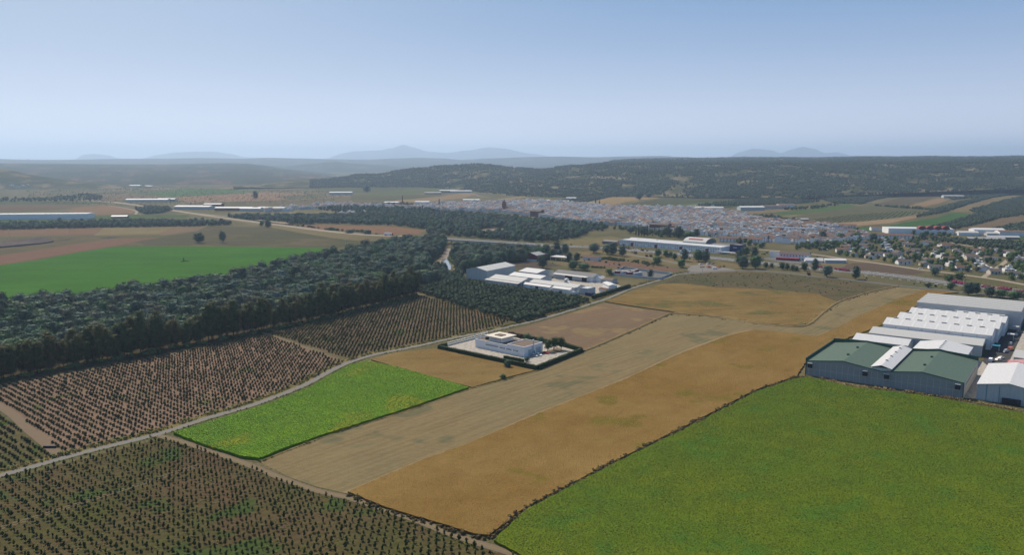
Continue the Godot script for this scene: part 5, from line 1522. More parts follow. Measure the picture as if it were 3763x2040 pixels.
func build_warehouses() -> void:
	var o := Vector2(165.7, -441.8)
	var deg := -36.06
	# yard and street
	flat("yard", "asphalt street between the white sheds and the right-hand sheds", PackedVector2Array([xz(o, deg, 77, 95), xz(o, deg, 90, 60), xz(o, deg, 90, 290), xz(o, deg, 77, 290)]), 0.06, M.street)
	flat("yard", "pale concrete yard beside the green-roofed warehouse", PackedVector2Array([xz(o, deg, 78.6, 2), xz(o, deg, 84, 4), xz(o, deg, 130, 58), xz(o, deg, 130, 300), xz(o, deg, 90.1, 300), xz(o, deg, 90.1, 59), xz(o, deg, 76.8, 94.9), xz(o, deg, 40, 94), xz(o, deg, 40, 58)]), 0.05, M.concrete)
	# green-roofed double warehouse
	var g := thing("green_warehouse", "big twin-gabled warehouse with green roof and grey panel walls", "building", in_frame(o, deg, 0, 0), deg)
	var w := 39.2
	var d := 57.0
	for z in [0.0, -d]:
		var s := Solid.new()
		var pts := [Vector3(0, 0, z), Vector3(2 * w, 0, z), Vector3(2 * w, 8.3, z), Vector3(1.5 * w, 11.0, z), Vector3(w, 8.3, z), Vector3(w / 2, 11.0, z), Vector3(0, 8.3, z)]
		s.face([pts[0], Vector3(w, 0, z), pts[4], pts[5], pts[6]], Vector3(0, 0, z + 1))
		s.face([Vector3(w, 0, z), pts[1], pts[2], pts[3], pts[4]], Vector3(0, 0, z + 1))
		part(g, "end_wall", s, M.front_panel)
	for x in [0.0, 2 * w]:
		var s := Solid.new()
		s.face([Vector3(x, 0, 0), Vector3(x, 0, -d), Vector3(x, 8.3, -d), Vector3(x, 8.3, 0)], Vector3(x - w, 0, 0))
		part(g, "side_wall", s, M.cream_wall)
	for k in 4:
		var s := Solid.new()
		var x0 := k * w / 2
		var y0 := 8.35 if k % 2 == 0 else 11.05
		var y1 := 11.05 if k % 2 == 0 else 8.35
		s.slab(Vector3(x0, y0, 0.25), Vector3(x0 + w / 2, y1, 0.25), Vector3(x0 + w / 2, y1, -d), Vector3(x0, y0, -d), 0.12)
		part(g, "roof_panel", s, M.green_roof)
		for z in [-16.0, -38.0]:
			if k % 2 == 0:
				var v := Solid.new()
				v.box(Vector3(x0 + w * 0.45, 10.6, z), Vector3(x0 + w * 0.45 + 1.1, 11.7, z - 1.6))
				part(g, "roof_vent", v, M.green_trim)
	var mon := Solid.new()
	mon.box(Vector3(w - 4.6, 8.4, 0.1), Vector3(w + 4.6, 10.2, -d + 0.4))
	part(g, "monitor_wall", mon, M.panel_wall)
	for k in [-1.0, 1.0]:
		var s := Solid.new()
		s.slab(Vector3(w, 11.7, 0.5), Vector3(w, 11.7, -d), Vector3(w + k * 5.3, 10.2, -d), Vector3(w + k * 5.3, 10.2, 0.5), 0.1)
		part(g, "monitor_roof", s, M.white_roof)
	for z in [-12.0, -24.0, -36.0, -48.0]:
		var v := Solid.new()
		v.box(Vector3(w - 0.45, 11.6, z), Vector3(w + 0.45, 12.3, z - 1.2))
		part(g, "roof_vent", v, M.metal)
	var par := Solid.new()
	par.box(Vector3(-0.3, 0, 0.05), Vector3(-0.02, 10.0, -d - 0.3))
	part(g, "parapet", par, M.green_trim)
	for k in 4:
		var s := Solid.new()
		var x0 := k * w / 2
		var up := [10.9, 11.9, 10.2, 11.9, 10.6]
		s.face([Vector3(x0, 8, -d - 0.02), Vector3(x0 + w / 2, 8, -d - 0.02), Vector3(x0 + w / 2, up[k + 1], -d - 0.02), Vector3(x0, up[k], -d - 0.02)], Vector3(0, 0, 1))
		s.face([Vector3(x0, 0, -d - 0.3), Vector3(x0 + w / 2, 0, -d - 0.3), Vector3(x0 + w / 2, up[k + 1], -d - 0.3), Vector3(x0, up[k], -d - 0.3)], Vector3(0, 0, -1))
		s.face([Vector3(x0, up[k], -d - 0.02), Vector3(x0 + w / 2, up[k + 1], -d - 0.02), Vector3(x0 + w / 2, up[k + 1], -d - 0.3), Vector3(x0, up[k], -d - 0.3)], Vector3.UP)
		part(g, "parapet", s, M.green_trim)
	# verge trim along the gable line
	for k in 4:
		var s := Solid.new()
		var x0 := k * w / 2
		var y0 := 8.3 if k % 2 == 0 else 11.0
		var y1 := 11.0 if k % 2 == 0 else 8.3
		s.slab(Vector3(x0, y0 + 0.15, 0.34), Vector3(x0 + w / 2, y1 + 0.15, 0.34), Vector3(x0 + w / 2, y1 + 0.15, 0.02), Vector3(x0, y0 + 0.15, 0.02), 0.4)
		part(g, "verge_trim", s, M.green_trim)
	for x in [1.2, 30.2, 41.0, 74.5]:
		opening(g, "air_cooler", x, 2.3, 4.6, 2.6, 0.0, M.dark, 1.3)
		var b := Solid.new()
		b.box(Vector3(x - 0.15, 7.2, 0.0), Vector3(x + 2.45, 7.45, 1.4))
		b.box(Vector3(x - 0.15, 4.35, 0.0), Vector3(x + 2.45, 4.6, 1.4))
		part(g, "cooler_frame", b, M.panel_wall)
	opening(g, "base_course", 0, 78.4, 0, 0.5, 0.0, M.concrete, 0.05)
	opening(g, "wall_seam", 0, 78.4, 4.0, 0.07, 0.0, M.metal, 0.04)
	for i in 26:
		opening(g, "panel_joint", i * 3.0 + 1.5, 0.09, 0.5, 7.9, 0.0, M.metal, 0.03)
	for i in 14:
		side_opening(g, "window", 2 * w, 8.0 + i * 3.0, 0.9, 5.6, 1.0, M.glass)
	for x in [0.0, 2 * w - 0.35]:
		opening(g, "corner_trim", x, 0.35, 0, 8.4, 0.0, M.green_trim, 0.12)
	# white sheds behind
	hall("white_shed", "low white shed tucked behind the green roof's left half", in_frame(o, deg, 5, 85), deg, 32, 21, 6.0, 8.2, "x", M.panel_wall, M.white_roof)
	var s2 := hall("white_shed", "white gabled shed end-on behind the green roof's right half", in_frame(o, deg, 42.5, 69), deg, 28.5, 28, 7.5, 10.0, "z", M.panel_wall, M.white_roof)
	for i in 6:
		var v := Solid.new()
		v.box(Vector3(13.8, 9.9, -2.0 - i * 4.4), Vector3(14.7, 10.5, -3.0 - i * 4.4))
		part(s2, "roof_vent", v, M.metal)
	side_opening(s2, "loading_door", 28.5, 5, 16, 0.2, 4.6, M.dark)
	var s3 := hall("white_shed", "long pale shed with open end facing the parked cars", in_frame(o, deg, 10, 107), deg, 65, 23.4, 7.0, 9.2, "x", M.panel_wall, M.pale_roof)
	side_opening(s3, "loading_door", 65.0, 3, 17, 0.2, 5.2, M.dark)
	var rows := [["nearest of three linked white sheds, with blue-grey window band", 13.5, 131.0, 64.0, 9.5, 9], ["middle of three linked white sheds", 17.0, 157.4, 62.0, 9.5, 0], ["farthest of three linked white sheds", 20.0, 183.4, 60.5, 9.5, 0]]
	for r in rows:
		var h := hall("white_shed", r[0], in_frame(o, deg, r[1], r[2]), deg, r[3], 26.0, r[4], 12.0, "x", M.white_wall, M.white_roof, r[5], 9)
		for i in 4:
			side_opening(h, "loading_door", r[3], 2.0 + i * 6.0, 3.6, 0.1, 4.4, M.grey_wall)
		for i in 8:
			var v := Solid.new()
			v.box(Vector3(4.0 + i * 7.4, 11.9, -13.6), Vector3(7.0 + i * 7.4, 12.45, -12.4))
			part(h, "ridge_vent", v, M.grey_roof)
	var lean := thing("canopy", "white canopy roof along the foot of the ridged hall", "canopy", in_frame(o, deg, 46, 209.6), deg)
	var cs := Solid.new()
	cs.slab(Vector3(0, 9.6, 0), Vector3(32, 9.6, 0), Vector3(32, 10.2, -3.2), Vector3(0, 10.2, -3.2), 0.15)
	part(lean, "roof", cs, M.white_roof)
	for i in 5:
		var q := Solid.new()
		q.box(Vector3(i * 7.8 + 0.2, 0, -3.1), Vector3(i * 7.8 + 0.45, 10.0, -2.8))
		part(lean, "post", q, M.metal)
	var big := thing("ridged_hall", "tall flat hall with rows of barrel ridges on its roof", "building", in_frame(o, deg, 20, 213.5), deg)
	var bs := Solid.new()
	bs.box(Vector3(0, 0, 0), Vector3(68, 12.4, -52))
	part(big, "wall", bs, M.grey_wall)
	bs = Solid.new()
	bs.box(Vector3(0.1, 12.4, -0.1), Vector3(67.9, 12.44, -51.9))
	part(big, "roof", bs, M.dark_roof)  # dark colour paints the shade of the backlit slopes between ridges
	for i in 6:
		var z := -i * 8.6
		var s := Solid.new()
		var prev := Vector2(0, 12.46)
		for k in range(1, 7):
			var a := PI * k / 6.0
			var cur := Vector2(-2.7 + 2.7 * cos(a), 12.42 + 1.9 * sin(a))
			s.face([Vector3(0.2, prev.y, z + prev.x), Vector3(67.8, prev.y, z + prev.x), Vector3(67.8, cur.y, z + cur.x), Vector3(0.2, cur.y, z + cur.x)], Vector3(0, 1, 0.3 * cos(a)))
			for x in [0.2, 67.8]:
				s.face([Vector3(x, 12.42, z - 2.7), Vector3(x, prev.y, z + prev.x), Vector3(x, cur.y, z + cur.x)], Vector3(x - 34, 0, 0))
			prev = cur
		part(big, "roof_ridge", s, M.pale_roof)
	for i in 7:
		side_opening(big, "loading_door", 68.0, 3.0 + i * 7.0, 4.2, 0.1, 4.5, M.dark)
	# right-hand sheds
	var wh := hall("white_shed", "white sheet-metal shed at the right frame edge", in_frame(o, deg, 84, 3), deg, 27, 51, 8.2, 10.6, "z", M.panel_wall, M.white_roof, 9)
	opening(wh, "shelter", 11, 8.0, 0, 3.0, 0.0, M.dark, 2.0)
	for x in [4.0, 9.5, 21.0]:
		opening(wh, "drain_pipe", x, 0.2, 0.2, 8.4, 0.0, M.teal, 0.2)
	var red := hall("striped_shed", "shed with red and white striped roof", in_frame(o, deg, 91, 66), deg, 22, 17, 5.2, 7.6, "z", M.grey_wall, M.red_roof, 0, 5)
	opening(red, "door", 8, 5, 0.1, 3.6, 0.0, M.dark)
	hall("grey_shed", "grey shed behind the striped roof", in_frame(o, deg, 93, 90), deg, 30, 22, 6.0, 8.0, "x", M.grey_wall, M.pale_roof)
	hall("grey_shed", "white-roofed shed at the far right behind the grey shed", in_frame(o, deg, 97, 118), deg, 30, 20, 6.0, 8.0, "x", M.grey_wall, M.white_roof)
	# vehicles in the yard
	car("white delivery van beside the open pale shed", in_frame(o, deg, 81.0, 97), deg + 88, M.car_white, "", true)
	car("white car parked nearest the striped shed", in_frame(o, deg, 84.5, 103), deg + 60, M.car_white)
	car("white car parked next to another white car in the yard", in_frame(o, deg, 85.5, 109), deg + 60, M.car_white)
	car("dark blue car parked in the street's row", in_frame(o, deg, 86.0, 128), deg + 62, M.car_blue)
	car("silver car beside the dark blue one", in_frame(o, deg, 86.3, 133), deg + 62, M.car_silver)
	car("orange-red van at the kerb of the street", in_frame(o, deg, 88.0, 138), deg + 70, M.car_orange, "", true)
	car("teal-grey car alone farther up the street", in_frame(o, deg, 86.5, 158), deg + 84, M.car_silver)
	car("pale car at the far end of the street", in_frame(o, deg, 87.0, 192), deg + 84, M.car_white)
	for k in [[78.6, 127.0, "small teal canopy at the corner of the linked sheds", M.teal], [83.0, 172.0, "small white canopy over a door of the linked sheds", M.white_roof], [83.5, 203.0, "pale canopy over the last door of the linked sheds", M.pale_roof]]:
		var c := thing("door_canopy", k[2], "canopy", in_frame(o, deg, k[0], k[1]), deg)
		var s := Solid.new()
		s.box(Vector3(0, 3.6, 0), Vector3(4.2, 4.0, -4.6))
		part(c, "roof", s, k[3])
		for z in [-0.3, -4.3]:
			var q := Solid.new()
			q.box(Vector3(3.7, 0, z), Vector3(3.95, 3.6, z + 0.25))
			part(c, "post", q, M.metal)

func xz(o: Vector2, deg: float, x: float, d: float) -> Vector2:
	var p := in_frame(o, deg, x, d)
	return Vector2(p.x, p.z)

func build_office() -> void:
	var o := Vector2(-23.8, -510.1)
	var deg := -41.0
	flat("yard", "pale concrete yard around the white office", PackedVector2Array([xz(o, deg, -15, -18), xz(o, deg, 65.5, -17), xz(o, deg, 60, 34), xz(o, deg, 36, 39), xz(o, deg, -17, 38)]), 0.05, M.concrete)
	flat("planting_bed", "reddish earth bed under the three office trees", PackedVector2Array([xz(o, deg, 42, 19), xz(o, deg, 50, 21), xz(o, deg, 50, 30), xz(o, deg, 41, 34)]), 0.062, M.dirt)
	var b := thing("office_building", "long white flat-roofed office inside the hedged yard", "building", in_frame(o, deg, 0, 0), deg)
	var s := Solid.new()
	s.box(Vector3(0, 0, 0), Vector3(27.5, 5.0, -18))
	part(b, "wall", s, M.white_wall)
	s = Solid.new()
	s.box(Vector3(27.52, 0, 0.06), Vector3(41.5, 5.9, -18.06))
	part(b, "wall", s, M.white_wall)
	for r in [[0.3, 27.3, 5.0, -0.3, -17.7], [27.9, 41.2, 5.9, -0.3, -17.7]]:
		var q := Solid.new()
		q.box(Vector3(r[0], r[2], r[3]), Vector3(r[1], r[2] + 0.06, r[4]))
		part(b, "roof", q, M.gravel_roof)
		var p := Solid.new()
		p.box(Vector3(r[0] - 0.3, r[2] - 0.02, 0.08), Vector3(r[1] + 0.3, r[2] + 0.55, -0.28))
		p.box(Vector3(r[0] - 0.3, r[2] - 0.02, -17.75), Vector3(r[1] + 0.3, r[2] + 0.55, -18.1))
		p.box(Vector3(r[0] - 0.32, r[2] - 0.02, -0.28), Vector3(r[0], r[2] + 0.55, -17.75))
		p.box(Vector3(r[1], r[2] - 0.02, -0.28), Vector3(r[1] + 0.32, r[2] + 0.55, -17.75))
		part(b, "parapet", p, M.white_wall)
	for i in 11:
		opening(b, "window", 9.4 + i * 0.95, 0.55, 2.9, 0.75, 0.0, M.glass, 0.1)
	for k in 3:
		for i in 4:
			opening(b, "window", 21.5 + k * 5.6 + i * 1.1, 0.6, 2.7, 0.8, 0.0 if k < 1 else 0.06, M.glass, 0.1)
	side_opening(b, "door", 41.5, 4.0, 3.2, 0.05, 4.0, M.panel_wall)
	side_opening(b, "door", 41.5, 9.2, 0.9, 0.05, 2.6, M.teal)
	side_opening(b, "door", 41.5, 11.6, 4.4, 0.05, 4.2, M.panel_wall)
	var ch := Solid.new()
	ch.tube(Vector3(42.0, 0, -8.2), Vector3(42.0, 9.4, -8.2), 0.34, 0.34, 10)
	ch.tube(Vector3(42.0, 9.7, -8.2), Vector3(42.0, 9.9, -8.2), 0.55, 0.5, 10)
	part(b, "flue", ch, M.metal)
	var ph := Solid.new()
	ph.box(Vector3(9.0, 5.05, -3.5), Vector3(19.6, 8.0, -14.5))
	part(b, "penthouse_wall", ph, M.white_wall)
	var pr := Solid.new()
	pr.box(Vector3(6.6, 8.0, -1.6), Vector3(21.6, 8.6, -16.0))
	part(b, "penthouse_roof", pr, M.cream_wall)
	pr = Solid.new()
	pr.box(Vector3(11.5, 8.6, -6.0), Vector3(17.0, 9.0, -11.0))
	part(b, "penthouse_hatch", pr, M.gravel_roof)
	for k in [[4.2, -5.0], [5.6, -6.4]]:
		var q := Solid.new()
		q.box(Vector3(k[0], 5.1, k[1]), Vector3(k[0] + 1.5, 6.5, k[1] - 1.3))
		part(b, "cooling_unit", q, M.dark)
	hedge("hedge", "long clipped dark hedge facing the small wheat field", in_frame(o, deg, -14.2, -19.3), in_frame(o, deg, 66.4, -17.9), 1.8, 2.6, 301)
	hedge("hedge", "clipped dark hedge facing the stubble field", in_frame(o, deg, 66.2, -17.0), in_frame(o, deg, 59.6, 35.0), 1.8, 2.6, 302)
	hedge("hedge", "clipped hedge at the back of the office car park", in_frame(o, deg, 59.0, 35.2), in_frame(o, deg, 38.0, 40.0), 1.8, 2.6, 303)
	hedge("hedge", "dark hedge behind the office towards the bare field", in_frame(o, deg, 37.0, 40.2), in_frame(o, deg, -8.0, 42.0), 1.6, 2.2, 304)
	hedge("hedge", "inner hedge in front of the office's long wall", in_frame(o, deg, 34, -10.2), in_frame(o, deg, 49.0, -9.4), 1.3, 1.9, 305)
	hedge("hedge", "short hedge at the office gate", in_frame(o, deg, -14.6, -18.0), in_frame(o, deg, -15.2, -11.0), 1.4, 2.6, 306)
	# the white boundary wall with openings
	var f := thing("boundary_wall", "white boundary wall with barred openings beside the lane", "wall", in_frame(o, deg, -16.6, -9.0), deg + 92.5)
	var q := Solid.new()
	q.box(Vector3(0, 0, -0.15), Vector3(41, 0.8, 0.15))
	part(f, "base", q, M.white_wall)
	q = Solid.new()
	q.box(Vector3(0, 1.85, -0.16), Vector3(41, 2.2, 0.16))
	part(f, "coping", q, M.white_wall)
	for i in 13:
		q = Solid.new()
		q.box(Vector3(i * 3.38, 0.8, -0.17), Vector3(i * 3.38 + 0.5, 1.85, 0.17))
		part(f, "pier", q, M.white_wall)
	car("blue-windowed white car nearest the hedge at the office end", in_frame(o, deg, 45.0, 5.6), deg + 8, M.car_silver)
	car("white car in the middle of the office's three parked cars", in_frame(o, deg, 45.4, 9.2), deg + 8, M.car_white)
	car("red car under the office trees", in_frame(o, deg, 45.6, 15.8), deg + 10, M.car_red)
	var kinds := []
	for k in 3:
		kinds.append(tree_kind(310 + k, 3.4, 0.24, 4, 1.6, {"r": 2.8, "h": 5.6, "y": 2.2, "clumps": 50, "per": 13, "leaf": 0.5, "a": c3(0.022, 0.045, 0.014), "b": c3(0.055, 0.095, 0.024), "clump": 0.33, "taper": 0.2, "core": 0.6}))
	var labels := ["nearest of the three trees in the office car park", "middle of the three trees in the office car park", "farthest of the three trees in the office car park"]
	for k in 3:
		copy(kinds[k], "car_park_tree", in_frame(o, deg, [43.6, 43.8, 47.0][k], [20.6, 26.5, 30.0][k]), k * 1.3, Vector3.ONE * [1.0, 1.1, 1.05][k], labels[k], "tree", "office car park trees")
	var red := tree_kind(330, 1.5, 0.12, 3, 0.8, {"r": 2.0, "h": 3.6, "y": 0.8, "clumps": 30, "per": 11, "leaf": 0.45, "a": c3(0.04, 0.012, 0.012), "b": c3(0.09, 0.022, 0.02), "clump": 0.36})
	copy(red, "plum_tree", in_frame(o, deg, 0.8, 36.0), 0.4, Vector3.ONE, "dark red plum tree nearest the penthouse", "tree", "")
	copy(red, "plum_tree", in_frame(o, deg, 7.2, 36.8), 2.4, Vector3(0.95, 0.85, 0.95), "dark red plum tree next to the green garden trees", "tree", "")
	var gk := P.river_kinds as Array
	copy(gk[4], "garden_tree", in_frame(o, deg, 13.5, 36.5), 0.2, Vector3(0.62, 0.5, 0.62), "dense green tree behind the office roof", "tree", "")
	copy(gk[2], "garden_tree", in_frame(o, deg, 24.5, 37.0), 1.2, Vector3(0.5, 0.5, 0.5), "green tree right of the flue behind the office", "tree", "")
	copy(gk[4], "garden_shrub", in_frame(o, deg, 17.0, 31.0), 2.2, Vector3(0.45, 0.3, 0.45), "pale green domed shrub behind the office", "shrub", "")
	copy(gk[4], "garden_shrub", in_frame(o, deg, 28.0, 30.0), 1.7, Vector3(0.4, 0.28, 0.4), "light green shrub beside the flue", "shrub", "")
	copy(gk[1], "field_bush", in_frame(o, deg, 50.5, -25.5), 0.7, Vector3(0.62, 0.42, 0.62), "round dark bush standing outside the hedge in the wheat", "bush", "")
	copy(gk[4], "field_bush", in_frame(o, deg, 65.0, -46.0), 0.7, Vector3(0.42, 0.3, 0.42), "small green bush in the wheat corner near the ditch", "bush", "")
	copy(gk[1], "garden_shrub", in_frame(o, deg, 50.0, -7.4), 1.7, Vector3(0.42, 0.27, 0.42), "dark shrub at the office's near corner", "shrub", "")

func build_factory() -> void:
	var o := Vector2(-26, -782)
	var deg := -41.0
	flat("yard", "pale concrete yard of the white factory", PackedVector2Array([xz(o, deg, 44, 24), xz(o, deg, 112, 24), xz(o, deg, 131, -4), xz(o, deg, 128, 20), xz(o, deg, 119, 70), xz(o, deg, 92, 84), xz(o, deg, 60, 72), xz(o, deg, 28, 72)]), 0.07, M.concrete)
	var t := hall("tall_warehouse", "tall pale warehouse with ribbed walls at the left of the factory", Vector3(-46.6, 0, -815.5), -33.7, 25.5, 52, 10.0, 12.8, "z", M.panel_wall, M.pale_roof, 6, 5)
	for i in 9:
		side_opening(t, "column", 25.5, 0.3 + i * 6.4, 0.35, 0, 9.9, M.metal)
	var f4 := hall("white_shed", "wide low shed at the front left of the factory, beside the olives", in_frame(o, deg, 2, 3), deg, 41, 21, 5.6, 8.2, "x", M.panel_wall, M.pale_roof)
	var ls := Solid.new()
	ls.slab(Vector3(-2, 4.4, 5.0), Vector3(41.4, 4.4, 5.0), Vector3(41.4, 5.2, 0.2), Vector3(-2, 5.2, 0.2), 0.14)
	part(f4, "lean_to_roof", ls, M.pale_roof)
	ls = Solid.new()
	ls.box(Vector3(-1.6, 0, 4.7), Vector3(41, 4.35, 4.5))
	part(f4, "lean_to_wall", ls, M.panel_wall)
	hall("white_shed", "second white shed behind the low front one", in_frame(o, deg, 5, 29), deg, 40.5, 18, 6.0, 8.2, "x", M.panel_wall, M.white_roof)
	hall("white_shed", "bright white shed beside the tall warehouse", in_frame(o, deg, -4, 55), deg, 24.5, 27, 6.5, 8.8, "x", M.panel_wall, M.white_roof)
	var h5 := hall("grey_shed", "long shed with dark grey roof and open bays at the factory's back", in_frame(o, deg, 26, 75), deg, 49, 17, 5.2, 8.0, "x", M.white_wall, M.dark_roof)
	opening(h5, "bay_door", 15, 9, 0.1, 4.4, 0.0, M.dark)
	opening(h5, "bay_door", 36, 6, 0.1, 4.6, 0.0, M.dark)
	var cs := Solid.new()
	cs.slab(Vector3(2, 4.9, 4.2), Vector3(44, 4.9, 4.2), Vector3(44, 5.4, 0.1), Vector3(2, 5.4, 0.1), 0.12)
	part(h5, "canopy", cs, M.white_roof)
	hall("gatehouse", "little white gabled house at the right end of the grey shed", in_frame(o, deg, 74.5, 79), deg, 8, 9, 4.0, 6.0, "z", M.white_wall, M.pale_roof)
	hall("grey_shed", "small brownish-grey shed beside the gabled house", in_frame(o, deg, 83.5, 80), deg, 11, 10, 3.6, 5.0, "x", M.grey_wall, M.gravel_roof)
	var c7 := hall("pale_hall", "wide pale-roofed hall in the middle of the factory", in_frame(o, deg, 47.5, 10.5), deg, 55, 13.5, 5.4, 7.4, "x", M.panel_wall, M.pale_roof)
	# dust extraction: a round bin on legs with ducts
	var e := thing("dust_extractor", "white dust extractor with round bin and ducts behind the hall roof", "machine", in_frame(o, deg, 77, 30), deg)
	var q := Solid.new()
	q.tube(Vector3(0, 4.2, 0), Vector3(0, 8.4, 0), 2.4, 2.4, 12)
	q.tube(Vector3(0, 8.4, 0), Vector3(0, 9.8, 0), 2.4, 0.5, 12)
	q.tube(Vector3(0, 4.2, 0), Vector3(0, 2.2, 0), 2.4, 0.5, 12)
	part(e, "bin", q, M.white_roof)
	for k in [[-1.6, -1.6], [1.6, -1.6], [-1.6, 1.6], [1.6, 1.6]]:
		q = Solid.new()
		q.tube(Vector3(k[0], 0, k[1]), Vector3(k[0], 5.0, k[1]), 0.15, 0.15)
		part(e, "leg", q, M.metal)
	for k in [[-8.0, 7.6, 2.0], [7.0, 7.0, 3.0], [11.0, 6.0, 8.0]]:
		q = Solid.new()
		q.tube(Vector3(0, 7.4, 0), Vector3(k[0], k[1], k[2]), 0.45, 0.45, 8)
		part(e, "duct", q, M.white_roof)
	var a := hall("white_shed", "white shed with dark door in the factory's front row", in_frame(o, deg, 44.5, 4.6), deg, 32, 5.6, 3.9, 5.2, "x", M.white_wall, M.white_roof)
	opening(a, "door", 15, 3.4, 0.05, 3.2, 0.0, M.dark)
	opening(a, "door", 9, 2.0, 0.05, 2.6, 0.0, M.grey_wall)
	var b := hall("white_shed", "shorter white shed at the right of the front row", in_frame(o, deg, 80.2, 4.2), deg, 20, 6.0, 4.0, 5.4, "x", M.white_wall, M.white_roof)
	opening(b, "door", 9, 2.6, 0.05, 2.8, 0.0, M.grey_wall)
	var t2 := thing("storage_tank", "upright white storage tank at the factory's corner", "tank", in_frame(o, deg, 105, 6.0), deg)
	q = Solid.new()
	q.tube(Vector3(0, 0, 0), Vector3(0, 6.4, 0), 1.4, 1.4, 14)
	q.tube(Vector3(0, 6.4, 0), Vector3(0, 7.1, 0), 1.4, 0.3, 14)
	part(t2, "shell", q, M.white_roof)
	var pb := thing("plant_room", "boxy grey plant room with pale roof at the factory's corner", "building", in_frame(o, deg, 106.5, 10.5), deg)
	flat_block(pb, 9, 12, 5.6, M.grey_wall, M.white_roof, 0.4)
	var low := thing("pump_house", "low white block beside the storage tank", "building", in_frame(o, deg, 99.5, 3.2), deg)
	flat_block(low, 8.0, 5.0, 2.6, M.white_wall, M.white_roof, 0.2)
	var bc := thing("blue_container", "dark blue skip container beside the plant room", "container", in_frame(o, deg, 115.5, 6.6), deg)
	q = Solid.new()
	q.box(Vector3(0, 0.2, 0), Vector3(7.0, 3.0, -3.2))
	part(bc, "body", q, M.blue_wall)
	q = Solid.new()
	q.box(Vector3(0.3, 3.0, -0.3), Vector3(6.7, 3.05, -2.9))
	part(bc, "fill", q, M.dark)
	hall("white_shed", "white shed beside the dark hedge at the factory gate", Vector3(90, 0, -740), 10, 8.0, 20.0, 4.6, 5.6, "z", M.white_wall, M.white_roof)
	hall("hut", "small tile-roofed hut in the factory yard", in_frame(o, deg, 112, 33), deg, 9, 5, 2.6, 3.8, "x", M.white_wall, M.tile_roof)
	hedge("hedge", "dark hedge along the lane at the factory", Vector3(70.6, 0, -693.6), Vector3(111.8, 0, -757.5), 2.4, 3.4, 340)
	# red building and canopy behind
	var r := hall("red_hall", "dark red hall with grey roof behind the factory", Vector3(14.7, 0, -966), -34, 18, 32, 7.4, 10.2, "z", M.red_wall, M.grey_roof)
	opening(r, "white_base", 0, 18, 0, 2.2, 0.0, M.white_wall, 0.1)
	var wc := thing("canopy", "wide white canopy beside the dark red hall", "canopy", Vector3(45.8, 0, -968.7), -34)
	q = Solid.new()
	q.box(Vector3(0, 4.4, 0), Vector3(24, 4.8, -16))
	part(wc, "roof", q, M.white_roof)
	for k in [[0.5, -0.5], [8, -0.5], [16, -0.5], [23.5, -0.5], [0.5, -15.5], [23.5, -15.5]]:
		q = Solid.new()
		q.box(Vector3(k[0] - 0.2, 0, k[1] - 0.2), Vector3(k[0] + 0.2, 4.4, k[1] + 0.2))
		part(wc, "post", q, M.metal)
	hall("house", "pale tile-roofed house right of the white canopy", Vector3(85.9, 0, -974.1), -30, 20, 10, 3.4, 5.4, "x", M.white_wall, M.tile_roof)
	# fenced container yard
	flat("yard", "grey gravel container yard by the junction", pl([105.8, -844.2, 124.5, -891.9, 162, -848.4, 167.5, -832.1, 149.4, -810.7, 118.6, -828.1]), 0.08, M.asphalt)
	var walls := pl([104.7, -842.2, 124.8, -894.2, 169.9, -844.2, 150.2, -808.8, 128.7, -820.3, 104.7, -842.2])
	var yw := thing("yard_wall", "grey wall enclosing the container yard", "wall", Vector3.ZERO)
	for i in walls.size() - 1:
		var s := Solid.new()
		var p0 := Vector3(walls[i].x, 0, walls[i].y)
		var p1 := Vector3(walls[i + 1].x, 0, walls[i + 1].y)
		var sd := (p1 - p0).cross(Vector3.UP).normalized() * 0.15
		for k in [-1.0, 1.0]:
			s.face([p0 + sd * k, p1 + sd * k, p1 + sd * k + Vector3(0, 2.4, 0), p0 + sd * k + Vector3(0, 2.4, 0)], sd * k)
		s.face([p0 + sd + Vector3(0, 2.4, 0), p1 + sd + Vector3(0, 2.4, 0), p1 - sd + Vector3(0, 2.4, 0), p0 - sd + Vector3(0, 2.4, 0)], Vector3.UP)
		part(yw, "wall_panel", s, M.grey_wall)
	var boxes := [["red container nearest the yard's left wall", Vector2(115, -852.5), M.red_wall], ["white container between two red ones", Vector2(120.2, -848.4), M.white_roof], ["red container right of the white one", Vector2(126, -844.2), M.red_wall], ["white low trailer at the yard's middle", Vector2(132, -838.1), M.white_roof], ["dark red container at the yard's back", Vector2(131.7, -858.8), M.red_wall]]
	for k in boxes:
		var c := thing("container", k[0], "container", Vector3(k[1].x, 0, k[1].y), 38)
		q = Solid.new()
		q.box(Vector3(-6, 0.3, -1.25), Vector3(6, 3.3, 1.25))
		part(c, "body", q, k[2])
		q = Solid.new()
		q.box(Vector3(-5.9, 3.3, -1.15), Vector3(5.9, 3.42, 1.15))
		part(c, "roof", q, M.white_roof)

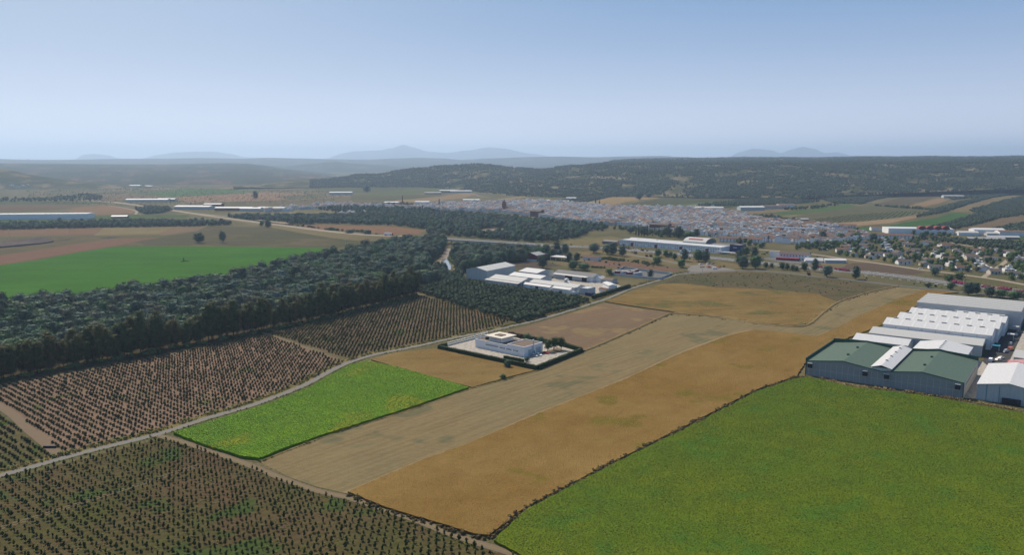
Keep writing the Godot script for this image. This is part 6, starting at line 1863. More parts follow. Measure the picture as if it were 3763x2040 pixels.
func build_long_factory() -> void:
	var o := Vector2(153.8, -1146.2)
	var deg := -41.9
	flat("yard", "pale yard behind the long white factory", PackedVector2Array([xz(o, deg, -30, 0), xz(o, deg, 160, -3), xz(o, deg, 175, 45), xz(o, deg, 100, 75), xz(o, deg, -20, 55)]), 0.09, M.concrete)
	var f := thing("long_factory", "very long two-storey white factory facing the main road", "building", in_frame(o, deg, 0, 0), deg)
	flat_block(f, 158, 24, 7.6, M.white_wall, M.white_roof, 0.6)
	for i in 44:
		if i % 11 == 5:
			opening(f, "gate", i * 3.55 + 1.0, 4.6, 0.1, 4.8, 0.0, M.red_wall, 0.12)
		else:
			opening(f, "window", i * 3.55 + 1.4, 1.5, 4.7, 1.1, 0.0, M.glass, 0.1)
			if i % 3 > 0 and i % 11 != 6:
				opening(f, "window", i * 3.55 + 1.4, 1.5, 1.5, 1.2, 0.0, M.glass, 0.1)
	# barrel vault hall behind
	var v := thing("vaulted_hall", "grey barrel-vaulted sports hall behind the long white factory", "building", in_frame(o, deg, 88, 25.5), deg)
	var s := Solid.new()
	s.box(Vector3(0, 0, 0), Vector3(34, 7.8, -30))
	part(v, "wall", s, M.grey_wall)
	s = Solid.new()
	var gab := Solid.new()
	var prev := Vector2(0.5, 7.6)
	for k in range(1, 11):
		var a := PI * k / 10.0
		var cur := Vector2(-15.0 + 15.5 * cos(a), 7.6 + 7.0 * sin(a))
		s.slab(Vector3(-0.4, prev.y, prev.x), Vector3(34.4, prev.y, prev.x), Vector3(34.4, cur.y, cur.x), Vector3(-0.4, cur.y, cur.x), 0.15)
		for x in [0.0, 34.0]:
			gab.face([Vector3(x, 7.6, -15), Vector3(x, prev.y - 0.1, prev.x), Vector3(x, cur.y - 0.1, cur.x)], Vector3(x - 17, 0, 0))
		prev = cur
	part(v, "vault", s, M.pale_roof)
	part(v, "gable", gab, M.dark_roof)
	s = Solid.new()
	s.slab(Vector3(6, 12.8, -3.6), Vector3(27, 12.8, -3.6), Vector3(27, 13.9, -6.6), Vector3(6, 13.9, -6.6), 0.1)
	part(v, "roof_sign", s, M.red_roof)
	var bl := thing("blue_showroom", "dark blue cube showroom at the right end of the long factory", "building", in_frame(o, deg, 158.5, 24), deg)
	flat_block(bl, 15, 16, 9.6, M.blue_wall, M.dark_roof, 0.5)
	opening(bl, "logo_panel", 4.5, 5.5, 5.6, 1.5, 0.0, M.panel_wall, 0.1)
	hall("grey_shed", "grey-roofed hall between the vault and the blue cube", in_frame(o, deg, 124, 25.5), deg, 33, 26, 6.6, 8.6, "x", M.grey_wall, M.dark_roof)
	hall("white_shed", "white-roofed shed behind the left of the long factory", in_frame(o, deg, -4, 26), deg, 44, 22, 6.4, 8.2, "x", M.white_wall, M.white_roof)
	hall("white_shed", "white-roofed shed behind the middle of the long factory", in_frame(o, deg, 42, 26), deg, 42, 22, 6.2, 8.0, "x", M.white_wall, M.white_roof)
	hall("open_barn", "dark open barn at the left end of the long factory", in_frame(o, deg, -28, -3), deg, 24, 12, 4.4, 6.0, "x", M.dark_roof, M.dark_roof)
	var cp := thing("canopy", "white car port in front of the blue cube", "canopy", in_frame(o, deg, 155, -5), deg)
	var q := Solid.new()
	q.box(Vector3(0, 2.7, 0), Vector3(26, 2.95, -6))
	part(cp, "roof", q, M.white_roof)
	for i in 5:
		q = Solid.new()
		q.box(Vector3(0.5 + i * 6.2, 0, -3.1), Vector3(0.75 + i * 6.2, 2.7, -2.9))
		part(cp, "post", q, M.metal)
	# white two-storey inn
	var inn := thing("roadside_inn", "white two-storey roadside building with brown hipped roof", "building", Vector3(327.5, 0, -979.5), -30)
	q = Solid.new()
	q.box(Vector3(0, 0, 0), Vector3(34, 7.4, -15))
	part(inn, "wall", q, M.white_wall)
	hall_roof(inn, 34, 15, 7.4, 10.2, "x", M.brown_roof, 0.7)
	for i in 9:
		for y in [1.2, 4.6]:
			opening(inn, "window", 1.6 + i * 3.6, 1.3, y, 1.5, 0.0, M.glass, 0.08)
	for i in 4:
		side_opening(inn, "window", 34.0, 2.0 + i * 3.2, 1.3, 4.6, 1.5, M.glass)
	q = Solid.new()
	q.box(Vector3(-2, 0, 3), Vector3(24, 2.8, 9))
	part(inn, "terrace", q, M.red_wall)
	q = Solid.new()
	q.box(Vector3(-2.3, 2.8, 2.7), Vector3(24.3, 3.0, 9.3))
	part(inn, "terrace_roof", q, M.red_roof)
	var wing := thing("inn_wing", "white flat-roofed wing left of the roadside building", "building", Vector3(322.3, 0, -1002), -30)
	flat_block(wing, 18, 12, 6.2, M.white_wall, M.brown_roof, 0.4)
	flat("yard", "asphalt forecourt of the roadside building", pl([306, -987.9, 329.9, -999.1, 353.5, -960.7, 349.1, -922.6, 326.7, -940]), 0.08, M.asphalt)
	hall("poly_tunnel", "white curved-roof tunnel right of the roadside building", Vector3(349, 0, -950.2), -12, 20, 10, 2.4, 5.0, "x", M.white_wall, M.white_roof)
	hall("farm_shed", "teal and white shed beside the tunnel", Vector3(369.4, 0, -942.5), -8, 24, 12, 3.6, 5.0, "x", M.panel_wall, M.white_roof)
	lorry("white lorry on the main road in front of the long factory", Vector3(224.9, 0.2, -1042.1), -12, M.car_white, M.car_white)
	lorry("green and white lorry on the main road behind the big bushy tree", Vector3(241.3, 0.2, -1020.8), -12, M.white_roof, M.teal)
	lorry("white lorry on the road left of the bridge", Vector3(-188.1, 7.1, -1221.8), -4, M.car_white, M.car_red)
	car("silver car on the main road below the factory", Vector3(167.7, 0.6, -1083.9), -12, M.car_silver)
	car("white van waiting at the junction", Vector3(226.4, 0.1, -888.8), -10, M.car_white, "", true)
	car("white car parked at the junction's roundabout", Vector3(219.1, 0.1, -926.7), 20, M.car_white)
	car("white car parked beside another at the junction", Vector3(229.1, 0.1, -931.7), 24, M.car_white)
	car("grey car parked at the junction near the dark wall", Vector3(233.9, 0.1, -931.7), 18, M.car_silver)
	car("white car on the gravel road below the allotments", Vector3(455, 0.1, -888.8), -20, M.car_white)

func build_town() -> void:
	var g := RandomNumberGenerator.new()
	g.seed = 400
	var area := pl([-528, -2136.8, -422.2, -2149.7, -262.9, -2038.9, -180.8, -2216.6, -62.6, -2273.1, 62.6, -2363.6, 163.6, -2216.6, 256.8, -2062.5, 351.3, -2004.4, 459.7, -2004.4, 497.2, -1938.8, 503.4, -1774.2, 493.2, -1658.1, 546.9, -1441.9, 573, -1374.5, 567, -1265.9, 505.3, -1180.9, 430.6, -1131.5, 401, -1157.6, 372.5, -1193, 344.6, -1239.2, 309, -1265.9, 278.5, -1284.4, 245.4, -1293.8, 222.9, -1465.8, 162.3, -1503.2, 110.9, -1569.9, 46.2, -1739.4, -26.2, -1867.5, -117.7, -1917.9, -213, -1960.2, -328, -2015.8, -504, -2038.9])
	var clear := [pl([214.4, -1265.9, 283.7, -1230.5, 312.6, -1180.9, 335.3, -1205.2, 313.4, -1284.4, 254.6, -1343.1, 218.5, -1374.5]), pl([346.4, -1441.9, 334.8, -1265.9, 342.1, -1106.5, 357.4, -1131.5, 347.7, -1265.9, 361.1, -1441.9])]
	var kinds := [
		house_kind(10, 11, 6.8, 1.6, M.white_wall, M.tile_roof), house_kind(9, 12, 7.4, 1.7, M.white_wall, M.brown_roof), house_kind(12, 10, 4.2, 2.0, M.white_wall, M.tile_roof, true),
		house_kind(10, 12, 7.0, 0.0, M.white_wall, M.pale_roof), house_kind(11, 11, 6.0, 1.8, M.cream_wall, M.brown_roof), house_kind(9, 9, 8.8, 0.0, M.white_wall, M.gravel_roof, true)]
	var names := ["tile_roofed_house", "brown_roofed_house", "low_house", "flat_roofed_house", "cream_house", "tower_house"]
	var labels := ["white town house with terracotta gable roof", "white town house with dull brown gable roof", "low white tiled town house with annex", "white flat-roofed town house with roof hut", "cream town house with brown gable roof", "narrow three-storey flat-roofed town house"]
	var spots := []
	for q in lattice(area, 12.2, -41.0, 1.5, 401, 0.06):
		var e := xz_in(q, -41.0)
		if fposmod(e.y, 61.0) < 10.0 or fposmod(e.x, 110.0) < 9.0:
			continue
		spots.append(q)
	var open := cut(PackedVector2Array(spots), clear)
	var order := Array(open)
	order.sort_custom(func(a, b): return a.length_squared() < b.length_squared())
	var mass := Solid.new()
	var made := 0
	for q in order:
		var k: int = [0, 0, 1, 1, 2, 3, 3, 4, 5][g.randi() % 9]
		var turn := deg_to_rad(-41.0 + (90.0 if g.randf() < 0.35 else 0.0) + g.randf_range(-4, 4))
		var z := g.randf_range(0.8, 1.2)
		var tall := g.randf_range(0.8, 1.25)
		if made < 300:
			copy(kinds[k], names[k], Vector3(q.x, 0, q.y), turn, Vector3(z, tall, z), labels[k] + " in the town's near rows", "house", "near houses of the town")
			made += 1
		else:
			far_house(mass, g, Vector3(q.x, 0, q.y), turn, z, tall, k)
	solo("town_houses", mass, painted("town", 0.9, "soft", 20.0), "the crowded farther white houses of the town", "houses", "", "stuff")
	# landmarks
	var ch := thing("church", "brick church with square tower rising over the roofs", "church", Vector3(-18.4, 0, -1907.6), -30)
	var s := Solid.new()
	s.box(Vector3(-4, 0, -4), Vector3(4, 20, 4))
	part(ch, "tower", s, M.brick)
	s = Solid.new()
	s.box(Vector3(-3, 20, -3), Vector3(3, 24, 3))
	s.tube(Vector3(0, 24, 0), Vector3(0, 29, 0), 3.0, 0.1, 8)
	part(ch, "belfry", s, M.brick)
	s = Solid.new()
	s.box(Vector3(4, 0, -8), Vector3(34, 9, 8))
	part(ch, "nave", s, M.brick)
	s = Solid.new()
	s.slab(Vector3(4, 9, 8.5), Vector3(34.5, 9, 8.5), Vector3(34.5, 12.5, 0), Vector3(4, 12.5, 0), 0.2)
	s.slab(Vector3(4, 9, -8.5), Vector3(34.5, 9, -8.5), Vector3(34.5, 12.5, 0), Vector3(4, 12.5, 0), 0.2)
	part(ch, "roof", s, M.tile_roof)
	s = Solid.new()
	s.tube(Vector3(0, 0, 0), Vector3(0, 29, 0), 2.0, 1.2, 10)
	var chim := solo("brick_chimney", s, M.brick, "tall slim brick chimney left of the town", "chimney")
	chim.position = Vector3(-286.4, 0, -2111.4)
	s = Solid.new()
	s.tube(Vector3(0, 0, 0), Vector3(0, 17, 0), 1.6, 1.1, 10)
	var chim2 := solo("brick_chimney", s, M.brick, "shorter brick chimney next to the tall one", "chimney")
	chim2.position = Vector3(-262.9, 0, -2038.9)
	for k in [[Vector3(39.1, 0, -1739.4), -36, 26, 16, 12, "big brick block at the river edge of the town", M.brick, M.brown_roof], [Vector3(234.8, 0, -1374.5), -36, 34, 16, 12, "large brick apartment block behind the cypresses", M.brick, M.brown_roof], [Vector3(168.8, 0, -1516.1), -30, 40, 14, 9, "cream apartment row facing the park", M.cream_wall, M.brown_roof], [Vector3(190.3, 0, -1503.2), -30, 48, 14, 8.5, "white apartment row facing the park", M.white_wall, M.brown_roof]]:
		var b := thing("apartment_block", k[5], "building", k[0], k[1])
		var q := Solid.new()
		q.box(Vector3(0, 0, 0), Vector3(k[2], k[4], -k[3]))
		part(b, "wall", q, k[6])
		hall_roof(b, k[2], k[3], k[4], k[4] + 2.6, "x", k[7], 0.6)
		for y in int(k[4] / 3.0):
			for i in int(k[2] / 3.4):
				opening(b, "window", 1.0 + i * 3.4, 1.4, 1.0 + y * 3.0, 1.5, 0.0, M.glass, 0.08)
	# white four-storey blocks on the right of the town
	for i in 12:
		var b := thing("apartment_block", "white four-storey block in the row right of the town centre", "building", lerp(Vector3(427.8, 0, -1343.1), Vector3(478.2, 0, -1303.4), i / 11.0), -36, "row of white apartment blocks")
		flat_block(b, 10, 11, 10.5, M.white_wall, M.pale_roof, 0.6)
		for y in 3:
			for x in 2:
				opening(b, "window", 1.6 + x * 4.2, 1.8, 1.2 + y * 3.2, 1.6, 0.0, M.glass, 0.08)
	# terraces with long tiled roofs
	var t := [[Vector3(307.6, 0, -1193), 62, "long white terrace nearest the factory, tiled roof"], [Vector3(368.5, 0, -1193), 46, "white terrace with tiled roof behind the junction trees"], [Vector3(397.5, 0, -1188.9), 50, "white tiled terrace in the middle of the near row"], [Vector3(437.4, 0, -1193), 40, "white tiled terrace left of the garden trees"], [Vector3(526.4, 0, -1261.4), 92, "very long red-tiled terrace at the town's right end"], [Vector3(422.2, 0, -1441.9), 80, "reddish long-roofed terrace above the white blocks"], [Vector3(473.6, 0, -1441.9), 90, "dark red long-roofed terrace behind the white blocks"], [Vector3(441.6, 0, -1612.8), 80, "leftmost long red roof beside the dark bushes"], [Vector3(467.2, 0, -1569.9), 90, "long red roof below the dark bushes"], [Vector3(497.6, 0, -1516.1), 95, "long red roof below the low dark greenhouse"], [Vector3(519.3, 0, -1453.7), 95, "long red roof at the town's right tip"]]
	for k in t:
		var b := thing("terrace", k[2], "building", k[0], -24)
		var q := Solid.new()
		q.box(Vector3(0, 0, 0), Vector3(k[1], 5.8, -13))
		part(b, "wall", q, M.white_wall)
		hall_roof(b, k[1], 13, 5.8, 8.4, "x", M.tile_roof, 0.5)
		for i in int(k[1] / 5.0):
			for y in [0.8, 3.6]:
				opening(b, "window", 1.4 + i * 5.0, 1.6, y, 1.5, 0.0, M.glass, 0.08)
	# long roofs at the upper edge
	var u := [[Vector3(-53.3, 0, -2273.1), 30, "white-roofed warehouse at the town's upper left edge", M.white_roof], [Vector3(45.5, 0, -2302.5), 30, "white-roofed shed above the brick church", M.white_roof], [Vector3(105.4, 0, -2287.7), 56, "red-walled long warehouse on the town's upper edge", M.pale_roof], [Vector3(85.4, 0, -2332.6), 24, "small bluish-white shed beside the red-walled warehouse", M.white_roof], [Vector3(-270.2, 0, -2244.5), 40, "white flat shed behind the tall chimney", M.white_roof], [Vector3(-351.4, 0, -2216.6), 40, "white flat shed left of the tall chimney", M.white_roof], [Vector3(-144.8, 0, -2363.6), 50, "white workshop at the town's far upper edge", M.white_roof], [Vector3(166, 0, -2478.5), 30, "blue-grey barn among the olives above the town", M.white_roof]]
	for k in u:
		hall("town_shed", k[2], k[0], -8, k[1], 18, 6, 8, "x", M.red_wall if k[2].begins_with("red") else M.white_wall, k[3])

func xz_in(q: Vector2, deg: float) -> Vector2:
	var a := deg_to_rad(deg)
	return Vector2(q.x * cos(a) - q.y * sin(a), q.x * sin(a) + q.y * cos(a))

func far_house(s: Solid, g: RandomNumberGenerator, at: Vector3, turn: float, z: float, tall: float, k: int) -> void:
	var l := 10.5 * z
	var d := 11.0 * z
	var h: float = [7.0, 7.4, 4.8, 7.4, 6.6, 9.4][k] * tall
	var x := Vector3(cos(turn), 0, -sin(turn)) * l / 2
	var y := Vector3(sin(turn), 0, cos(turn)) * d / 2
	var up := Vector3(0, h, 0)
	var w := g.randf_range(0.58, 0.74)
	s.col = Color(w, w * 0.985, w * 0.97) if k != 4 else Color(0.62, 0.55, 0.47)
	var c := [at - x - y, at + x - y, at + x + y, at - x + y]
	for i in 4:
		var a: Vector3 = c[i]
		var b: Vector3 = c[(i + 1) % 4]
		s.face([a, b, b + up, a + up], (a + b) / 2 - at)
	if k == 3 or k == 5:
		var r := g.randf_range(0.35, 0.62)
		s.col = Color(r, r * 0.96, r * 0.92)
		s.face([c[0] + up, c[1] + up, c[2] + up, c[3] + up], Vector3.UP)
		var hut := Vector3(0, 2.2, 0)
		s.col = Color(0.66, 0.65, 0.63)
		for i in 4:
			var a: Vector3 = at.lerp(c[i], 0.4) + up
			var b: Vector3 = at.lerp(c[(i + 1) % 4], 0.4) + up
			s.face([a, b, b + hut, a + hut], (a + b) / 2 - at - up)
		s.face([at.lerp(c[0], 0.4) + up + hut, at.lerp(c[1], 0.4) + up + hut, at.lerp(c[2], 0.4) + up + hut, at.lerp(c[3], 0.4) + up + hut], Vector3.UP)
	else:
		var top := Vector3(0, h + 1.6 * z, 0)
		for e in [x, -x]:
			s.face([at + e - y + up, at + e + y + up, at + e + top], e)
		var t := g.randf()
		s.col = Color(0.20, 0.125, 0.10).lerp(Color(0.19, 0.155, 0.14), t)
		for e in [y, -y]:
			s.face([at - x * 1.05 + e * 1.05 + up, at + x * 1.05 + e * 1.05 + up, at + x * 1.05 + top, at - x * 1.05 + top], e + Vector3.UP)

func build_suburb() -> void:
	var g := RandomNumberGenerator.new()
	g.seed = 420
	var kinds := [house_kind(13, 10, 3.6, 2.4, M.white_wall, M.tile_roof, true), house_kind(11, 9, 3.4, 2.0, M.cream_wall, M.brown_roof, true), house_kind(14, 8, 3.2, 1.8, M.white_wall, M.brown_roof), house_kind(10, 8, 3.0, 0.0, M.white_wall, M.white_roof, true)]
	var labels := ["white garden house with tiled roof and side annex among the allotment trees", "cream garden house with brown roof among the allotment trees", "long low white garden house with brown roof among the allotment trees", "flat-roofed white garden house among the allotment trees"]
	var area := pl([430.6, -1131.5, 504.3, -1169.1, 576.4, -1230.5, 603.7, -1169.1, 632.1, -1106.5, 658.3, -1062.9, 672.4, -1002, 530.5, -786.8, 506.5, -795.8, 498.6, -848.4, 466.2, -898.8, 442.5, -947.6, 423.1, -1002, 404.9, -1062.9])
	var holes := [pl([482.4, -820.3, 539.9, -898.8, 609.2, -987.9, 616.6, -987.9, 559.2, -910.5, 490.8, -820.3])]
	var spots := cut(lattice(area, 27.0, -20.0, 7.0, 421, 0.14), holes)
	for q in spots:
		var k: int = g.randi() % 4
		copy(kinds[k], "garden_house", Vector3(q.x, 0, q.y), deg_to_rad(-20.0 + g.randf_range(-25, 25) + (90.0 if g.randf() < 0.3 else 0.0)), Vector3.ONE * g.randf_range(0.75, 1.25), labels[k], "house", "houses of the allotments")
	var pts := lattice(area, 10.5, -20.0, 4.5, 422, 0.42)
	var free := PackedVector2Array()
	for q in cut(pts, holes):
		var near := false
		for s in spots:
			if q.distance_to(s) < 7.5:
				near = true
		if not near:
			free.append(q)
	var trees := []
	for k in 4:
		var c: Array = [[c3(0.030, 0.061, 0.018), c3(0.074, 0.128, 0.034)], [c3(0.041, 0.074, 0.021), c3(0.101, 0.162, 0.039)], [c3(0.038, 0.057, 0.029), c3(0.081, 0.108, 0.055)], [c3(0.030, 0.051, 0.021), c3(0.061, 0.095, 0.034)]][k]
		trees.append(tree_kind(430 + k, 2.4, 0.18, 3, 1.2, {"r": 2.9, "h": 4.8, "y": 0.6, "clumps": 24, "per": 9, "leaf": 0.85, "a": c[0], "b": c[1], "clump": 0.38, "core": 0.7}))
	P.garden_kinds = trees
	plant(trees, free, 300, "garden_tree", "leafy garden tree between the allotment houses", "tree", "trees of the allotments", "garden_trees", "farther garden trees of the allotments", 0.6, 1.35, 423)
	for k in 34:
		var q: Vector2 = free[(k * 37) % free.size()] + Vector2(3, 2)
		var s := Solid.new()
		var w := g.randf_range(3, 7)
		s.box(Vector3(-w, 0, -2), Vector3(w * 0.4, 2.4, 2))
		var o := solo("garden_shed", s, [M.white_roof, M.grey_roof, M.tile_roof][k % 3], "small %s garden shed between the allotment trees" % ["white", "grey", "red"][k % 3], "shed", "sheds of the allotments")
		o.position = Vector3(q.x, 0, q.y)
		o.rotation.y = deg_to_rad(-20 + g.randf_range(-20, 20))
	# farm sheds behind the allotments
	var f := thing("arched_factory", "white factory with a row of red arched gables", "building", Vector3(620, 0, -1323), -10)
	flat_block(f, 100, 38, 9.0, M.white_wall, M.white_roof, 0.4)
	for i in 4:
		var s := Solid.new()
		var prev := Vector2(46 + i * 12, 9.0)
		for k in range(1, 9):
			var a := PI - PI * k / 8.0
			var cur := Vector2(52 + i * 12 + 6 * cos(a), 9.0 + 4.6 * sin(a))
			for z in [0.12, -0.3]:
				s.face([Vector3(52 + i * 12, 7.0, z), Vector3(prev.x, prev.y, z), Vector3(cur.x, cur.y, z)], Vector3(0, 0, z))
			s.face([Vector3(prev.x, prev.y, 0.12), Vector3(cur.x, cur.y, 0.12), Vector3(cur.x, cur.y, -12), Vector3(prev.x, prev.y, -12)], Vector3.UP)
			prev = cur
		part(f, "arched_gable", s, M.red_wall)
	var sheds := [[Vector3(680.3, 0, -1333), 46, 30, 8, "white shed with cream roof right of the arched factory", M.white_roof, M.white_wall], [Vector3(756.3, 0, -1313.1), 46, 26, 8, "white-roofed dark shed at the foot of the olive slope", M.white_roof, M.white_wall], [Vector3(780.2, 0, -1284.4), 44, 22, 7, "white shed with red roof edge near the right frame edge", M.tile_roof, M.white_wall], [Vector3(719.9, 0, -1293.8), 30, 16, 5, "pale gabled farmhouse left of the white-roofed shed", M.pale_roof, M.white_wall], [Vector3(763.3, 0, -1289.1), 30, 14, 4, "low grey lean-to between two white sheds", M.pale_roof, M.grey_wall], [Vector3(687.9, 0, -1209.4), 52, 12, 3.4, "long low dark barn with pale roof", M.grey_roof, M.dark_roof], [Vector3(734.1, 0, -1239.2), 46, 10, 3.0, "long low barn with striped pale roof", M.pale_roof, M.dark_roof], [Vector3(619.7, 0, -1385.3), 36, 14, 5, "cluster of white farm buildings left of the arched factory", M.tile_roof, M.white_wall]]
	for k in sheds:
		hall("farm_shed", k[4], k[0], -10, k[1], k[2], k[3], k[3] + 2.0, "x", k[6], k[5])

func build_far_farms() -> void:
	var w := thing("long_warehouse", "very long low white warehouse at the far left", "building", Vector3(-1136.3, 0, -1627.6), 7.5)
	flat_block(w, 262, 40, 10, M.white_wall, M.white_roof, 0.3)
	for i in 22:
		var s := Solid.new()
		s.box(Vector3(2 + i * 11.8, 10.1, -2), Vector3(12 + i * 11.8, 11.2, -38))
		part(w, "roof_ridge", s, M.white_roof)
	var list := [[Vector3(-1125.1, 0, -2348), 120, 30, 7, 4, "long grey works with pale roof at the valley road", M.white_roof, M.grey_wall], [Vector3(-1045.2, 0, -2379.3), 50, 20, 7, 4, "pale shed at the right of the long grey works", M.white_roof, M.panel_wall], [Vector3(-1776.7, 0, -3752.5), 50, 30, 5, 0, "left of two tiny white barns at the foot of the hazy hills", M.white_roof, M.white_wall], [Vector3(-1672.3, 0, -3675.6), 34, 26, 5, 0, "right of two tiny white barns at the foot of the hazy hills", M.white_roof, M.white_wall], [Vector3(-837.8, 0, -1681.7), 32, 14, 4, 6, "small farm shed in front of the green strip", M.white_roof, M.dark_roof],
		[Vector3(-836.4, 0, -1993.2), 90, 40, 7, -4, "pale flat works left of the maroon shed", M.white_roof, M.grey_wall], [Vector3(-790, 0, -2062.5), 46, 24, 9, -4, "maroon shed among the far works", M.pale_roof, M.red_wall], [Vector3(-715.5, 0, -1938.8), 90, 24, 7, -4, "brick works with zigzag roof in the far estate", M.white_roof, M.brick], [Vector3(-648.2, 0, -1917.9), 50, 22, 7, -4, "bluish shed right of the brick works", M.white_roof, M.panel_wall], [Vector3(-613.9, 0, -1938.8), 66, 26, 7, -4, "grey shed at the right of the far estate", M.pale_roof, M.grey_wall],
		[Vector3(-646.3, 0, -2854.9), 80, 30, 8, 4, "lilac shed with white ridges in front of the wooded hill", M.white_roof, M.panel_wall], [Vector3(-273.9, 0, -3049.6), 60, 24, 7, 0, "white-roofed barn left of the hill track", M.white_roof, M.dark_roof], [Vector3(-230.8, 0, -3023.8), 80, 24, 7, -2, "long white barn at the hill track", M.white_roof, M.grey_wall], [Vector3(-314.4, 0, -2901.2), 60, 18, 5, 2, "dark low stables left of the white barns", M.grey_roof, M.dark_roof], [Vector3(434.4, 0, -1907.6), 66, 30, 9, -4, "big flat white barn behind the town", M.pale_roof, M.grey_wall], [Vector3(552.6, 0, -1949.5), 60, 26, 8, 4, "pale flat barn left of the cypress farm", M.white_roof, M.panel_wall], [Vector3(627.1, 0, -2015.8), 60, 18, 7, 4, "long tile-roofed farmhouse left of the cypresses", M.tile_roof, M.cream_wall], [Vector3(689.9, 0, -2086.7), 44, 18, 7, 4, "second tile-roofed farmhouse left of the cypresses", M.tile_roof, M.white_wall], [Vector3(1391.5, 0, -2605.1), 60, 30, 7, -14, "bluish farm building on the right slope", M.grey_roof, M.panel_wall], [Vector3(537.3, 0, -1705.9), 26, 14, 5, 0, "small white house among dark bushes beside the green strip", M.tile_roof, M.white_wall], [Vector3(559.5, 0, -1598.2), 30, 12, 4, 0, "low dark greenhouse below the green strip", M.grey_roof, M.dark_roof]]
	for k in list:
		hall("far_building", k[5], k[0], k[4], k[1], k[2], k[3], k[3] + 2.2, "x", k[7], k[6])
	# the scattered houses of the far estate and hamlet
	var g := RandomNumberGenerator.new()
	g.seed = 450
	var mass := Solid.new()
	for q in lattice(pl([-627.8, -2015.8, -572.5, -2062.5, -500.4, -2111.4, -465.9, -1993.2, -529.9, -1907.6, -581.8, -1887.4]), 24.0, 10.0, 6.0, 451, 0.3):
		far_house(mass, g, Vector3(q.x, 0, q.y), g.randf() * 3, 1.2, 1.0, g.randi() % 5)
	for q in lattice(pl([-398.1, -1792.1, -363.5, -1848.1, -338.8, -1867.5, -331.6, -1810.4, -377.6, -1739.4]), 16.0, 10.0, 4.0, 452, 0.3):
		far_house(mass, g, Vector3(q.x, 0, q.y), g.randf() * 3, 1.0, 0.8, g.randi() % 5)
	for q in lattice(pl([-2233.1, -3601.7, -2285.3, -3832.7, -1941.9, -3272.7, -1969.5, -3157.2]), 60.0, 10.0, 16.0, 453, 0.4):
		far_house(mass, g, Vector3(q.x, 12, q.y), g.randf() * 3, 1.0, 0.8, 3)
	solo("hamlet_houses", mass, M.town, "small scattered houses of the far valley hamlets", "houses", "", "stuff")

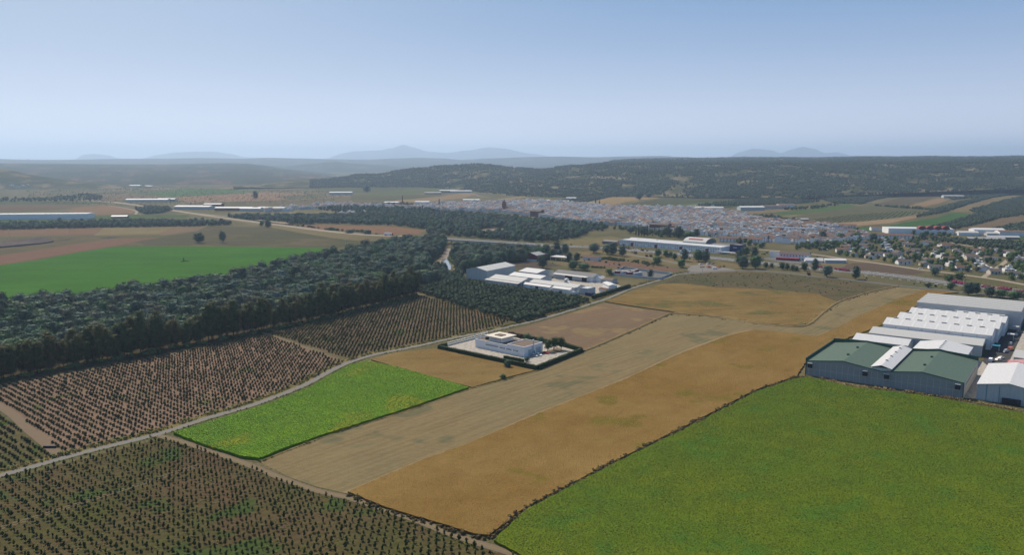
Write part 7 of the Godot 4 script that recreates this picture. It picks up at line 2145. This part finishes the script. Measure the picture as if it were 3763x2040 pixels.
func grow_single_trees() -> void:
	var r: Array = P.river_kinds
	var t: Array = P.tall_kinds
	var gk: Array = P.garden_kinds
	var list := [
		[r[1], Vector3(-460, 0, -1177), 1.55, 1.05, "wide dark lone tree in the grey-olive pasture"], [r[0], Vector3(-426.2, 0, -1180.9), 0.85, 1.35, "tall narrow lone tree in the grey-olive pasture"],
		[r[1], Vector3(-438.4, 0, -1441.9), 1.3, 1.0, "round dark tree beside the main road embankment"], [r[4], Vector3(-460.8, 0, -1478.1), 0.8, 0.8, "smaller round tree beside the main road embankment"],
		[r[1], Vector3(-256.5, 0, -1265.9), 1.4, 0.8, "dark tree clump below the main road, left one"], [r[1], Vector3(-225.4, 0, -1248), 1.3, 0.9, "dark tree clump below the main road, right one"], [r[5], Vector3(-213.2, 0, -1261.4), 0.5, 0.45, "small reddish bush below the main road"],
		[r[2], Vector3(-259.9, 0, -898.8), 0.85, 1.0, "yellowish tree standing up from the wood's far edge"],
		[r[1], Vector3(142.7, 0, -820.3), 0.62, 0.62, "round tree beside the container yard wall"], [gk[1], Vector3(103, 0, -840.2), 1.0, 1.0, "dark tree at the container yard's left corner"],
		[r[1], Vector3(33.9, 0, -898.8), 1.15, 1.0, "big dark round tree between factory and red hall"], [r[4], Vector3(67.4, 0, -882.8), 1.05, 0.8, "bright green spreading tree behind the grey shed"], [r[2], Vector3(79.1, 0, -878.4), 1.0, 0.7, "olive green tree beside the bright green one"],
		[r[1], Vector3(68, 0, -955.4), 0.9, 0.8, "dark tree left of the tile-roofed house"], [r[1], Vector3(77.7, 0, -955.4), 0.8, 0.75, "dark tree touching the tile-roofed house"],
		[gk[0], Vector3(167.5, 0, -925), 1.6, 1.4, "dense round tree on the dry grass by the junction"], [gk[0], Vector3(190.4, 0, -901.1), 1.5, 1.3, "round tree beside the junction's entrance lane"],
		[r[1], Vector3(207.3, 0, -960.7), 0.95, 1.0, "dark conical tree left of the big bushy pair"], [r[4], Vector3(222.8, 0, -955.4), 1.15, 1.1, "big bright green tree behind the junction"], [r[1], Vector3(229.7, 0, -950.2), 1.1, 0.95, "big dark tree touching the bright green one"],
		[r[1], Vector3(264.3, 0, -930), 1.0, 1.1, "tall dark tree above the service road, left of a group"], [r[1], Vector3(257.9, 0, -891.9), 1.25, 1.0, "broad dark tree at the service road, in a group of three"], [r[4], Vector3(272.2, 0, -891.9), 1.25, 1.15, "large green tree at the service road, right of its group"],
		[gk[3], Vector3(286.3, 0, -898.8), 0.9, 0.8, "small dark bush right of the tree group"], [gk[3], Vector3(292.7, 0, -898.8), 0.7, 0.7, "small round shrub right of the tree group"],
		[gk[3], Vector3(300.3, 0, -887.3), 1.1, 1.0, "first of four round shrubs along the carriageway"], [gk[3], Vector3(304.8, 0, -882.8), 1.0, 0.9, "second of four round shrubs along the carriageway"], [gk[3], Vector3(308.6, 0, -876.1), 1.0, 0.8, "third of four round shrubs along the carriageway"], [gk[3], Vector3(311.2, 0, -871.8), 0.8, 0.7, "last of four round shrubs along the carriageway"], [gk[3], Vector3(320.8, 0, -876.1), 1.2, 1.2, "dark round tree just before the oleander hedge"],
		[r[1], Vector3(329.6, 0, -867.4), 0.75, 1.0, "tall dark tree beside the oleander hedge"], [r[0], Vector3(327.1, 0, -828.1), 0.95, 0.95, "leafy tree between service road and carriageway"], [r[1], Vector3(350.1, 0, -810.7), 0.8, 0.95, "dark tree leaning over the service road"], [gk[2], Vector3(395.8, 0, -755.9), 1.0, 0.9, "small olive tree beside the rural road"],
		[r[0], Vector3(443.4, 0, -836.1), 0.8, 0.75, "round tree at the gravel road's fork"], [gk[3], Vector3(437.9, 0, -797.7), 1.4, 0.9, "dark shrub mound beside the gravel road"], [gk[3], Vector3(455.7, 0, -812.6), 1.5, 0.9, "larger dark shrub mound beside the gravel road"],
		[r[4], Vector3(409.8, 0, -742.9), 0.9, 0.75, "green tree left of the walnut behind the sheds"], [r[1], Vector3(409.1, 0, -712.2), 1.35, 1.1, "large dark tree with visible trunk behind the ridged hall"], [r[1], Vector3(419.4, 0, -718.1), 1.0, 1.0, "dark tree touching the large one behind the ridged hall"], [r[1], Vector3(424.5, 0, -706.4), 1.2, 0.85, "dark bushy tree behind the ridged hall"], [r[2], Vector3(430.8, 0, -700.6), 1.2, 0.9, "green bushy tree behind the ridged hall's middle"], [r[2], Vector3(434.2, 0, -686.6), 1.3, 1.0, "green bushy tree behind the ridged hall's right end"], [r[1], Vector3(439.9, 0, -675.9), 1.2, 1.0, "dark tree at the right frame edge behind the hall"],
		[r[1], Vector3(68, 0, -1031.6), 1.1, 0.95, "dark tree by the bridge's right end"], [r[1], Vector3(58.3, 0, -1047), 1.1, 1.0, "second dark tree by the bridge's right end"], [r[0], Vector3(106.5, 0, -1047), 1.3, 1.0, "round clump tree by the lane above the factory"], [r[1], Vector3(128.4, 0, -1022.5), 1.2, 1.1, "dark clump tree left of the lane's bend"], [r[1], Vector3(139, 0, -1010.7), 1.1, 0.9, "dark clump tree right of the lane's bend"], [r[0], Vector3(122.5, 0, -1031.6), 1.2, 1.0, "pale clump tree in the middle of the lane's bend"],
		[r[4], Vector3(182.2, 0, -1002), 0.8, 0.75, "green tree on the verge before the long factory"], [gk[0], Vector3(192.5, 0, -1002), 1.3, 1.2, "bushy tree on the verge before the long factory"], [gk[3], Vector3(199.3, 0, -1002), 0.9, 0.8, "shrub on the verge before the long factory"], [gk[3], Vector3(198.5, 0, -974.1), 1.0, 1.0, "dark shrub below the long factory's red gate"],
		[r[1], Vector3(213.3, 0, -1313.1), 1.2, 0.9, "dark park tree left of the brick apartments"], [r[1], Vector3(246.2, 0, -1275.1), 1.5, 1.1, "broad dark park tree right of the cypresses"], [r[1], Vector3(258.9, 0, -1248), 1.4, 1.3, "tall dark park tree beside the vault"], [r[4], Vector3(273.1, 0, -1239.2), 1.5, 0.9, "green park tree behind the vault"], [r[1], Vector3(290.9, 0, -1265.9), 1.1, 0.9, "dark park tree near the avenue"], [r[0], Vector3(196.2, 0, -1333), 1.2, 0.9, "grey-green park tree left of the cypresses"], [r[4], Vector3(297.4, 0, -1016.6), 1.1, 0.9, "bright green tree beside the blue cube"], [r[1], Vector3(303.5, 0, -1002), 1.0, 0.9, "dark tree beside the blue cube"],
		[r[4], Vector3(486.5, 0, -1188.9), 1.1, 1.0, "bright green tree between terrace and allotments"], [r[1], Vector3(463.3, 0, -1197), 1.2, 1.1, "dark tree right of the last white terrace"], [r[4], Vector3(519.4, 0, -1209.4), 1.4, 1.0, "spreading green tree below the long tiled terrace"], [r[1], Vector3(535, 0, -1188.9), 1.2, 0.9, "dark tree below the long tiled terrace"], [r[0], Vector3(630, 0, -1230.5), 0.9, 0.9, "lone round tree on the green paddock"],
		[r[1], Vector3(390.1, 0, -2478.5), 2.2, 1.6, "round lone tree on the straw slope"], [r[1], Vector3(443, 0, -2624.3), 1.8, 1.0, "low lone tree at the top of the straw slope"], [r[1], Vector3(-798.4, 0, -2513.4), 1.6, 1.8, "lone tree on the rosy far field"], [r[1], Vector3(-546.2, 0, -3049.6), 2.6, 1.8, "big tree at the foot of the wooded hill"]]
	for k in list:
		copy(k[0], "lone_tree", k[1], k[2] * 3.0, Vector3(k[2], k[3], k[2]) * (1.35 if k[1].z < -780.0 else 1.0), k[4], "tree", "")
	var cyp := []
	for k in 2:
		cyp.append(tree_kind(500 + k, 2.0, 0.2, 0, 0.5, {"r": 1.6, "h": 14.5, "y": 0.6, "clumps": 40, "per": 12, "leaf": 0.6, "a": c3(0.016, 0.030, 0.016), "b": c3(0.035, 0.054, 0.026), "clump": 0.42, "taper": 0.75, "round": 3.4, "core": 0.8}))
	var spots := [Vector3(198.3, 0, -1284.4), Vector3(201.9, 0, -1279.7), Vector3(206.7, 0, -1279.7), Vector3(209.8, 0, -1275.1), Vector3(215, 0, -1275.1), Vector3(225.3, 0, -1284.4), Vector3(232.4, 0, -1270.5), Vector3(216.1, 0, -2086.7), Vector3(220.3, 0, -2086.7), Vector3(226, 0, -2086.7), Vector3(849.3, 0, -2363.6), Vector3(857.2, 0, -2363.6), Vector3(868.4, 0, -2363.6), Vector3(877.4, 0, -2379.3), Vector3(878.6, 0, -2348), Vector3(884.9, 0, -2348), Vector3(-186.4, 0, -2062.5), Vector3(-178.1, 0, -2062.5), Vector3(-348, 0, -1907.6)]
	for i in spots.size():
		var z := 1.0 + 0.35 * sin(i * 2.1)
		if i > 6:
			z *= 1.25
		copy(cyp[i % 2], "cypress", spots[i], i * 0.8, Vector3(z, z * (1.0 if i != 5 else 0.5), z), ["slim dark cypress in the group before the brick apartments", "dark cypress on the slope above the town", "dark cypress at the hillside farm", "slim cypress at the town's left edge"][0 if i < 7 else 1 if i < 10 else 2 if i < 16 else 3], "cypress", ["cypresses before the brick apartments", "cypresses above the town", "cypresses at the hillside farm", "cypresses left of the town"][0 if i < 7 else 1 if i < 10 else 2 if i < 16 else 3])
	# trees in the town and along the avenue
	var g := RandomNumberGenerator.new()
	g.seed = 520
	var pts := PackedVector2Array()
	for a in [[313.4, -1284.4, 321.4, -1230.5, 330.1, -1157.6, 341.7, -1092.7, 351.9, -1113.5, 338.9, -1188.9, 330.9, -1284.4], [392.1, -1131.5, 434.4, -1131.5, 505.3, -1180.9, 543.8, -1213.5, 520.2, -1169.1, 439.7, -1096.1, 393.9, -1072.6, 376.3, -1096.1], [172.5, -1418.7, 204.5, -1374.5, 231.6, -1265.9, 283.7, -1230.5, 287.2, -1284.4, 245.5, -1343.1, 215.8, -1418.7], [522.6, -1748, 547.7, -1705.9, 561.8, -1612.8, 573.6, -1569.9, 553.7, -1529.2, 538.1, -1591, 511.5, -1681.7], [566.8, -1430.2, 591.5, -1385.3, 589.5, -1358.6, 564, -1363.9], [672.7, -1993.2, 788.6, -2086.7, 904.6, -2216.6, 875.5, -2162.7, 755.2, -2015.8, 664.7, -1949.5], [650.2, -1313.1, 692.3, -1275.1, 693.5, -1261.4, 657.6, -1275.1]]:
		pts.append_array(lattice(pl(a), 9.0, 20.0, 3.5, 521, 0.3))
	plant(gk, pts, 0, "garden_tree", "", "tree", "", "street_trees", "street and garden trees along the town's edge", 0.8, 1.5, 522)

func small_things() -> void:
	# oleander hedges between the carriageways, in flower
	var g := RandomNumberGenerator.new()
	g.seed = 600
	var pink := shrub_mesh(601, 1.5, 2.0, c3(0.189, 0.024, 0.065), c3(0.351, 0.054, 0.130), 9, 9, 0.6)
	for row in [[[346.1, -901.1, 357.3, -887.3, 368.4, -867.4], "pink flowering oleanders where the carriageway begins"], [[435.2, -785, 449.1, -762.5, 461.3, -739.7, 472.3, -721.1], "pink flowering oleanders beside the ridged hall's trees"]]:
		verge("oleander_hedge", row[1], pl(row[0]), -1.8, 1.8, 1.6, pink, 0.7, 1.3, 602)
	var dark_red := shrub_mesh(603, 1.5, 2.0, c3(0.054, 0.024, 0.018), c3(0.121, 0.047, 0.034), 9, 9, 0.6)
	for p in [Vector3(128.2, 0, -1106.5), Vector3(141.7, 0, -1099.6), Vector3(151.5, 0, -1089.3), Vector3(157.9, 0, -1082.6), Vector3(173.7, 0, -1066.1), Vector3(179.7, 0, -1062.9), Vector3(148.6, 0, -1062.9), Vector3(160.3, 0, -1037.7), Vector3(169.1, 0, -1004.9), Vector3(174.5, 0, -1004.9), Vector3(312.8, 0, -840.2)]:
		var o := MeshInstance3D.new()
		o.name = numbered("plum_bush")
		o.mesh = dark_red
		o.position = p
		o.scale = Vector3.ONE * g.randf_range(1.1, 1.8)
		tag(o, "dark reddish bush in the row along the main road", "bush", "reddish bushes along the main road")
		add_child(o)
	var orange := shrub_mesh(604, 1.4, 1.6, c3(0.270, 0.081, 0.052), c3(0.432, 0.162, 0.104), 8, 8, 0.6)
	verge("flower_bed", "orange-pink flower bed on the junction island", pl([212.4, -905.8, 220.6, -898.8, 233.5, -901.1]), -3.0, 3.0, 0.8, orange, 0.8, 1.4, 605)
	# hedgerow along the dark field edge and rows of bushes by the main road left of the bridge
	var green := shrub_mesh(606, 2.2, 2.6, c3(0.030, 0.054, 0.021), c3(0.074, 0.108, 0.039), 9, 9, 0.9)
	verge("roadside_bushes", "row of dark bushes along the main road left of the bridge", pl([-326.5, -1401.8, -270.2, -1369.2, -236.4, -1348.3]), -2.0, 2.0, 0.5, green, 0.9, 1.4, 607)
	verge("roadside_bushes", "scattered red-brown bushes along the road embankment", pl([-427.3, -1516.1, -334.1, -1424.4]), -3.0, 3.0, 0.25, dark_red, 0.9, 1.7, 608)
	verge("hedgerow", "dark clipped trees behind the container yard", pl([82.8, -903.4, 121.4, -891.9]), -1.0, 1.0, 0.9, green, 0.5, 0.8, 609)
	verge("hedgerow", "green scrub between the lane and the bare field", pl([88.3, -1002, 115.8, -974.1, 145.4, -950.2, 160.2, -922.6]), -6.0, 4.0, 0.8, green, 0.6, 1.1, 610)
	verge("hedgerow", "dark hedge line across the right slope", pl([969, -2149.7, 991.5, -2074.5, 1023, -1993.2, 1033.7, -1949.5]), -3.0, 3.0, 0.4, green, 1.2, 2.2, 611)
	var where := []
	var tints := []
	for a in [[69.8, -1150, 169.2, -1188.9, 192.1, -1047, 221.8, -987.9, 257.8, -922.6, 242.1, -887.3, 219.4, -947.6, 183.9, -1002, 133.4, -1062.9, 79.1, -1062.9], [-10.5, -974.1, 77.9, -1047, 129.3, -1002, 167.7, -947.6, 183.7, -898.8, 128.5, -898.8, 84.3, -955.4, 24.7, -922.6], [324.9, -865.3, 361.9, -834.1, 400.2, -795.8, 417.6, -752.6, 384.5, -769.3, 342, -820.3], [305.4, -1096.1, 349, -1047, 390.4, -1062.9, 404.8, -974.1, 352.3, -922.6, 341.1, -1002, 309.8, -1047], [414.5, -854.6, 445.6, -814.5, 482.6, -749.3, 495.2, -769.3, 473.4, -824.2, 449.1, -865.3], [-1963.9, -3272.7, -1675.3, -3601.7, -1018.1, -3429.4, -587.6, -2998.5, -533.2, -2317.5, -819.7, -2244.5, -1088.8, -2176, -1393.8, -2317.5]]:
		for q in lattice(pl(a), 9.0, 25.0, 4.5, 612, 0.55):
			if n_mid.get_noise_2d(q.x / 2.0, q.y / 2.0) < 0.0:
				continue
			var z := g.randf_range(0.25, 0.9)
			where.append(spot(Vector3(q.x, 0, q.y), g.randf() * TAU, z, z * g.randf_range(0.6, 1.0)))
			tints.append(tinted(g, 0.3, 0.15))
	many("scrub", green, where, tints, "scattered low scrub on the open ground by roads and pasture", "scrub")
	# fallen tree in the meadow
	var dead := thing("fallen_tree", "bare broken tree lying in the green meadow", "tree", Vector3(-392.3, 0, -955.4), 20)
	var s := Solid.new()
	s.tube(Vector3(0, 0, 0), Vector3(-0.8, 5.6, 0), 0.5, 0.2)
	s.tube(Vector3(-0.4, 3.0, 0), Vector3(1.6, 4.6, 0.6), 0.25, 0.08)
	part(dead, "trunk", s, M.bark)
	s = Solid.new()
	s.tube(Vector3(-3.5, 0.3, 0.5), Vector3(5.5, 0.6, -0.6), 0.5, 0.2)
	for k in 9:
		s.tube(Vector3(-2 + k, 0.4, 0), Vector3(-2 + k + g.randf_range(-1, 1.6), g.randf_range(0.5, 1.9), g.randf_range(-1.5, 1.5)), 0.16, 0.05, 4)
	part(dead, "fallen_limb", s, M.bark)
	# power line masts
	for k in [[Vector3(-804.1, 0, -1284.4), "lattice power mast in the left fallow ground"], [Vector3(-707.3, 0, -1284.4), "thin pole beside the rosy field"], [Vector3(-229.9, 0, -1106.5), "thin pole at the pasture's right end"], [Vector3(416.3, 0, -733.4), "tall mast beside the trees behind the ridged hall"], [Vector3(134.3, 0, -786.8), "pole beside the container yard"], [Vector3(203.6, 0, -852.5), "lamp pole at the junction"]]:
		var o := thing("power_pole", k[1], "pole", k[0])
		s = Solid.new()
		s.tube(Vector3(0, 0, 0), Vector3(0, 12, 0), 0.22, 0.14)
		part(o, "mast", s, M.metal)
		s = Solid.new()
		s.box(Vector3(-1.2, 11.2, -0.07), Vector3(1.2, 11.4, 0.07))
		part(o, "crossarm", s, M.metal)
	# earth heap and culvert
	var heap := sheet("earth_heap", "dark bluish earth heap in the left fallow ground", pl([-746.8, -1142.5, -741.2, -1197, -729.1, -1239.2, -707.3, -1230.5, -679.7, -1188.9, -681.7, -1157.6, -708.6, -1106.5, -726.7, -1099.6]), 0.08, 4.0, {"a": c3(0.101, 0.081, 0.085), "b": c3(0.135, 0.108, 0.098), "bump": 0.4}, M.soil, 1.6)
	heap.set_meta("category", "earth")
	s = Solid.new()
	s.box(Vector3(-2.6, 0, -0.5), Vector3(2.6, 1.0, 0.5))
	var cul := solo("culvert", s, M.dark, "dark culvert mouth at the end of the left earth track", "culvert")
	cul.position = Vector3(-194.7, 0, -325.3)
